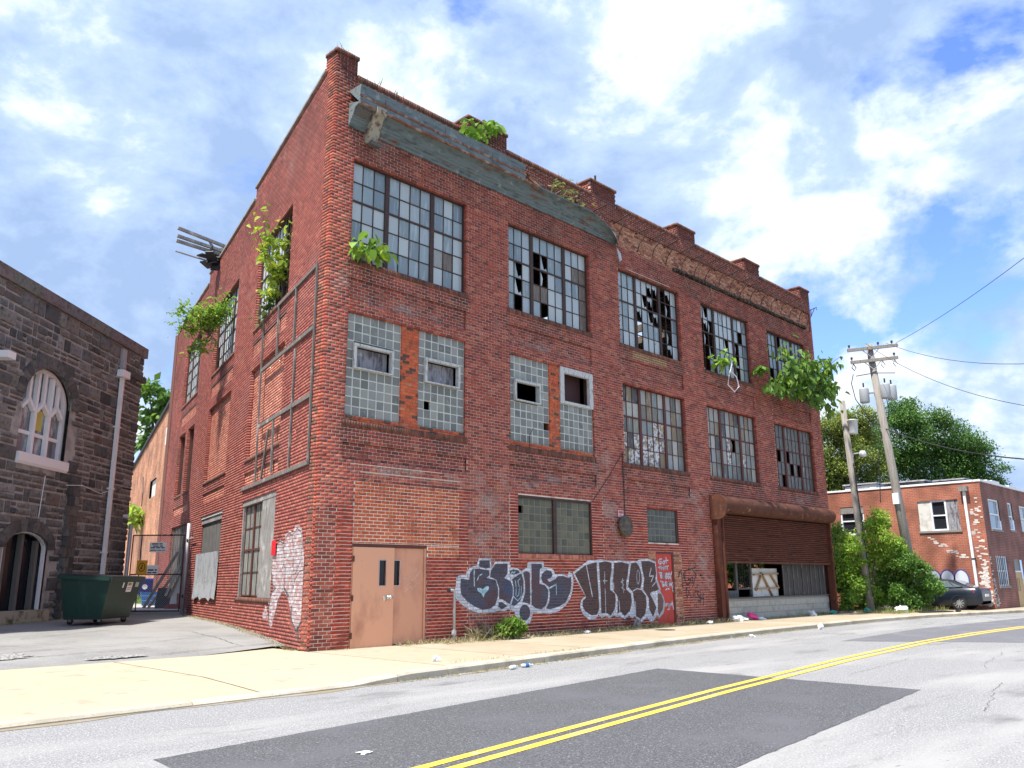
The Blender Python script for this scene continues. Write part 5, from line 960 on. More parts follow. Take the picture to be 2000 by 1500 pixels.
for i in range(len(od)-1): k.prism([T_ch(p[0], -.04, p[1]) for p in (od[i], od[i+1], idp[i+1], idp[i])], -CN*.1)
k.build('door_arch_trim', m_white, dd)
k = MB(); k.fbox(T_ch, AD[0]-AD[1]-.3, AD[0]+AD[1]+.12, -.3, .22, .22, .61); k.build('door_step', mat('mossy_cream_stone', (.42, .38, .29), .95, noise=[(4, 6, .5, .65, (.10, .11, .05), U)], bump=(20, .4)), dd)
# downpipe and hopper
dp = MB(); dp.bar(T_ch(2.92, .13, .9), T_ch(2.88, .13, 8.25), .13, .11, CN); dpo = chp(dp, 'downpipe', m_white)
k = MB(); k.fbox(T_ch, 2.66, 3.16, .0, .26, 8.25, 8.50); k.build('rain_head', m_white, dpo)
k = MB(); k.fbox(T_ch, 2.82, 3.12, .0, .09, 8.50, 9.30); k.fbox(T_ch, 2.84, 3.08, .0, .12, 8.6, 8.9); k.build('flashing_box', mat('dull_lead', (.33, .34, .35), .6), dpo)
for zz_ in (2.3, 4.4, 6.5): k = MB(); k.fbox(T_ch, 2.80, 3.02, .0, .19, zz_, zz_+.05); k.build('pipe_clip', m_white, dpo)
k = MB(); k.tube([T_ch(4.1, .05, 3.6), T_ch(4.1, .2, 3.6)], .06, 8); k.build('lamp_stub', m_white, dpo)
k = MB(); k.tube([T_ch(-.9, .06, 3.2), T_ch(-.82, .06, 4.4)], .012, 5); k.build('conduit', m_white, dpo); k = MB(); k.tube([T_ch(.3, .07, 4.25), T_ch(1.0, .19, 4.32), T_ch(2.3, .1, 4.2), T_ch(2.85, .1, 4.35)], .011, 5); k.build('conduit', m_white, dpo)
k = MB(); k.fbox(T_ch, -3.9, -3.55, -.02, .5, 7.15, 7.34); chp(k, 'gutter_end', m_white)

# ---------------------------------------------------------------- rear brick wing
m_brick_far = bpy.data.materials.new('orange_common_brick'); m_brick_far.use_nodes = True; nt = m_brick_far.node_tree; bt = nt.nodes.new('ShaderNodeTexBrick'); bt.inputs['Scale'].default_value = 1; bt.inputs['Brick Width'].default_value = .21; bt.inputs['Row Height'].default_value = .0745; bt.inputs['Mortar Size'].default_value = .009; bt.offset = .5
bt.inputs['Color1'].default_value = (.42, .13, .05, 1); bt.inputs['Color2'].default_value = (.60, .27, .12, 1); bt.inputs['Mortar'].default_value = (.46, .36, .28, 1); bt.inputs['Bias'].default_value = -.2
uvn = nt.nodes.new('ShaderNodeUVMap'); nt.links.new(uvn.outputs[0], bt.inputs['Vector']); nzb = nt.nodes.new('ShaderNodeTexNoise'); nzb.inputs['Scale'].default_value = 1.1; nzb.inputs['Detail'].default_value = 8; tcb = nt.nodes.new('ShaderNodeTexCoord'); nt.links.new(tcb.outputs['Object'], nzb.inputs['Vector'])
mrb = nt.nodes.new('ShaderNodeMapRange'); mrb.inputs['From Min'].default_value = .35; mrb.inputs['From Max'].default_value = .7; mrb.inputs['To Min'].default_value = .62; mrb.inputs['To Max'].default_value = 1.25; nt.links.new(nzb.outputs['Fac'], mrb.inputs[0])
mxb = nt.nodes.new('ShaderNodeVectorMath'); mxb.operation = 'SCALE'; nt.links.new(bt.outputs['Color'], mxb.inputs[0]); nt.links.new(mrb.outputs[0], mxb.inputs['Scale']); nt.links.new(mxb.outputs[0], nt.nodes['Principled BSDF'].inputs['Base Color']); nt.nodes['Principled BSDF'].inputs['Roughness'].default_value = .9
bmp = nt.nodes.new('ShaderNodeBump'); bmp.inputs['Strength'].default_value = .5; bmp.inputs['Distance'].default_value = .01; bmp.invert = True; nt.links.new(bt.outputs['Fac'], bmp.inputs['Height']); nt.links.new(bmp.outputs[0], nt.nodes['Principled BSDF'].inputs['Normal'])
def brick_copy(name, c1, c2, mo):
    m = m_brick_far.copy(); m.name = name; b = [n for n in m.node_tree.nodes if n.type == 'TEX_BRICK'][0]; b.inputs['Color1'].default_value = (*c1, 1); b.inputs['Color2'].default_value = (*c2, 1); b.inputs['Mortar'].default_value = (*mo, 1); return m
def uv_wall(name, T, polys_, m, parent):
    """flat wall polygons [(u,z)...] with u,z metres as UV"""
    V = []; F = []; UV = []
    for P in polys_: F.append(tuple(range(len(V), len(V)+len(P)))); V += [T(u, 0, z) for u, z in P]; UV += P
    me = bpy.data.meshes.new(name); me.from_pydata(V, [], F); l = me.uv_layers.new(name='UVMap'); l.data.foreach_set('uv', np.array([UV[i] for f in F for i in f], np.float32).ravel()); return link(name, me, m, parent)
REAR = empty('rear_brick_wing'); tag(REAR, 'sunlit orange brick wing behind the factory, past the church', 'building')
def T_rw(u, o, z): return T_side(u, o-.12, z)
def rtop(u): return 9.45-(u-21.4)*.105
us = [21.42, 25.4, 27.6, 34, 48]; wr = uv_wall('wall', T_rw, [[(21.42, -.2), (25.4, -.2), (25.4, rtop(25.4)), (21.42, rtop(21.42))], [(25.4, -.2), (27.6, -.2), (27.6, 5.38), (25.4, 5.38)], [(25.4, 6.25), (27.6, 6.25), (27.6, rtop(27.6)), (25.4, rtop(25.4))], [(27.6, -.2), (50, -.2), (50, rtop(50)), (27.6, rtop(27.6))]], m_brick_far, REAR)
k = MB(); k.fbox(T_rw, 25.4, 27.6, -.12, -.10, 5.38, 6.25); k.build('window', m_board_wh, REAR); k = MB(); k.fbox(T_rw, 22.7, 23.6, -.06, .004, 7.5, 8.3); k.build('bricked_vent', m_board_wh, REAR); k = MB(); k.fbox(T_rw, 22.6, 23.1, -.2, .004, 3.4, 4.0); k.build('vent_hole', m_black, REAR)
k = MB(); k.prism([T_rw(u, .10, rtop(u)+dz) for u, dz in ((21.45, 0), (50, 0), (50, .14), (21.45, .14))], -SN*.5); k.build('roof_edge', m_black, REAR)
k = MB(); k.add([T_rw(21.45, -.4, rtop(21.45)), T_rw(50, -.4, rtop(50)), T_rw(50, -14, rtop(50)), T_rw(21.45, -14, rtop(21.45))], [(0, 1, 2, 3)]); k.add([T_rw(50, 0, -.2), T_rw(50, -14, -.2), T_rw(50, -14, rtop(50)), T_rw(50, 0, rtop(50))], [(0, 1, 2, 3)]); k.build('roof', m_black, REAR)
k = MB(); k.tube([T_rw(30.5, .05, 6.8), T_rw(29.8, .06, 5.9), T_rw(29.9, .06, 5.2)], .02, 5); k.build('drain_pipe', m_black, REAR)

# ---------------------------------------------------------------- dumpster
DU = empty('dumpster', (-.67, 9.56, lot_z(0, 9.6)+.01), R(43.5)); tag(DU, 'dark green wheeled dumpster standing against the stone church', 'dumpster')
m_green = mat('dark_green_steel', (.004, .034, .021), .5, noise=[(1.2, 5, .5, .75, (.007, .045, .028), U), (12, 5, .64, .74, (.06, .035, .02), U), (3, 6, .60, .72, (.02, .05, .04), (1, 1, .25))])
k = MB()   # front slopes inward towards the floor
w0, w1 = .80, .92
k.add([(-w0, -.50, .17), (w0, -.50, .17), (w0, .5, .17), (-w0, .5, .17), (-w1, -.72, 1.15), (w1, -.72, 1.15), (w1, .62, 1.22), (-w1, .62, 1.22)], [(0, 3, 2, 1), (0, 1, 5, 4), (1, 2, 6, 5), (2, 3, 7, 6), (3, 0, 4, 7)]); k.build('body', m_green, DU)
k = MB(); k.bar((-.96, -.74, 1.16), (.96, -.74, 1.16), .08, .09); k.bar((-.95, .64, 1.23), (.95, .64, 1.23), .08, .09); k.bar((-.95, -.72, 1.16), (-.95, .62, 1.23), .08, .09); k.bar((.95, -.72, 1.16), (.95, .62, 1.23), .08, .09); k.build('rim', m_green, DU)
for s in (-1, 1):
    k = MB(); k.prism([(s*.47-.46, -.78, 1.205), (s*.47+.46, -.78, 1.205), (s*.47+.46, .66, 1.285), (s*.47-.46, .66, 1.285)], (0, 0, .03)); k.build('lid', mat('black_plastic', (.018, .022, .022), .55), DU)
k = MB(); k.box(-.82, .82, -.47, .47, .13, .17); k.build('skid', m_black, DU)
for x in (-.66, .66):
    for y in (-.40, .38):
        k = MB(); k.lathe((x, y, .075), [(0, -.025), (.075, -.025), (.075, .025), (0, .025)], 14, 'x'); w = k.build('wheel', m_black, DU, True); k = MB(); k.box(x-.035, x+.035, y-.04, y+.04, .075, .15); k.build('caster', m_grey_pipe, DU)
def dfr(x, z, o=.008): t = (z-.17)/.98; return (x, lerp(-.50, -.72, t)-o, z)
def dface(k, x0, x1, z0, z1, o=.008): k.quad(dfr(x0, z0, o), dfr(x1, z0, o), dfr(x1, z1, o), dfr(x0, z1, o))
def dsx(y, z, o=.006): return dfr(y+.25, z, o)
def dside(k, y0, y1, z0, z1, o=.006): k.quad(dsx(y0, z0, o), dsx(y1, z0, o), dsx(y1, z1, o), dsx(y0, z1, o))
k = MB(); dside(k, -.16, .14, .82, 1.08); o = k.build('sticker', m_sign_w, DU); k = MB(); dside(k, -.11, .0, .99, 1.06, .008); k.build('logo', mat('sticker_green', (.10, .22, .05), .5), o); k = MB(); dside(k, .0, .09, .99, 1.06, .008); k.build('logo', mat('sticker_orange', (.7, .25, .03), .5), o); k = MB(); dside(k, -.12, .10, .92, .935, .008); dside(k, -.12, .07, .88, .89, .008); k.build('print_line', m_sign_k, o)
k = MB(); dside(k, .30, .50, .95, 1.08); k.build('notice', mat('faded_notice', (.42, .46, .40), .6), DU); k = MB(); dside(k, -.42, -.34, .93, 1.07); k.build('tag_plate', m_sign_w, DU)

# ---------------------------------------------------------------- chain-link gate with signs
FE = empty('chain_link_gate', (3.42, 13.30, lot_z(0, 13)), 0); tag(FE, 'chain-link gate with galvanised posts between church and factory', 'gate')
GA = Vector((3.36, 13.33, 0)); GD = Vector((-.705, .71, 0))
def gp(t, z, o=0.0): p = GA+GD*t+Vector((-.71, -.705, 0))*o; return (p.x, p.y, z)
def gpart(k, name, m, sm=False): ob = k.build(name, m, FE, sm); ob.matrix_parent_inverse = Matrix.Translation(-Vector(FE.location)); return ob
k = MB(); k.tube([gp(0, .2, .05), gp(0, 3.32, .05)], .062, 10); gpart(k, 'gate_post', m_grey_pipe, True)
k = MB(); k.tube([gp(2.02, .2, 0), gp(2.02, 3.32, 0)], .062, 10); gpart(k, 'gate_post', m_grey_pipe, True)
for z in (.42, 1.62, 2.93): k = MB(); k.tube([gp(.14, z), gp(1.9, z)], .022, 7); gpart(k, 'gate_rail', m_rebar)
for t in (.14, 1.9, 1.6): k = MB(); k.tube([gp(t, .42), gp(t, 2.93)], .02, 7); gpart(k, 'gate_stile', m_rebar)
for z in (.9, 2.75): k = MB(); k.tube([gp(-.02, z, .05), gp(.02, z, .05)], .085, 8); k.tube([gp(.0, z, .0), gp(.16, z, .0)], .02, 6); gpart(k, 'hinge', m_black)
k = MB(); k.tube([gp(-.05, 2.8, .05), T_side(12.6, .1, 2.8)], .022, 6); gpart(k, 'wall_brace', m_grey_pipe)
k = MB(); st = .075; L_, H_ = 1.76, 2.5; i = -int(H_/st)
def seg(t0, z0, t1, z1):
    k.bar(gp(.14+t0, .42+z0), gp(.14+t1, .42+z1), .0045, .0045)
while i*st < L_:
    a = i*st; t0 = max(a, 0); z0 = t0-a; t1 = min(a+H_, L_); z1 = t1-a
    if t1 > t0: seg(t0, z0, t1, z1); seg(t0, H_-z0, t1, H_-z1)
    i += 1
tag(gpart(k, 'wire_mesh', m_grey_pipe), kind='stuff')
def gsign(t0, t1, z0, z1, m, name, label, o=.03):
    c = Vector(gp((t0+t1)/2, z0, o)); e = empty(name, c); tag(e, label, 'sign'); k = MB(); f = lambda t, z, q: tuple(Vector(gp(t, z, q))-c)
    k.prism([f(t0, z0, o), f(t1, z0, o), f(t1, z1, o), f(t0, z1, o)], Vector((-.71, -.705, 0))*-.008); k.build('plate', m, e); return e, f
e, f = gsign(.72, 1.30, 2.36, 2.69, m_sign_w, 'notice_sign', 'white sign with small dark writing high on the gate')
def print_lines(e, f, rows_, m, o, name='print'):
    k = MB()
    for (z0, z1, spans) in rows_:
        for t0, t1 in spans: k.add([f(t0, z0, o), f(t1, z0, o), f(t1, z1, o), f(t0, z1, o)], [(0, 1, 2, 3)])
    return k.build(name, m, e)
print_lines(e, f, [(2.615, 2.655, [(.86, .97), (1.0, 1.22)]), (2.545, 2.58, [(.84, .96), (.99, 1.18)]), (2.49, 2.525, [(.78, .90), (.93, 1.07), (1.1, 1.26)]), (2.41, 2.435, [(.76, .86), (.88, 1.02), (1.05, 1.27)])], m_sign_k, .034)
e, f = gsign(1.32, 1.68, 1.62, 2.09, mat('sign_amber', (.72, .36, .02), .5), 'warning_sign', 'amber warning sign with a dark emblem on the gate')
k = MB(); n = 14; cc = (1.50, 1.86)
for i in range(n):
    a0, a1 = 2*math.pi*i/n, 2*math.pi*(i+1)/n; k.add([f(cc[0]+.12*math.cos(a0), cc[1]+.15*math.sin(a0), .034), f(cc[0]+.12*math.cos(a1), cc[1]+.15*math.sin(a1), .034), f(cc[0]+.095*math.cos(a1), cc[1]+.12*math.sin(a1), .034), f(cc[0]+.095*math.cos(a0), cc[1]+.12*math.sin(a0), .034)], [(0, 1, 2, 3)])
k.add([f(1.47, 1.80, .034), f(1.54, 1.79, .034), f(1.55, 1.84, .034), f(1.50, 1.88, .034), f(1.53, 1.93, .034), f(1.48, 1.94, .034), f(1.46, 1.88, .034), f(1.49, 1.85, .034)], [tuple(range(8))]); k.build('emblem', mat('dark_brown_print', (.12, .05, .01), .6), e)
e, f = gsign(.94, 1.32, 1.63, 1.92, m_sign_w, 'notice_sign', 'white sign with two dark lines beside the amber sign')
print_lines(e, f, [(1.74, 1.79, [(.98, 1.05), (1.09, 1.28)]), (1.66, 1.70, [(.98, 1.12), (1.15, 1.29)])], m_sign_k, .034)

# ---------------------------------------------------------------- yard clutter behind the gate
BN = empty('wheelie_bin', (5.75, 22.6, pad_z(5.7, 22.6)), R(-25)); tag(BN, 'blue wheelie bin with a white round emblem behind the gate', 'bin')
m_blue = mat('blue_plastic', (.010, .022, .22), .45); m_blue2 = mat('light_blue_plastic', (.02, .13, .38), .45)
k = MB(); k.add([(-.24, -.26, .05), (.24, -.26, .05), (.24, .24, .05), (-.24, .24, .05), (-.32, -.36, .98), (.32, -.36, .98), (.32, .34, .98), (-.32, .34, .98)], [(0, 3, 2, 1), (0, 1, 5, 4), (1, 2, 6, 5), (2, 3, 7, 6), (3, 0, 4, 7)]); k.build('body', m_blue, BN)
k = MB(); k.prism([(-.34, -.40, .98), (.34, -.40, .98), (.34, .38, 1.02), (-.34, .38, 1.02)], (0, 0, .05)); k.build('lid', m_blue, BN); k = MB(); k.tube([(-.3, .42, .98), (.3, .42, .98)], .02, 6); k.build('handle', m_blue, BN)
for s in (-1, 1): k = MB(); k.lathe((s*.25, .26, .10), [(0, -.03), (.10, -.03), (.10, .03), (0, .03)], 12, 'x'); k.build('wheel', m_black, BN)
k = MB(); k.add([(.11*math.cos(a), -.345, .70+.11*math.sin(a)) for a in [2*math.pi*i/14 for i in range(14)]], [tuple(range(14))]); k.build('emblem', m_sign_w, BN)
BT = empty('blue_tub', (4.75, 19.6, pad_z(4.7, 19.6)), R(-20)); tag(BT, 'light blue plastic tub lying behind the leaning boards', 'tub')
k = MB(); k.add([(-.26, -.22, .0), (.26, -.22, .0), (.26, .22, .0), (-.26, .22, .0), (-.34, -.28, .52), (.34, -.28, .52), (.34, .28, .52), (-.34, .28, .52)], [(0, 3, 2, 1), (0, 1, 5, 4), (1, 2, 6, 5), (2, 3, 7, 6), (3, 0, 4, 7)]); k.build('body', m_blue2, BT)
for z, w, y in ((.20, .30, .252), (.38, .325, .272)): k = MB(); k.bar((-w, -y-.006, z), (w, -y-.006, z), .012, .02); k.build('rib', mat('pale_blue_plastic', (.25, .45, .70), .45), BT)
def leaner(p, q, w, t, m, label, name='leaning_board', cat='board'):
    a, b = Vector(p), Vector(q); k = MB(); k.bar((0, 0, 0), b-a, w, t, (-.7, -.7, 0)); o = k.build(name, m, None); o.location = a; tag(o, label, cat, 'boards leaning on the side wall'); return o
pz = pad_z(3.7, 16.3)
leaner((3.35, 16.6, pz), (4.15, 15.9, 2.45), .10, .04, m_wood, 'longest grey board leaning to the upper right behind the gate')
leaner((3.45, 16.45, pz), (4.12, 15.8, 1.75), .08, .04, m_wood_tan, 'short tan board leaning beside the blue tub')
leaner((3.75, 16.1, pz), (4.05, 15.45, 1.95), .09, .04, m_wood_wh, 'pale board leaning nearest the gate post')
leaner((3.85, 16.0, pz), (4.10, 15.4, 1.70), .07, .05, m_wood_tan, 'tan batten leaning in front of the tall white sheet')
k = MB(); k.prism([(-.2, -.02, 0), (.24, -.02, 0), (.24, .26, 1.55), (.02, .26, 1.52), (-.12, .18, 1.0)], (0, .03, 0)); o = k.build('white_sheet', m_board_wh); o.location = (4.02, 15.55, pz+.15); o.rotation_euler = (0, 0, R(-62)); tag(o, 'tall white sheet leaning against the barred side window', 'sheet')
k = MB(); k.prism([(-.26, 0, 0), (.26, 0, 0), (.24, .12, .72), (-.24, .12, .72)], (0, .03, 0)); o = k.build('propped_sheet', mat('black_panel', (.035, .04, .045), .6)); o.location = (3.72, 15.9, pz); o.rotation_euler = (0, 0, R(-45)); tag(o, 'small black sheet propped up among the boards', 'sheet')
k = MB(); k.box(-.3, .3, -.1, .1, 0, .09); k.box(-.22, .34, -.08, .1, .092, .16); o = k.build('red_planks', mat('red_plank', (.34, .06, .05), .8)); o.location = (3.85, 15.2, pz); o.rotation_euler = (0, 0, R(-40)); tag(o, 'short red planks lying on the pale yard', 'planks')
# beams poking out over the parapet
for i, (p, q) in enumerate([((3.5, 12.35, 13.22), (1.68, 12.5, 13.48)), ((3.4, 12.3, 13.0), (1.72, 12.58, 13.22)), ((3.4, 12.35, 12.87), (1.72, 12.62, 13.05)), ((3.3, 12.5, 12.55), (1.75, 12.72, 12.70))]):
    a, b = Vector(p), Vector(q); k = MB(); k.bar((0, 0, 0), b-a, .10 if i < 3 else .05, .10 if i < 3 else .05) if i < 3 else k.tube([(0, 0, 0), b-a], .035, 8); o = k.build('roof_beam', m_wood if i < 3 else m_grey_pipe); o.location = a
    tag(o, ['topmost grey beam sticking out over the side parapet', 'second grey beam from the top over the side parapet', 'third grey beam from the top over the side parapet', 'thin round pole below the beams over the side parapet'][i], 'beam')
k = MB(); 
for i in range(16): c = Vector((3.05+random.uniform(-.35, .3), 12.45+random.uniform(-.3, .3), 12.75+random.uniform(-.35, .3))); k.bar(c, c+Vector((random.uniform(-.5, .5), random.uniform(-.3, .3), random.uniform(-.4, .5))), .3, .05)
o = k.build('roof_debris', m_black); tag(o, 'black torn roofing heap hanging over the side parapet', 'debris', kind='stuff')

# ---------------------------------------------------------------- low brick building on the right
RX, RY = 31.4, -3.65; SC = 1.046
RB = empty('low_brick_building', (RX, RY, 0)); tag(RB, 'low two-storey red brick building with white coping beyond the poles', 'building')
m_br_l = brick_copy('sunlit_orange_brick', (.40, .115, .06), (.33, .090, .052), (.40, .25, .19)); m_br_r = brick_copy('shaded_red_brick', (.23, .075, .055), (.19, .062, .048), (.27, .19, .16))  # sun on the left face, shade on the street face, put into the brick colours
def T_l(u, o, z): return (-o, u, z)             # left face, u towards the back
def T_r(u, o, z): return (u, -o, z)             # street face
zf = lambda z: 1.33+(z-1.33)*SC
RT_ = zf(5.30)
LW = [(.94*SC, 2.6*SC, zf(3.32), zf(4.62)), (5.0*SC, 6.1*SC, zf(3.28), zf(4.58))]
RW = [(.85*SC, 2.38*SC, zf(3.34), zf(4.64)), (3.70*SC, 4.4*SC, zf(3.39), zf(4.64)), (5.6*SC, 7.0*SC, zf(3.39), zf(4.6)), (.88*SC, 2.35*SC, zf(.97), zf(2.22)), (3.5*SC, 4.7*SC, -.1, zf(2.09))]
def holed(u0, u1, z0, z1, holes):
    us = sorted({u0, u1, *[x for h in holes for x in h[:2]]}); zs = sorted({z0, z1, *[x for h in holes for x in h[2:]]}); out = []
    for a, b in zip(us, us[1:]):
        for c, d in zip(zs, zs[1:]):
            if not any(h[0] < (a+b)/2 < h[1] and h[2] < (c+d)/2 < h[3] for h in holes): out.append([(a, c), (b, c), (b, d), (a, d)])
    return out
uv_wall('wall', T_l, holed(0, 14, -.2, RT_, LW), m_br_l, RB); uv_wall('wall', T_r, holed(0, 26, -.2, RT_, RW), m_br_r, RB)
k = MB(); k.quad((.3, .3, RT_-.25), (26, .3, RT_-.25), (26, 14, RT_-.25), (.3, 14, RT_-.25)); k.build('roof', mat('tar_roof', (.03, .03, .032), .8), RB)
k = MB(); k.box(-.04, .25, .27, 14, RT_+.002, RT_+.09); k.build('coping', m_white, RB)
for u0, u1, dz in ((-.04, 1.0, .0), (1.0, 1.75, .06), (1.75, 2.9, .10), (2.9, 4.4, .0), (4.4, 5.6, .06), (5.6, 9, .0), (9, 26, .03)): k = MB(); k.box(u0+.004, u1-.004, -.05, .25, RT_+.004, RT_+.09+dz); k.build('coping_step', m_white, RB)
def sash(T, h, m_f=m_white, boards=(), label=None, split=True, deep=.10):
    a, b, c, d = h; k = MB(); w = .07
    ia, ib = a, b
    for (p, q, m) in boards: kk = MB(); kk.fbox(T, p, q, -deep, -deep+.05, c, d); kk.build('window_board', m, RB)
    if boards: ia, ib = boards[0][1], boards[1][0]
    k.fbox(T, ia, ib, -deep, -deep+.06, d-w, d); k.fbox(T, ia, ib, -deep, -deep+.07, c, c+w); k.fbox(T, ia, ia+w, -deep, -deep+.06, c+w, d-w); k.fbox(T, ib-w, ib, -deep, -deep+.06, c+w, d-w)
    if split: k.fbox(T, ia+w, ib-w, -deep, -deep+.05, (c+d)/2-.03, (c+d)/2+.03)
    s = k.build('window', m_f, RB)
    if label: s['label'] = label
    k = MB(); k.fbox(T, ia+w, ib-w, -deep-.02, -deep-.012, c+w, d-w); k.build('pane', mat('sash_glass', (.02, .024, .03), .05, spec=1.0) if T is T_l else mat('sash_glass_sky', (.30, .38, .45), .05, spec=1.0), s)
    k = MB(); k.fbox(T, a-.05, b+.05, -.1, .05, c-.09, c-.002); k.build('window_sill', mat('grey_sill', (.25, .23, .21), .9), s); return s
h = LW[0]; sash(T_l, h, boards=((h[0], 1.43*SC, m_ply), (2.08*SC, h[1], m_board_wh)), label='dark sash between two boards on the left face')
h = LW[1]; sash(T_l, h, label='white sash half hidden by the tall shrub'); k = MB(); k.fbox(T_l, h[0], h[1], -.08, -.02, h[3]-.32, h[3]); k.build('window_head_board', m_wood, RB)
for i in (0, 1, 2): sash(T_r, RW[i])
h = RW[3]; s_ = sash(T_r, h)
for i in range(6): k = MB(); u = h[0]+.1+i*(h[1]-h[0]-.2)/5; k.fbox(T_r, u-.012, u+.012, .01, .03, h[2], h[3]); k.build('window_bar', m_black, s_)
h = RW[4]; k = MB(); k.fbox(T_r, h[0], h[1], -.12, -.06, .0, h[3]-.55); d_ = k.build('door', mat('tan_door', (.48, .33, .16), .6), RB); k = MB(); k.fbox(T_r, h[0], h[1], -.12, -.08, h[3]-.5, h[3]); k.build('fanlight', m_block, RB)
for i in (0, 1): k = MB(); k.fbox(T_r, h[0]+.3+i*.28, h[0]+.42+i*.28, -.06, -.055, .7, 1.3); k.build('door_panel', mat('brown_inset', (.2, .12, .05), .6), d_)
k = MB(); k.bar((-.10, .60, .15), (-.10, .64, zf(4.95)), .11, .10); dn = k.build('downpipe', m_white, RB); k = MB(); k.box(-.26, .0, .46, .82, zf(4.92), zf(5.12)); k.build('rain_head', m_wood, dn); k = MB(); k.box(-.17, -.02, .53, .68, 2.1, 2.16); k.build('pipe_clip', m_black, dn)
# bulging spalled patches of pale brick near the corner: single bricks
k = MB()
for i in range(230):
    z = abs(random.gauss(0, .9))+.1 if i < 160 else random.uniform(1.2, 4.8); u = random.uniform(.02, .10+.55*max(0, 1-z/2.4)) if i < 160 else random.uniform(.02, .45)
    if i >= 200: t = random.random(); u, z = .75+t*1.5+random.gauss(0, .05), 2.1+t*.95+random.gauss(0, .06)
    c = random.uniform(.5, .75); k.fbox(T_l, u, u+random.uniform(.08, .2), -.01, random.uniform(.004, .012), z, z+.055, (c, c*.9, c*.82))
for i in range(60):
    z = abs(random.gauss(0, .8))+.1; u = random.uniform(.0, .1+.5*max(0, 1-z/1.8)); c = random.uniform(.45, .7); k.fbox(T_r, u, u+.15, -.01, .008, z, z+.055, (c, c*.9, c*.84))
tag(k.build('pale_spalled_bricks', mat('limewashed_brick', (1, 1, 1), .9, attr=True), RB), kind='stuff')
# purple-white graffiti low on the left face
m_pur = mat('purple_spray_paint', (.10, .08, .26), .7)
def uring(cu, cz, w, h, t, o):
    k = MB(); n = 16
    for i in range(n):
        a0, a1 = math.pi*i/n, math.pi*(i+1)/n; f = lambda a, s: T_l(cu+(w-s)*math.cos(a), o, cz+(h-s)*math.sin(a)); k.quad(f(a0, 0), f(a1, 0), f(a1, t), f(a0, t))
    for s in (-1, 1): k.quad(T_l(cu+s*w, o, .75), T_l(cu+s*(w-t), o, .75), T_l(cu+s*(w-t), o, cz), T_l(cu+s*w, o, cz))
    return k
for i, (cu, w) in enumerate(((1.22, .30), (1.80, .30), (2.35, .28))):
    q = uring(cu, 1.25, w, .42, .30, .004); o = q.build('graffiti', m_white_paint, RB); o['label'] = ['white and purple graffiti arch nearest the downpipe', 'white and purple graffiti arch in the middle', 'white and purple graffiti arch nearest the shrub'][i]; uring(cu, 1.25, w+.03, .45, .06, .007).build('graffiti_outline', m_pur, o)
# roof clutter
ro = [((1.2, 3.4, 0), (1.4, 1.9, .52), 'dark tarred roof hatch behind the tall pole', m_wood_md), ((2.0, 1.6, 0), (1.6, 1.3, .52), 'grey air handling unit on the low roof', m_tin), ((1.6, 5.6, 0), (1.6, 1.6, .62), 'white parapet block behind the small pole', m_white)]
for (p, s_, lb, m) in ro:
    k = MB(); sx, sy, sz = s_; k.add([(-sx/2, -sy/2, 0), (sx/2, -sy/2, 0), (sx/2, sy/2, 0), (-sx/2, sy/2, 0), (-sx/2*.96, -sy/2*.96, sz), (sx/2*.96, -sy/2*.96, sz), (sx/2*.96, sy/2*.96, sz*.9), (-sx/2*.96, sy/2*.96, sz*.9)], [(0, 3, 2, 1), (4, 5, 6, 7), (0, 1, 5, 4), (1, 2, 6, 5), (2, 3, 7, 6), (3, 0, 4, 7)])
    e = empty('roof_unit', (RX+p[0], RY+p[1], RT_-.25)); tag(e, lb, 'roof unit'); k.build('casing', m, e); k = MB(); k.box(-sx/2-.05, sx/2+.05, -sy/2-.05, sy/2+.05, sz+.004, sz+.07); k.build('cap', m_tin, e)
    for i in range(3): k = MB(); k.box(-sx/2-.012, -sx/2+.0, -sy*.3, sy*.3, sz*(.25+i*.2), sz*(.32+i*.2)); k.build('louvre', m_black, e)

# ---------------------------------------------------------------- utility poles and wires
m_pole = mat('weathered_pole_wood', (.30, .275, .245), .95, noise=[(5, 5, .45, .7, (.17, .15, .13), (6, 6, .3))], bump=(15, .5))
m_can = mat('transformer_grey', (.36, .385, .40), .5)
P1 = empty('utility_pole', (27.34, -1.93, -.3)); tag(P1, 'tall leaning utility pole with two crossarms and three transformers', 'utility pole')
b1 = Vector((0, 0, 0)); t1 = Vector((26.72, -1.30, 11.34))-Vector((27.34, -1.93, -.3))
def on1(z): return t1*((z+.3)/11.64)
AX = Vector((.68, -.735, .10)).normalized()
k = MB(); k.tube([b1, t1*.5, t1], [.20, .175, .14], 12); k.build('pole', m_pole, P1, True)
for z, a, b in ((11.13, -1.0, 1.2), (10.58, -.95, 1.1)):
    c = on1(z)+Vector((-.16, -.1, 0)); k = MB(); k.bar(c+AX*a, c+AX*b, .10, .13); arm = k.build('crossarm', m_pole, P1)
    for s in (-1, 1): k = MB(); k.bar(c+AX*s*.42, on1(z-.42)+Vector((-.17, -.1, 0)), .03, .03); k.build('arm_brace', m_grey_pipe, P1)
    for s in ((-.92, .35, .95) if z > 11 else (-.9, .95)): k = MB(); k.lathe(c+AX*s+Vector((0, 0, .07)), [(.02, 0), (.02, .06), (.06, .08), (.03, .11), (.06, .13), (.03, .17), (0, .18)], 8); k.build('insulator', m_black, P1)
c = on1(10.58)
for s in (.42, .95, -.85):
    k = MB(); q = c+AX*s+Vector((-.16, -.1, -.38)); k.tube([q+Vector((0, 0, .3)), q+AX*.10+Vector((0, 0, .12)), q+AX*.02, q-AX*.08+Vector((0, 0, .15)), q+Vector((0, 0, .3))], .022, 6); k.build('fuse_cutout', m_black if s < 0 else m_can, P1)
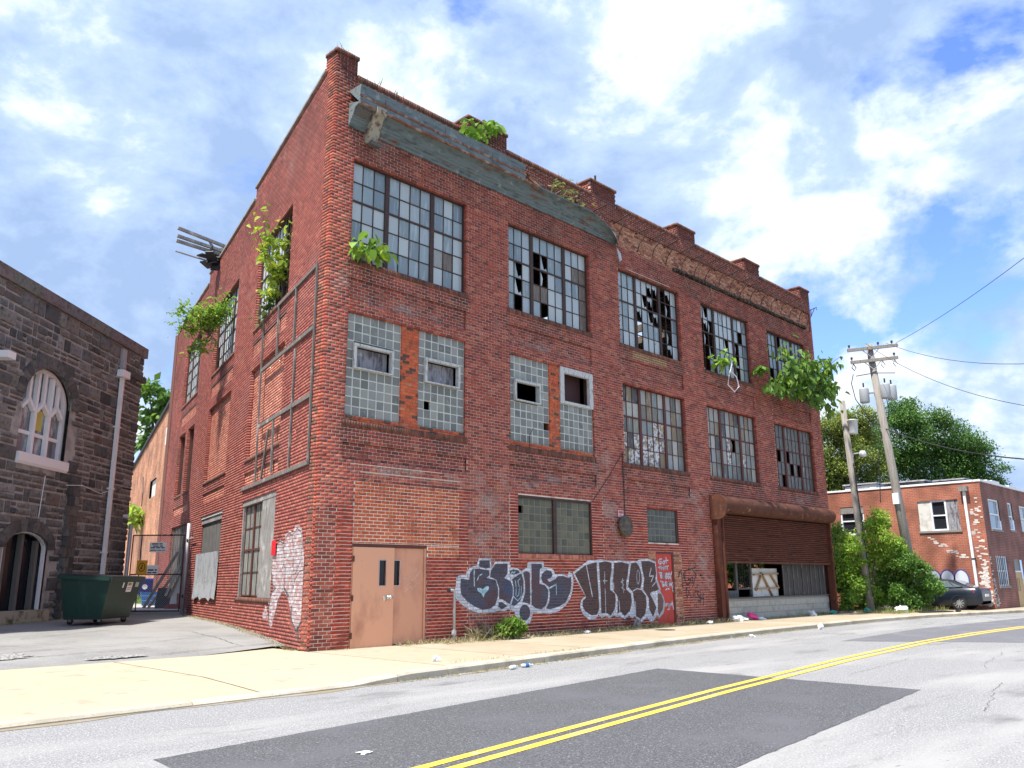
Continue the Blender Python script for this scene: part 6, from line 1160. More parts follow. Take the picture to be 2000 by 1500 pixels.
for i, (s, f, z) in enumerate(((-.64, -.05, 8.78), (.16, -.36, 8.82), (.60, .05, 8.80))):
    q = on1(z)+AX*s+Vector((-.72, -.68, 0)).normalized()*(-f); k = MB(); k.lathe(q, [(0, 0), (.185, 0), (.20, .03), (.20, .58), (.185, .64), (.09, .67), (0, .68)], 16); tr = k.build('transformer', m_can, P1, True)
    k = MB(); k.tube([q+Vector((0, 0, .66)), q+Vector((0, 0, .88))], .035, 6); k.build('bushing', m_black, tr); k = MB(); k.bar(q+Vector((0, 0, .4)), on1(z+.4), .06, .08); k.build('bracket', m_grey_pipe, tr)
for pts in ([on1(10.1)-AX*.9, on1(9.7)-AX*1.05, on1(9.0)-AX*1.0, on1(7.9)-AX*.5, on1(7.7)], [on1(10.0)-AX*.8, on1(10.05), on1(9.95)+AX*.9], [on1(9.1)+AX*.3, on1(8.4)+AX*.35, on1(7.7)+AX*.12], [on1(7.6)-AX*.1, on1(6.5)-AX*.45, on1(4.5)-AX*.75]): k = MB(); k.tube(pts, .018, 5); k.build('drop_cable', m_black, P1)
k = MB(); k.box(*[v for t in zip(on1(4.6)-Vector((.28, .12, .25)), on1(4.6)+Vector((-.14, .12, .2))) for v in t]); k.build('meter_box', m_white, P1)
P2 = empty('utility_pole', (25.43, -.72, -.1)); tag(P2, 'shorter weathered utility pole with one white transformer and lamp', 'utility pole')
t2 = Vector((-.22, .22, 8.80)); on2 = lambda z: t2*((z+.1)/8.80)
k = MB(); k.tube([(0, 0, 0), t2*.5, t2], [.165, .145, .115], 12); k.build('pole', m_pole, P2, True)
q = on2(7.25)+Vector((.08, -.26, 0)); k = MB(); k.lathe(q, [(0, 0), (.165, 0), (.18, .04), (.20, .54), (.225, .56), (.225, .60), (.08, .63), (0, .63)], 16); k.build('transformer', mat('white_enamel', (.58, .60, .62), .5), P2, True)
k = MB(); k.tube([on2(6.4), on2(6.4)+Vector((.25, -.3, .05))], .03, 6); la = k.build('lamp_arm', m_can, P2); k = MB(); k.lathe(on2(6.4)+Vector((.34, -.42, -.10)), [(0, 0), (.14, .0), (.15, .12), (.10, .24), (0, .26)], 12); k.build('lamp_head', mat('lamp_grey', (.65, .66, .66), .4), P2, True)
k = MB(); k.tube([on2(6.0)+Vector((-.1, -.16, 0)), on2(3)+Vector((-.1, -.17, 0)), on2(.6)+Vector((-.1, -.2, 0))], .02, 5); k.build('drop_cable', m_black, P2)
def wire(a, b, sag, r, label):
    a, b = Vector(a), Vector(b); pts = [a.lerp(b, i/24)-a-Vector((0, 0, sag*4*(i/24)*(1-i/24))) for i in range(25)]; k = MB(); k.tube(pts, r*.65, 5); o = k.build('overhead_wire', m_black); o.location = a; tag(o, label, 'wire', 'wires from the tall pole'); return o
A0 = Vector(P1.location)
e1 = A0+on1(11.13)+AX*1.12+Vector((-.16, -.1, .1))
def thr(a, ph, t=2.6):   # a point further along from the arm through a spot the wire passes over the street
    return a+(Vector(ph)-a)*t
wire(e1, thr(e1, (18.31, -9.39, 11.6)), .9, .016, 'uppermost thin wire running over the street from the crossarm')
wire(e1+Vector((-.3, .3, 0)), thr(e1, (18.6, -9.07, 9.3)), 1.9, .015, 'middle thin wire sagging over the street')
wire(e1+Vector((-.9, .95, 0)), thr(e1, (18.73, -8.94, 8.55)), 2.3, .015, 'lowest thin wire sagging over the street')
e2 = A0+on1(7.6); wire(e2, thr(e2, (19.1, -8.55, 6.25)), 1.6, .035, 'thick twisted cable leaving the pole below the transformers')
e3 = Vector((52, 4, 6.5)); wire(Vector((44, -2.6, 5.6)), thr(Vector((44, -2.6, 5.6)), (30, -9, 5.8), 1.5), .3, .02, 'thin wire low at the right behind the roofline')

# ---------------------------------------------------------------- parked car, nose into the gap
CAR = empty('parked_car', (30.4, -1.5, .0), R(90)); CAR.scale = (.88, .88, .88); tag(CAR, 'dark blue-grey sedan parked nose-in behind the shrub', 'car')
m_car = mat('dark_blue_car_paint', (.010, .016, .028), .3, spec=.4, coat=.3); m_cglass = mat('car_glass', (.10, .13, .15), .03, spec=1.0); m_chrome = mat('chrome', (.7, .7, .7), .15, metal=1.0); m_tyre = mat('tyre', (.015, .015, .016), .8); m_rim = mat('alloy', (.62, .63, .65), .3, metal=.7)
# local x forward (nose), z up; sections along x: (x, zlow, zbelt, half width low, half width belt)
secs = [(-2.42, .42, .86, .70, .72), (-2.36, .30, 1.00, .82, .80), (-2.15, .24, 1.04, .89, .84), (-1.6, .20, 1.06, .91, .86), (-.6, .20, 1.00, .92, .87), (.6, .20, .97, .92, .87), (1.3, .20, .93, .91, .85), (1.9, .22, .84, .88, .80), (2.25, .28, .72, .78, .70), (2.40, .40, .58, .60, .55)]
k = MB(); V = []; n = 10
for (x, zl, zb, wl_, wb) in secs: V += [(x, -wl_*.9, zl), (x, -wl_, zl+.14), (x, -wl_, zl+(zb-zl)*.62), (x, -wb-.02, zb-.05), (x, -wb*.92, zb), (x, wb*.92, zb), (x, wb+.02, zb-.05), (x, wl_, zl+(zb-zl)*.62), (x, wl_, zl+.14), (x, wl_*.9, zl)]
k.add(V, [(i*n+j, (i+1)*n+j, (i+1)*n+j+1, i*n+j+1) for i in range(len(secs)-1) for j in range(n-1)]); k.add(V[:n], [tuple(range(n))]); k.add(V[-n:], [tuple(range(n))[::-1]]); bd = k.build('body', m_car, CAR, True)
gs = [(-1.95, 1.04, .80, 1.05, .78), (-1.25, 1.05, .84, 1.36, .64), (-.5, 1.02, .86, 1.455, .62), (.3, 1.0, .86, 1.43, .62), (.85, .97, .85, 1.20, .70), (1.35, .92, .82, .94, .80)]
k = MB(); V = []
for (x, zb, wb, zr_, wr_) in gs: V += [(x, -wb, zb), (x, -wr_, zr_-.05), (x, -wr_*.85, zr_), (x, wr_*.85, zr_), (x, wr_, zr_-.05), (x, wb, zb)]
k.add(V, [(i*6+j, (i+1)*6+j, (i+1)*6+j+1, i*6+j+1) for i in range(5) for j in range(5)]); k.build('roof', m_car, CAR, True)
def glass_quad(pts, name): k = MB(); k.add(pts, [tuple(range(len(pts)))]); return k.build(name, m_cglass, CAR)
for s in (-1, 1):
    y = lambda z: s*(lerp(.866, .655, (z-1.03)/.34)+.012)
    glass_quad([(-1.25, y(1.08), 1.08), (-.42, y(1.06), 1.06), (-.42, y(1.37), 1.37), (-.95, y(1.36), 1.36)], 'rear_side_window'); glass_quad([(-.36, y(1.06), 1.06), (.75, y(1.03), 1.03), (.30, y(1.35), 1.35), (-.36, y(1.37), 1.37)], 'front_side_window'); glass_quad([(-1.62, y(1.09), 1.09), (-1.30, y(1.08), 1.08), (-1.02, y(1.33), 1.33)], 'quarter_window')
    k = MB(); k.tube([(-1.66, y(1.08), 1.075), (-.4, y(1.05), 1.05), (.8, y(1.02), 1.02)], .012, 5); k.tube([(-1.66, y(1.08), 1.08), (-1.0, y(1.36), 1.37), (-.4, y(1.39), 1.40), (.28, y(1.37), 1.375)], .012, 5); k.build('chrome_trim', m_chrome, CAR)
    k = MB(); k.prism([(-2.40, s*.50, .80), (-2.10, s*.90, .80), (-2.06, s*.885, .95), (-2.40, s*.52, .96)], (-.02, s*.012, 0)); k.build('tail_light', mat('red_lens', (.45, .01, .015), .15), CAR)
    for xw in (-1.42, 1.40):
        k = MB(); k.lathe((xw, s*.80, .33), [(.20, -.11), (.31, -.11), (.335, -.08), (.335, .08), (.31, .11), (.20, .11)], 24, 'y'); wh = k.build('wheel', m_tyre, CAR, True)
        k = MB(); k.lathe((xw, s*.80, .33), [(.225, s*.095), (.235, s*.112), (.21, s*.105)], 24, 'y')
        for i in range(10): a = 2*math.pi*i/10; k.bar((xw+.05*math.cos(a), s*.905, .33+.05*math.sin(a)), (xw+.215*math.cos(a), s*.90, .33+.215*math.sin(a)), .045, .02, (0, 1, 0))
        k.lathe((xw, s*.80, .33), [(0, s*.115), (.06, s*.112), (.065, s*.09)], 14, 'y'); k.build('rim', m_rim, wh); k = MB(); k.lathe((xw, s*.80, .33), [(0, s*.04), (.23, s*.05)], 20, 'y'); k.build('brake_disc', m_black, wh)
        k = MB()
        for i in range(12): a0, a1 = math.pi*i/12, math.pi*(i+1)/12; f = lambda a, r, yy: (xw+r*math.cos(a), yy, .33+r*math.sin(a)); k.quad(f(a0, .37, s*.928), f(a1, .37, s*.928), f(a1, .33, s*.926), f(a0, .33, s*.926))
        k.build('arch_gap', m_black, CAR)
glass_quad([(-1.93, -.66, 1.062), (-1.93, .66, 1.062), (-1.27, .54, 1.375), (-1.27, -.54, 1.375)], 'rear_window')
k = MB(); k.box(-2.45, -2.40, -.26, .26, .62, .74); k.build('number_plate', m_sign_w, CAR)

# ---------------------------------------------------------------- vegetation
def leaf_mesh(name, P, D, Nn, L, W, cols, m, parent=None, fold=.25, hexa=False):
    """one bent quad for each leaf: base P, direction D, normal Nn, length L, width W (arrays)"""
    P, D, Nn = (np.asarray(a, np.float32) for a in (P, D, Nn)); L = np.asarray(L, np.float32)[:, None]; W = np.asarray(W, np.float32)[:, None]
    D = D/np.linalg.norm(D, axis=1, keepdims=True); Sx = np.cross(D, Nn); Sx /= np.linalg.norm(Sx, axis=1, keepdims=True)+1e-6; N2 = np.cross(Sx, D)
    n = len(P)
    if hexa:      # two halves folded along the midrib
        a1 = P+D*L*.22+N2*L*fold*.30; a2 = P+D*L*.62+N2*L*fold*.18; V = np.stack([P, a1+Sx*W*.46, a2+Sx*W*.36, P+D*L-N2*L*fold*.45, a2-Sx*W*.36, a1-Sx*W*.46], 1)
        F = (np.arange(n, dtype=np.int32)[:, None, None]*6+np.array([(0, 1, 2, 3), (0, 3, 4, 5)], np.int32)[None]).reshape(-1, 4); return fast_mesh(name, V.reshape(-1, 3), F, np.repeat(cols, 2, axis=0), m, parent)
    mid = P+D*L*.42+N2*L*fold*.25; V = np.stack([P, mid+Sx*W*.5, P+D*L-N2*L*fold*.3, mid-Sx*W*.5], 1)
    F = np.arange(n*4, dtype=np.int32).reshape(n, 4); return fast_mesh(name, V.reshape(-1, 3), F, cols, m, parent)
def leaf_cols(n, base, var=.25, yel=.15):
    base = np.array(base); t = rng.uniform(1-var, 1+var, (n, 1)); c = base[None]*t; y = rng.random((n, 1)) < yel; return np.where(y, c*np.array([1.5, 1.25, .8]), c)
def branch_pts(a, b, bow, n=7):
    a, b = Vector(a), Vector(b); return [a.lerp(b, i/n)+Vector((0, 0, 1))*bow*math.sin(math.pi*i/n) for i in range(n+1)]
def sprout(name, label, cat, root, tips, leaf_len, per_tip, base, spread=.3, droop=.6, aspect=.75, stem_r=.02, bow=.15, group=None, yel=.15, trunk=None, stem_m=None):
    e = empty(name, root); tag(e, label, cat, group); R0 = Vector(root); k = MB(); P = []; D = []; hub = Vector(trunk)-R0 if trunk else Vector((0, 0, 0))
    if trunk: k.tube([(0, 0, 0), hub*.5+Vector((0, 0, .06)), hub], [stem_r*1.6, stem_r*1.4, stem_r*1.2], 6)
    for t in tips:
        T = Vector(t)-R0; pts = branch_pts(hub, T, bow*random.uniform(.3, 1.2)); k.tube(pts, [stem_r*(1-.75*i/len(pts)) for i in range(len(pts))], 5)
        for j in range(per_tip):
            s = random.uniform(.55, 1.05); c = pts[min(int(s*7), 7)]; P.append(c+Vector((random.gauss(0, spread), random.gauss(0, spread), random.gauss(0, spread*.8)))*(1 if s > .8 else .7)); a = random.uniform(0, 6.28); D.append((math.cos(a), math.sin(a), -droop*random.uniform(.3, 1.6)))
    k.build('stem', stem_m or m_stem, e); n = len(P); Nn = rng.normal(0, .35, (n, 3))+np.array([0, 0, 1]); L = leaf_len*rng.uniform(.38, 1.3, n)
    leaf_mesh('leaves', np.array(P), np.array(D), Nn, L, L*aspect*1.1, leaf_cols(n, base, yel=yel), m_leaf, e, .4, True); tag(e.children[-1], kind='stuff'); return e
G1, G2, G3, G4 = (.17, .30, .045), (.10, .20, .035), (.065, .14, .03), (.24, .36, .06)
sprout('catalpa_sprout', 'broad-leaved plant on the sill of the corner third-floor window', 'plant', (.95, -.02, 8.44), [(.46, -.3, 8.47), (.66, -.32, 8.62), (.8, -.35, 8.42), (1.06, -.3, 8.92), (1.35, -.3, 8.88), (1.57, -.28, 8.74), (1.3, -.34, 8.5), (1.15, -.3, 8.6), (.55, -.25, 8.7)], .27, 6, G1, .09, .9, .8, .012)
sprout('pier_sapling', 'leafy sapling on the parapet pier above the cornice', 'plant', (4.25, -.10, 12.70), [(3.72, -.35, 12.9), (4.0, -.35, 13.05), (4.45, -.35, 13.3), (4.65, -.35, 13.3), (5.0, -.3, 13.42), (4.1, -.35, 12.72), (4.36, -.35, 12.78), (5.2, -.2, 13.45)], .26, 8, G1, .10, .7, .75, .012)
sprout('window_sapling', 'small leafy tuft in the fourth third-floor window', 'plant', (16.35, .1, 8.5), [(15.6, -.4, 8.8), (15.9, -.42, 9.0), (16.3, -.4, 8.95), (16.0, -.4, 8.75)], .26, 14, G1, .12, .6, .7, .01)
sprout('window_sapling', 'tiny leafy tuft on the pier left of the overhanging tree', 'plant', (18.75, -.01, 8.75), [(18.4, -.35, 8.98), (18.65, -.4, 8.95), (18.5, -.4, 8.85)], .26, 12, G2, .11, .6, .7, .01)
sprout('overhanging_tree', 'large leafy tree branch growing from the far third-floor window', 'tree', (20.6, .05, 8.5), [(19.05, -1.0, 10.0), (19.2, -1.0, 9.4), (18.0, -.9, 9.05) if 0 else (18.9, -.9, 8.7), (20.4, -1.1, 9.75), (21.3, -1.2, 9.85), (22.2, -1.1, 9.75), (23.2, -1.1, 10.0), (24.2, -1.0, 10.35), (23.6, -1.1, 9.9), (24.1, -1.0, 9.0), (23.6, -1.0, 8.6), (23.0, -1.1, 9.2), (22.3, -1.2, 8.4), (21.4, -1.1, 8.0), (20.5, -1.0, 8.15), (19.6, -.9, 8.2), (18.6, -.8, 8.3), (18.1, -.8, 8.15), (19.0, -1.0, 8.7), (20.9, -1.2, 8.9), (21.8, -1.2, 9.2), (22.6, -1.2, 7.9), (20.0, -1.1, 9.1), (22.9, -1.1, 8.9)], .30, 30, (.105, .20, .038), .17, 1.4, .70, .035, .1, trunk=(20.9, -.7, 8.5), stem_m=m_bark)
sprout('side_window_tree', 'bright yellow-green tree spilling from the first side window', 'tree', (1.55, 4.85, 8.45), [(0.26, 3.62, 10.62), (0.11, 3.62, 10.22), (0.52, 3.81, 10.11), (0.59, 3.3, 10.12), (0.75, 2.97, 9.78), (0.6, 3.63, 9.51), (0.69, 3.03, 9.37), (0.75, 3.37, 9.84), (0.87, 4.45, 8.96), (0.54, 2.73, 10.28), (0.88, 3.8, 9.01), (0.88, 3.44, 9.26)], .20, 36, (.24, .34, .055), .13, .5, .6, .018, .15, yel=.2)
bpy.data.objects['side_window_tree'].location
sprout('side_window_ivy', 'dark ivy clinging to the sill of the first side window', 'plant', (1.45, 5.0, 8.3), [(1.0, 4.5, 8.75), (1.05, 4.7, 8.5), (1.15, 4.9, 8.3), (1.2, 5.3, 8.1)], .13, 26, (.06, .11, .03), .12, .5, .7, .012)
sprout('side_branch_tree', 'feathery green tree growing out of the middle side window', 'tree', (2.75, 10.9, 9.05), [(1.14, 10.48, 10.1), (.96, 10.5, 9.72), (1.25, 10.77, 9.33), (1.42, 9.79, 10.0), (1.89, 9.72, 10.09), (2.28, 9.68, 10.35), (2.5, 9.8, 10.25), (1.75, 9.89, 9.58), (2.27, 10.24, 9.61), (1.7, 10.48, 8.42), (2.05, 10.52, 8.58), (1.43, 9.92, 9.6), (1.5, 10.39, 9.3), (2.45, 9.95, 9.93), (2.3, 10.04, 10.09), (1.9, 10.0, 9.8), (1.6, 10.2, 9.9)], .17, 75, (.17, .29, .045), .17, .35, .36, .02, .1, trunk=(2.3, 10.6, 9.25), stem_m=m_bark)
sprout('wall_sapling', 'yellow-green sapling rooted high on the orange rear wall', 'plant', (7.62, 29.0, 3.8), [(7.1, 28.66, 5.06), (7.2, 27.8, 5.07), (7.3, 27.9, 4.69), (7.3, 28.5, 4.48), (7.1, 28.81, 4.61), (7.2, 28.3, 4.9)], .42, 22, G4, .26, .5, .6, .02)
sprout('inside_vine', 'dark leafy plant seen inside the third third-floor window', 'plant', (13.0, .7, 7.62), [(12.6, .6, 8.9), (13.2, .6, 9.1), (13.4, .65, 8.6), (12.9, .6, 9.4), (11.6, .7, 8.7), (11.8, .7, 9.0), (13.3, .7, 9.6)], .22, 22, (.06, .12, .03), .16, .5, .6, .015)
sprout('cornice_sprig', 'thin grey-green sprig where the cornice breaks off', 'plant', (7.2, -.1, 12.1), [(7.2, -.4, 12.4), (7.4, -.35, 12.55), (7.6, -.5, 12.3), (8.2, -.3, 12.62), (8.6, -.4, 12.2), (7.9, -.45, 12.15)], .13, 12, (.15, .19, .06), .1, .3, .5, .012)
# white rag hanging in the fourth window
k = MB(); k.tube([(16.95, -.10, 9.15), (16.85, -.12, 8.85), (16.6, -.14, 8.45), (16.45, -.14, 8.05), (16.85, -.16, 7.85), (17.2, -.15, 8.1), (17.1, -.13, 8.45), (16.75, -.12, 8.6)], .022, 6); o = k.build('hanging_cord', m_white); tag(o, 'white cord looping below the fourth third-floor window', 'cord')
# dead creeper under the old cornice
for i in range(3):
    x0 = 14.2+i*1.7; k = MB()
    for j in range(4): k.tube([(x0, -.05, 11.6), (x0+random.uniform(-.3, .3), -.12, 11.2), (x0+random.uniform(-.7, .7), -.1, 10.6+random.uniform(-.3, .5))], .005, 4)
    o = k.build('dead_creeper', m_bark); tag(o, ['dry creeper hanging over the third window head', 'dry creeper hanging right of the third window', 'dry creeper hanging over the fourth window'][i], 'creeper')
# trees and shrubs with crowns of many leaves
def clumps(blobs, m=7):
    out = []
    for (x, y, z, r, sq) in blobs:
        out.append((x, y, z, r*.80, sq))
        for i in range(m):
            d = Vector((random.gauss(0, 1), random.gauss(0, 1), random.gauss(.25, .9))).normalized(); q = r*random.uniform(.55, .92); s = r*random.uniform(.26, .48); out.append((x+d.x*q, y+d.y*q, z+d.z*q*sq, s, random.uniform(.6, .9)))
    return out
def crown(blobs, n, leaf, base, parent, yel=.15, aspect=.6, droop=.3):
    blobs = clumps(blobs)
    tot = sum(b[3]**2 for b in blobs); P = []; D = []; Cc = []
    for (x, y, z, r, sq) in blobs:
        m = int(n*r*r/tot); d = rng.normal(size=(m, 3)); d /= np.linalg.norm(d, axis=1, keepdims=True); rr = r*(rng.random((m, 1))**.42)*(1+.18*np.sin(d[:, :1]*7+d[:, 1:2]*5+x)+.12*rng.normal(size=(m, 1)))
        p = d*rr; p[:, 2] *= sq; P.append(p+np.array([x, y, z])); D.append(d*.5+rng.normal(size=(m, 3))*.7-np.array([0, 0, droop])); Cc.append(leaf_cols(m, np.array(base)*random.uniform(.8, 1.2), .3, yel))
    P = np.concatenate(P); D = np.concatenate(D); m = len(P); L = leaf*rng.uniform(.6, 1.3, m)
    o = leaf_mesh('crown', P, D, rng.normal(0, .6, (m, 3))+np.array([0, 0, .8]), L, L*aspect, np.concatenate(Cc), m_leaf, parent); tag(o, kind='stuff'); return o
def tree(name, label, cat, root, blobs, n, leaf, base, tr=.3, group=None, yel=.15, limbs=True, m=None):
    e = empty(name, root); tag(e, label, cat, group); R0 = Vector(root); k = MB(); top = Vector((sum(b[0] for b in blobs)/len(blobs), sum(b[1] for b in blobs)/len(blobs), min(b[2] for b in blobs)))-R0
    k.tube([(0, 0, -.3), top*.5+Vector((.1, .1, 0)), top], [tr, tr*.8, tr*.6], 8)
    for b in blobs: c = Vector(b[:3])-R0; k.tube([top*.7, top.lerp(c, .5)+Vector((0, 0, -.2)), c+Vector((0, 0, b[3]*.4))], [tr*.5, tr*.3, tr*.08], 6)
    k.build('trunk', m or m_bark, e); crown([(b[0]-R0.x, b[1]-R0.y, b[2]-R0.z, b[3], b[4]) for b in blobs], n, leaf, base, e, yel); return e
tree('broadleaf_tree', 'large dark green tree behind the low brick building', 'tree', (52.5, 5.5, 0), [(50.6, 6.6, 11.0, 2.3, .9), (50.6, 5.9, 12.6, 1.6, .8), (52.0, 5.0, 11.6, 2.2, .8), (53.6, 3.7, 10.4, 2.3, .8), (54.9, 2.7, 8.9, 1.9, .8), (52.6, 4.8, 8.9, 2.3, .8), (51.2, 6.6, 8.6, 2.2, .8), (55.3, 2.6, 7.4, 1.5, .8), (49.9, 7.4, 9.6, 1.6, .9), (53.8, 3.6, 7.5, 2.0, .8)], 60000, .165, (.085, .175, .042), .3, 'trees behind the low brick building', .12)
tree('flowering_tree', 'yellow-green tree with pale blossom between factory and poles', 'tree', (36.6, 4.6, 0), [(35.7, 4.5, 9.6, 1.3, .9), (36.6, 3.4, 9.9, 1.2, .8), (36.5, 4.2, 8.2, 1.6, .8), (37.3, 3.6, 6.9, 1.5, .8), (35.8, 5.1, 7.2, 1.5, .9), (37.8, 3.2, 5.9, 1.3, .8), (36.0, 5.0, 5.7, 1.6, .8), (36.6, 3.9, 9.2, 1.2, .8)], 42000, .135, (.16, .215, .06), .22, 'trees behind the low brick building', .35)
tree('broadleaf_tree', 'leafy tree showing above the orange rear wing', 'tree', (10.6, 35.2, 0), [(9.8, 35.2, 12.9, .75, .8), (10.3, 34.6, 12.2, .8, .8), (10.9, 34.4, 11.9, .8, .8), (10.2, 35.2, 11.2, .8, .8), (11.2, 34.3, 10.9, .8, .8), (10.9, 35.6, 9.8, 1.3, .8)], 900, .52, (.10, .19, .04), .16)
SHG = 'shrubs crowding the gap between the buildings'
tree('tall_shrub', 'tallest feathery shrub in front of the white sash', 'shrub', (25.9, -.6, 0), [(25.85, -1.3, 3.7, .55, 1.0), (25.7, -.9, 3.0, .75, 1.0), (25.2, -.2, 2.5, .65, .9), (25.9, -.8, 2.2, .85, .9), (26.5, -1.5, 2.6, .6, .9)], 11000, .105, (.19, .31, .05), .05, SHG, .25)
tree('broad_shrub', 'broad dark green shrub hiding the front of the car', 'shrub', (27.0, -1.6, 0), [(26.7, -1.6, 1.9, .9, .9), (27.2, -1.9, 1.4, .8, .9), (27.7, -2.3, .95, .6, .9), (26.6, -1.2, 1.1, .9, .9), (27.3, -1.8, .55, .8, .7), (26.4, -1.7, .5, .7, .7)], 22000, .10, (.10, .20, .04), .06, SHG, .12)
tree('low_shrub', 'low bright green shrub against the end of the shutter', 'shrub', (25.3, .1, 0), [(25.2, .1, 1.4, .7, .9), (25.5, -.3, .8, .75, .9), (26.0, -.5, .45, .6, .7), (24.9, -.1, .5, .5, .8), (25.0, .3, 2.0, .5, .9)], 13000, .115, (.17, .29, .05), .04, SHG, .2)
tree('back_shrub', 'pale green shrub behind the two poles', 'shrub', (29.0, 1.6, 0), [(28.6, 1.5, 2.4, 1.0, .9), (29.4, .8, 1.6, 1.0, .9), (28.2, 2.6, 1.6, 1.1, .9), (29.2, .6, .7, .9, .8), (27.6, 1.6, 3.0, .8, 1.0)], 11000, .14, (.19, .30, .07), .05, SHG, .3)
tree('weedy_bush', 'low green bush at the wall below the first graffiti', 'bush', (5.15, -.42, 0), [(5.05, -.45, .22, .30, .8), (5.35, -.42, .25, .26, .8), (4.85, -.42, .18, .22, .8), (5.2, -.5, .34, .24, .8)], 2600, .085, (.11, .21, .035), .012, yel=.3)
tree('window_shrub', 'green shrub seen through the gap under the shutter', 'shrub', (26.0, 5.0, 0), [(25.6, 4.4, 1.4, .9, 1), (25.8, 5.6, 1.7, 1.0, 1), (26.0, 3.6, .8, .8, 1), (26.2, 5, 2.6, .9, 1)], 4000, .2, (.13, .23, .05), .05, SHG)
# grass and straw along walls and kerb: nobody could count it
def grass(name, label, spots, n, h, cols, m=m_straw, flat=.4):
    P = []; D = []; Ls = []
    for i in range(n):
        (x0, x1, y0, y1, z, hh) = random.choices(spots, [max(.05, (s[1]-s[0])*(abs(s[3]-s[2])+.1)) for s in spots])[0]; P.append((random.uniform(x0, x1), random.uniform(y0, y1), z)); D.append((random.gauss(0, flat), random.gauss(0, flat), random.uniform(.25, 1))); Ls.append(h*hh*random.uniform(.4, 1.3))
    n = len(P); c = np.array([random.choice(cols) for _ in range(n)])*rng.uniform(.75, 1.25, (n, 1)); o = leaf_mesh(name, np.array(P), np.array(D), rng.normal(size=(n, 3)), Ls, np.array(Ls)*.07+.004, c, m, None, .5); tag(o, label, 'grass', kind='stuff'); return o
ST = [(.42, .35, .20), (.48, .42, .27), (.33, .27, .15), (.20, .22, .07)]; GN = [(.12, .19, .04), (.16, .22, .06), (.30, .27, .13)]
grass('dry_grass', 'dry straw-coloured grass along the foot of the front wall', [(2.1, 4.8, -.35, -.03, 0, 1), (3.0, 7.0, -.75, -.05, 0, .8), (6.5, 12.0, -.60, -.03, 0, .9), (12.5, 15.2, -.5, -.03, 0, 1.1), (15.4, 24.2, -.35, .0, 0, .6), (.4, 1.0, -.18, -.02, 0, .3), (24, 29, -2.2, .5, 0, .8), (4.2, 4.8, -.4, -.1, 0, 3.0)], 9500, .16, ST, flat=.8)
grass('green_weeds', 'green weeds sprouting from kerb and wall joints', [(9.2, 12.0, -.5, -.1, 0, 1), (20.5, 22.5, -.35, -.1, 0, 1.2), (13.2, 14.8, -.4, -.1, 0, 1), (.2, 1.6, -3.98, -3.88, .0, .6), (24.2, 29.5, -2.4, -.6, 0, 1.4), (2.2, 4.2, -3.78, -3.62, .0, .35)], 2200, .14, GN, m_leaf)
grass('gutter_straw', 'dry straw lying in the gutter along the kerb', [(x, x+1.2, poly_at(CURB, x+.6)-.22, poly_at(CURB, x+.6)-.02, ROADZ+.006, .5) for x in np.arange(-1.2, 14, 1.2)], 1500, .14, ST, flat=1.6)
grass('lot_edge_weeds', 'straw and weeds along the foot of the side wall', [(T_side(h, .1, 0)[0]-.12, T_side(h, .1, 0)[0]+.05, T_side(h, .1, 0)[1]-.3, T_side(h, .1, 0)[1]+.3, lot_z(0, T_side(h, 0, 0)[1])+.0, .5) for h in np.arange(.3, 13, .5)], 2200, .14, ST, flat=.9)
grass('parapet_tufts', 'wispy grass tufts on the parapet and corner pier', [(.05, .5, .05, .4, 13.5, 1), (.7, 2.2, .02, .25, PZ, 1), (7.5, 9.2, .02, .25, PZ, .8), (2.2, 4.0, .02, .25, PZ, .5), (11, 13.5, .02, .2, PZ, .4)], 240, .22, GN, m_leaf, .25)
grass('church_moss', 'mossy weeds along the foot of the church', [(T_ch(u, .25, 0)[0]-.2, T_ch(u, .25, 0)[0]+.15, T_ch(u, .25, 0)[1]-.2, T_ch(u, .25, 0)[1]+.1, .29, .5) for u in np.arange(-5, 1.5, .4)], 900, .12, GN, m_leaf, .7)
grass('yard_weeds', 'bright weeds beside the blue bin behind the gate', [(4.9, 5.5, 21.6, 22.6, .50, 2.2), (5.0, 6.2, 20.6, 21.6, .49, 1.2)], 500, .2, [(.2, .3, .06), (.14, .24, .05)], m_leaf, .4)

# ---------------------------------------------------------------- litter
def lump(r, sq=(1, 1, 1), seed=0, n=9):
    rr = random.Random(seed); k = MB(); V = []; ph = [rr.uniform(0, 6) for _ in range(6)]
    for i in range(n+1):
        th = math.pi*i/n
        for j in range(n+3):
            p = 2*math.pi*j/(n+3); q = r*(1+.30*math.sin(3*p+ph[0]+2*th)+.22*math.sin(5*th+ph[1]+p*2)+rr.uniform(-.16, .16)); V.append((q*math.sin(th)*math.cos(p)*sq[0], q*math.sin(th)*math.sin(p)*sq[1], q*math.cos(th)*sq[2]+r*sq[2]*.8))
    w = n+3; k.add(V, [(i*w+j, i*w+(j+1) % w, (i+1)*w+(j+1) % w, (i+1)*w+j) for i in range(n) for j in range(w)]); return k
m_bag = mat('white_plastic_bag', (.78, .79, .78), .4, noise=[(6, 4, .5, .7, (.62, .62, .60), U)]); m_pinkp = mat('pink_plastic', (.80, .05, .25), .4); m_teal = mat('teal_wrapper', (.05, .35, .28), .4)
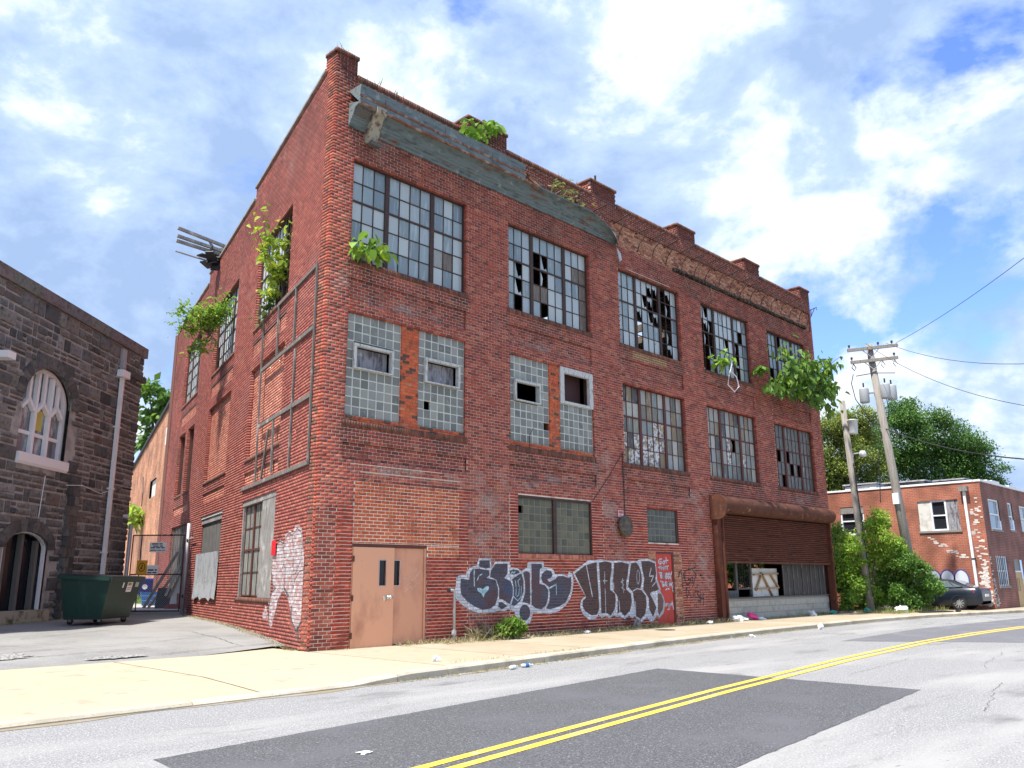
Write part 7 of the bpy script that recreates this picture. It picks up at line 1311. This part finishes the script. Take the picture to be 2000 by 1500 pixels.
LIT = [((15.55, -.42, 0), .13, (1.3, .9, .7), m_bag, 'white plastic bag lying by the shutter rail', 'bag'), ((16.1, -.30, 0), .10, (1.6, .9, .6), m_bag, 'crumpled white paper under the pink ring', 'paper'), ((17.1, -.35, 0), .08, (2.2, 1, .5), m_bag, 'flat white wrapper right of the pink ring', 'wrapper'),
       ((20.9, -.4, 0), .11, (1.2, 1, .8), m_bag, 'white bag beneath the low block wall', 'bag'), ((22.7, -.35, 0), .10, (1.5, 1, .7), m_teal, 'teal wrapper near the right shutter rail', 'wrapper'), ((25.4, -1.9, 0), .18, (1.3, 1, .75), m_bag, 'white bag on the pavement beside the shrubs', 'bag'), ((24.6, -.9, 0), .12, (1.2, 1, .8), m_teal, 'teal wrapper past the building end', 'wrapper'),
       ((13.7, -.55, 0), .10, (1.5, .8, .5), m_bag, 'white scrap in the straw beside the tag', 'paper'), ((.38, -3.42, 0), .05, (1.4, 1, .9), m_bag, 'small white scrap on the kerb', 'paper'), ((7.9, -.5, 0), .07, (1.3, 1, .5), m_bag, 'white scrap in the straw below the second graffiti', 'paper'), ((11.0, -3.45, ROADZ), .06, (1.4, 1, .5), m_bag, 'white scrap in the gutter before the red door', 'paper'), ((15.2, -3.35, ROADZ), .07, (1, 1, 1.2), m_bag, 'white cup standing in the gutter by the shutter', 'cup'),
       ((-4.63, -8.43, ROADZ+.004), .035, (1.6, 1, .35), m_bag, 'white scrap lying on the dark road patch', 'paper'), ((27.6, -3.3, 0), .10, (1.8, 1, .6), m_tyre, 'dark clod on the pavement edge near the car', 'debris'), ((10.4, -.25, 0), .16, (1.5, .6, .8), m_wood, 'grey lump of rubble under the brown letters', 'rubble'), ((9.7, -.2, 0), .09, (2.4, .6, .5), m_wood_tan, 'tan brick fragment under the brown letters', 'rubble')]
for i, (p, r, sq, m, lb, ct) in enumerate(LIT): o = lump(r, sq, 40+i).build('litter_'+ct, m, None, False); o.location = p; o.rotation_euler = (0, 0, random.uniform(0, 3)); tag(o, lb, ct)
k = MB(); n1_, n2_ = 22, 10; V = [((.17+.06*math.cos(b))*math.cos(a), (.17+.06*math.cos(b))*math.sin(a)*.8, .08+.07*math.sin(b)) for a in [2*math.pi*i/n1_ for i in range(n1_)] for b in [2*math.pi*j/n2_ for j in range(n2_)]]
k.add(V, [(i*n2_+j, ((i+1) % n1_)*n2_+j, ((i+1) % n1_)*n2_+(j+1) % n2_, i*n2_+(j+1) % n2_) for i in range(n1_) for j in range(n2_)]); o = k.build('plastic_ring', m_pinkp, None, True); o.location = (16.75, -.25, .06); o.rotation_euler = (R(25), R(8), 0); tag(o, 'bright pink plastic ring in the litter under the shutter', 'ring')
for i, (p, a, c1) in enumerate((((1.25, -4.42, ROADZ+.035), .3, (.80, .82, .82)), ((1.62, -4.38, ROADZ+.035), -.2, (.55, .62, .70)))):
    e = empty('plastic_bottle', p, a); tag(e, ['clear bottle lying in the gutter, nearer the corner', 'blue-labelled bottle lying in the gutter'][i], 'bottle'); k = MB(); k.lathe((0, 0, 0), [(0, -.11), (.03, -.11), (.032, -.05), (.03, .0), (.032, .05), (.014, .09), (.014, .11), (0, .11)], 10, 'x'); k.build('body', mat('bottle_plastic', c1, .15), e, True); k = MB(); k.lathe((0, 0, 0), [(.033, -.04), (.033, .03)], 10, 'x'); k.build('bottle_label', m_white if i == 0 else m_blue2, e); k = MB(); k.lathe((0, 0, 0), [(0, .125), (.016, .125), (.016, .105)], 8, 'x'); k.build('cap', m_white, e)
k = MB(); n = 16; k.add([(.28*math.cos(2*math.pi*i/n), .28*math.sin(2*math.pi*i/n), .006) for i in range(n)], [tuple(range(n))]); o = k.build('manhole_cover', m_black); o.location = (10.3, -1.25, 0.0); tag(o, 'round dark iron cover set in the pavement', 'cover')
k = MB(); k.prism([(-.9, -.2, 0), (.9, -.25, 0), (.95, .2, .02), (-.85, .2, .02)], (0, 0, .03)); o = k.build('black_board', m_black); o.location = (26.6, -2.7, .005); o.rotation_euler = (0, 0, -.3); tag(o, 'flat black board lying before the shrubs', 'board')
k = MB(); k.box(-2.3, 2.3, -.12, .12, 0, .18); o = k.build('concrete_edging', m_kerb); o.location = (26.2, .2, 0); o.rotation_euler = (0, 0, -.25); tag(o, 'low concrete edging strip in front of the shrubs', 'edging')
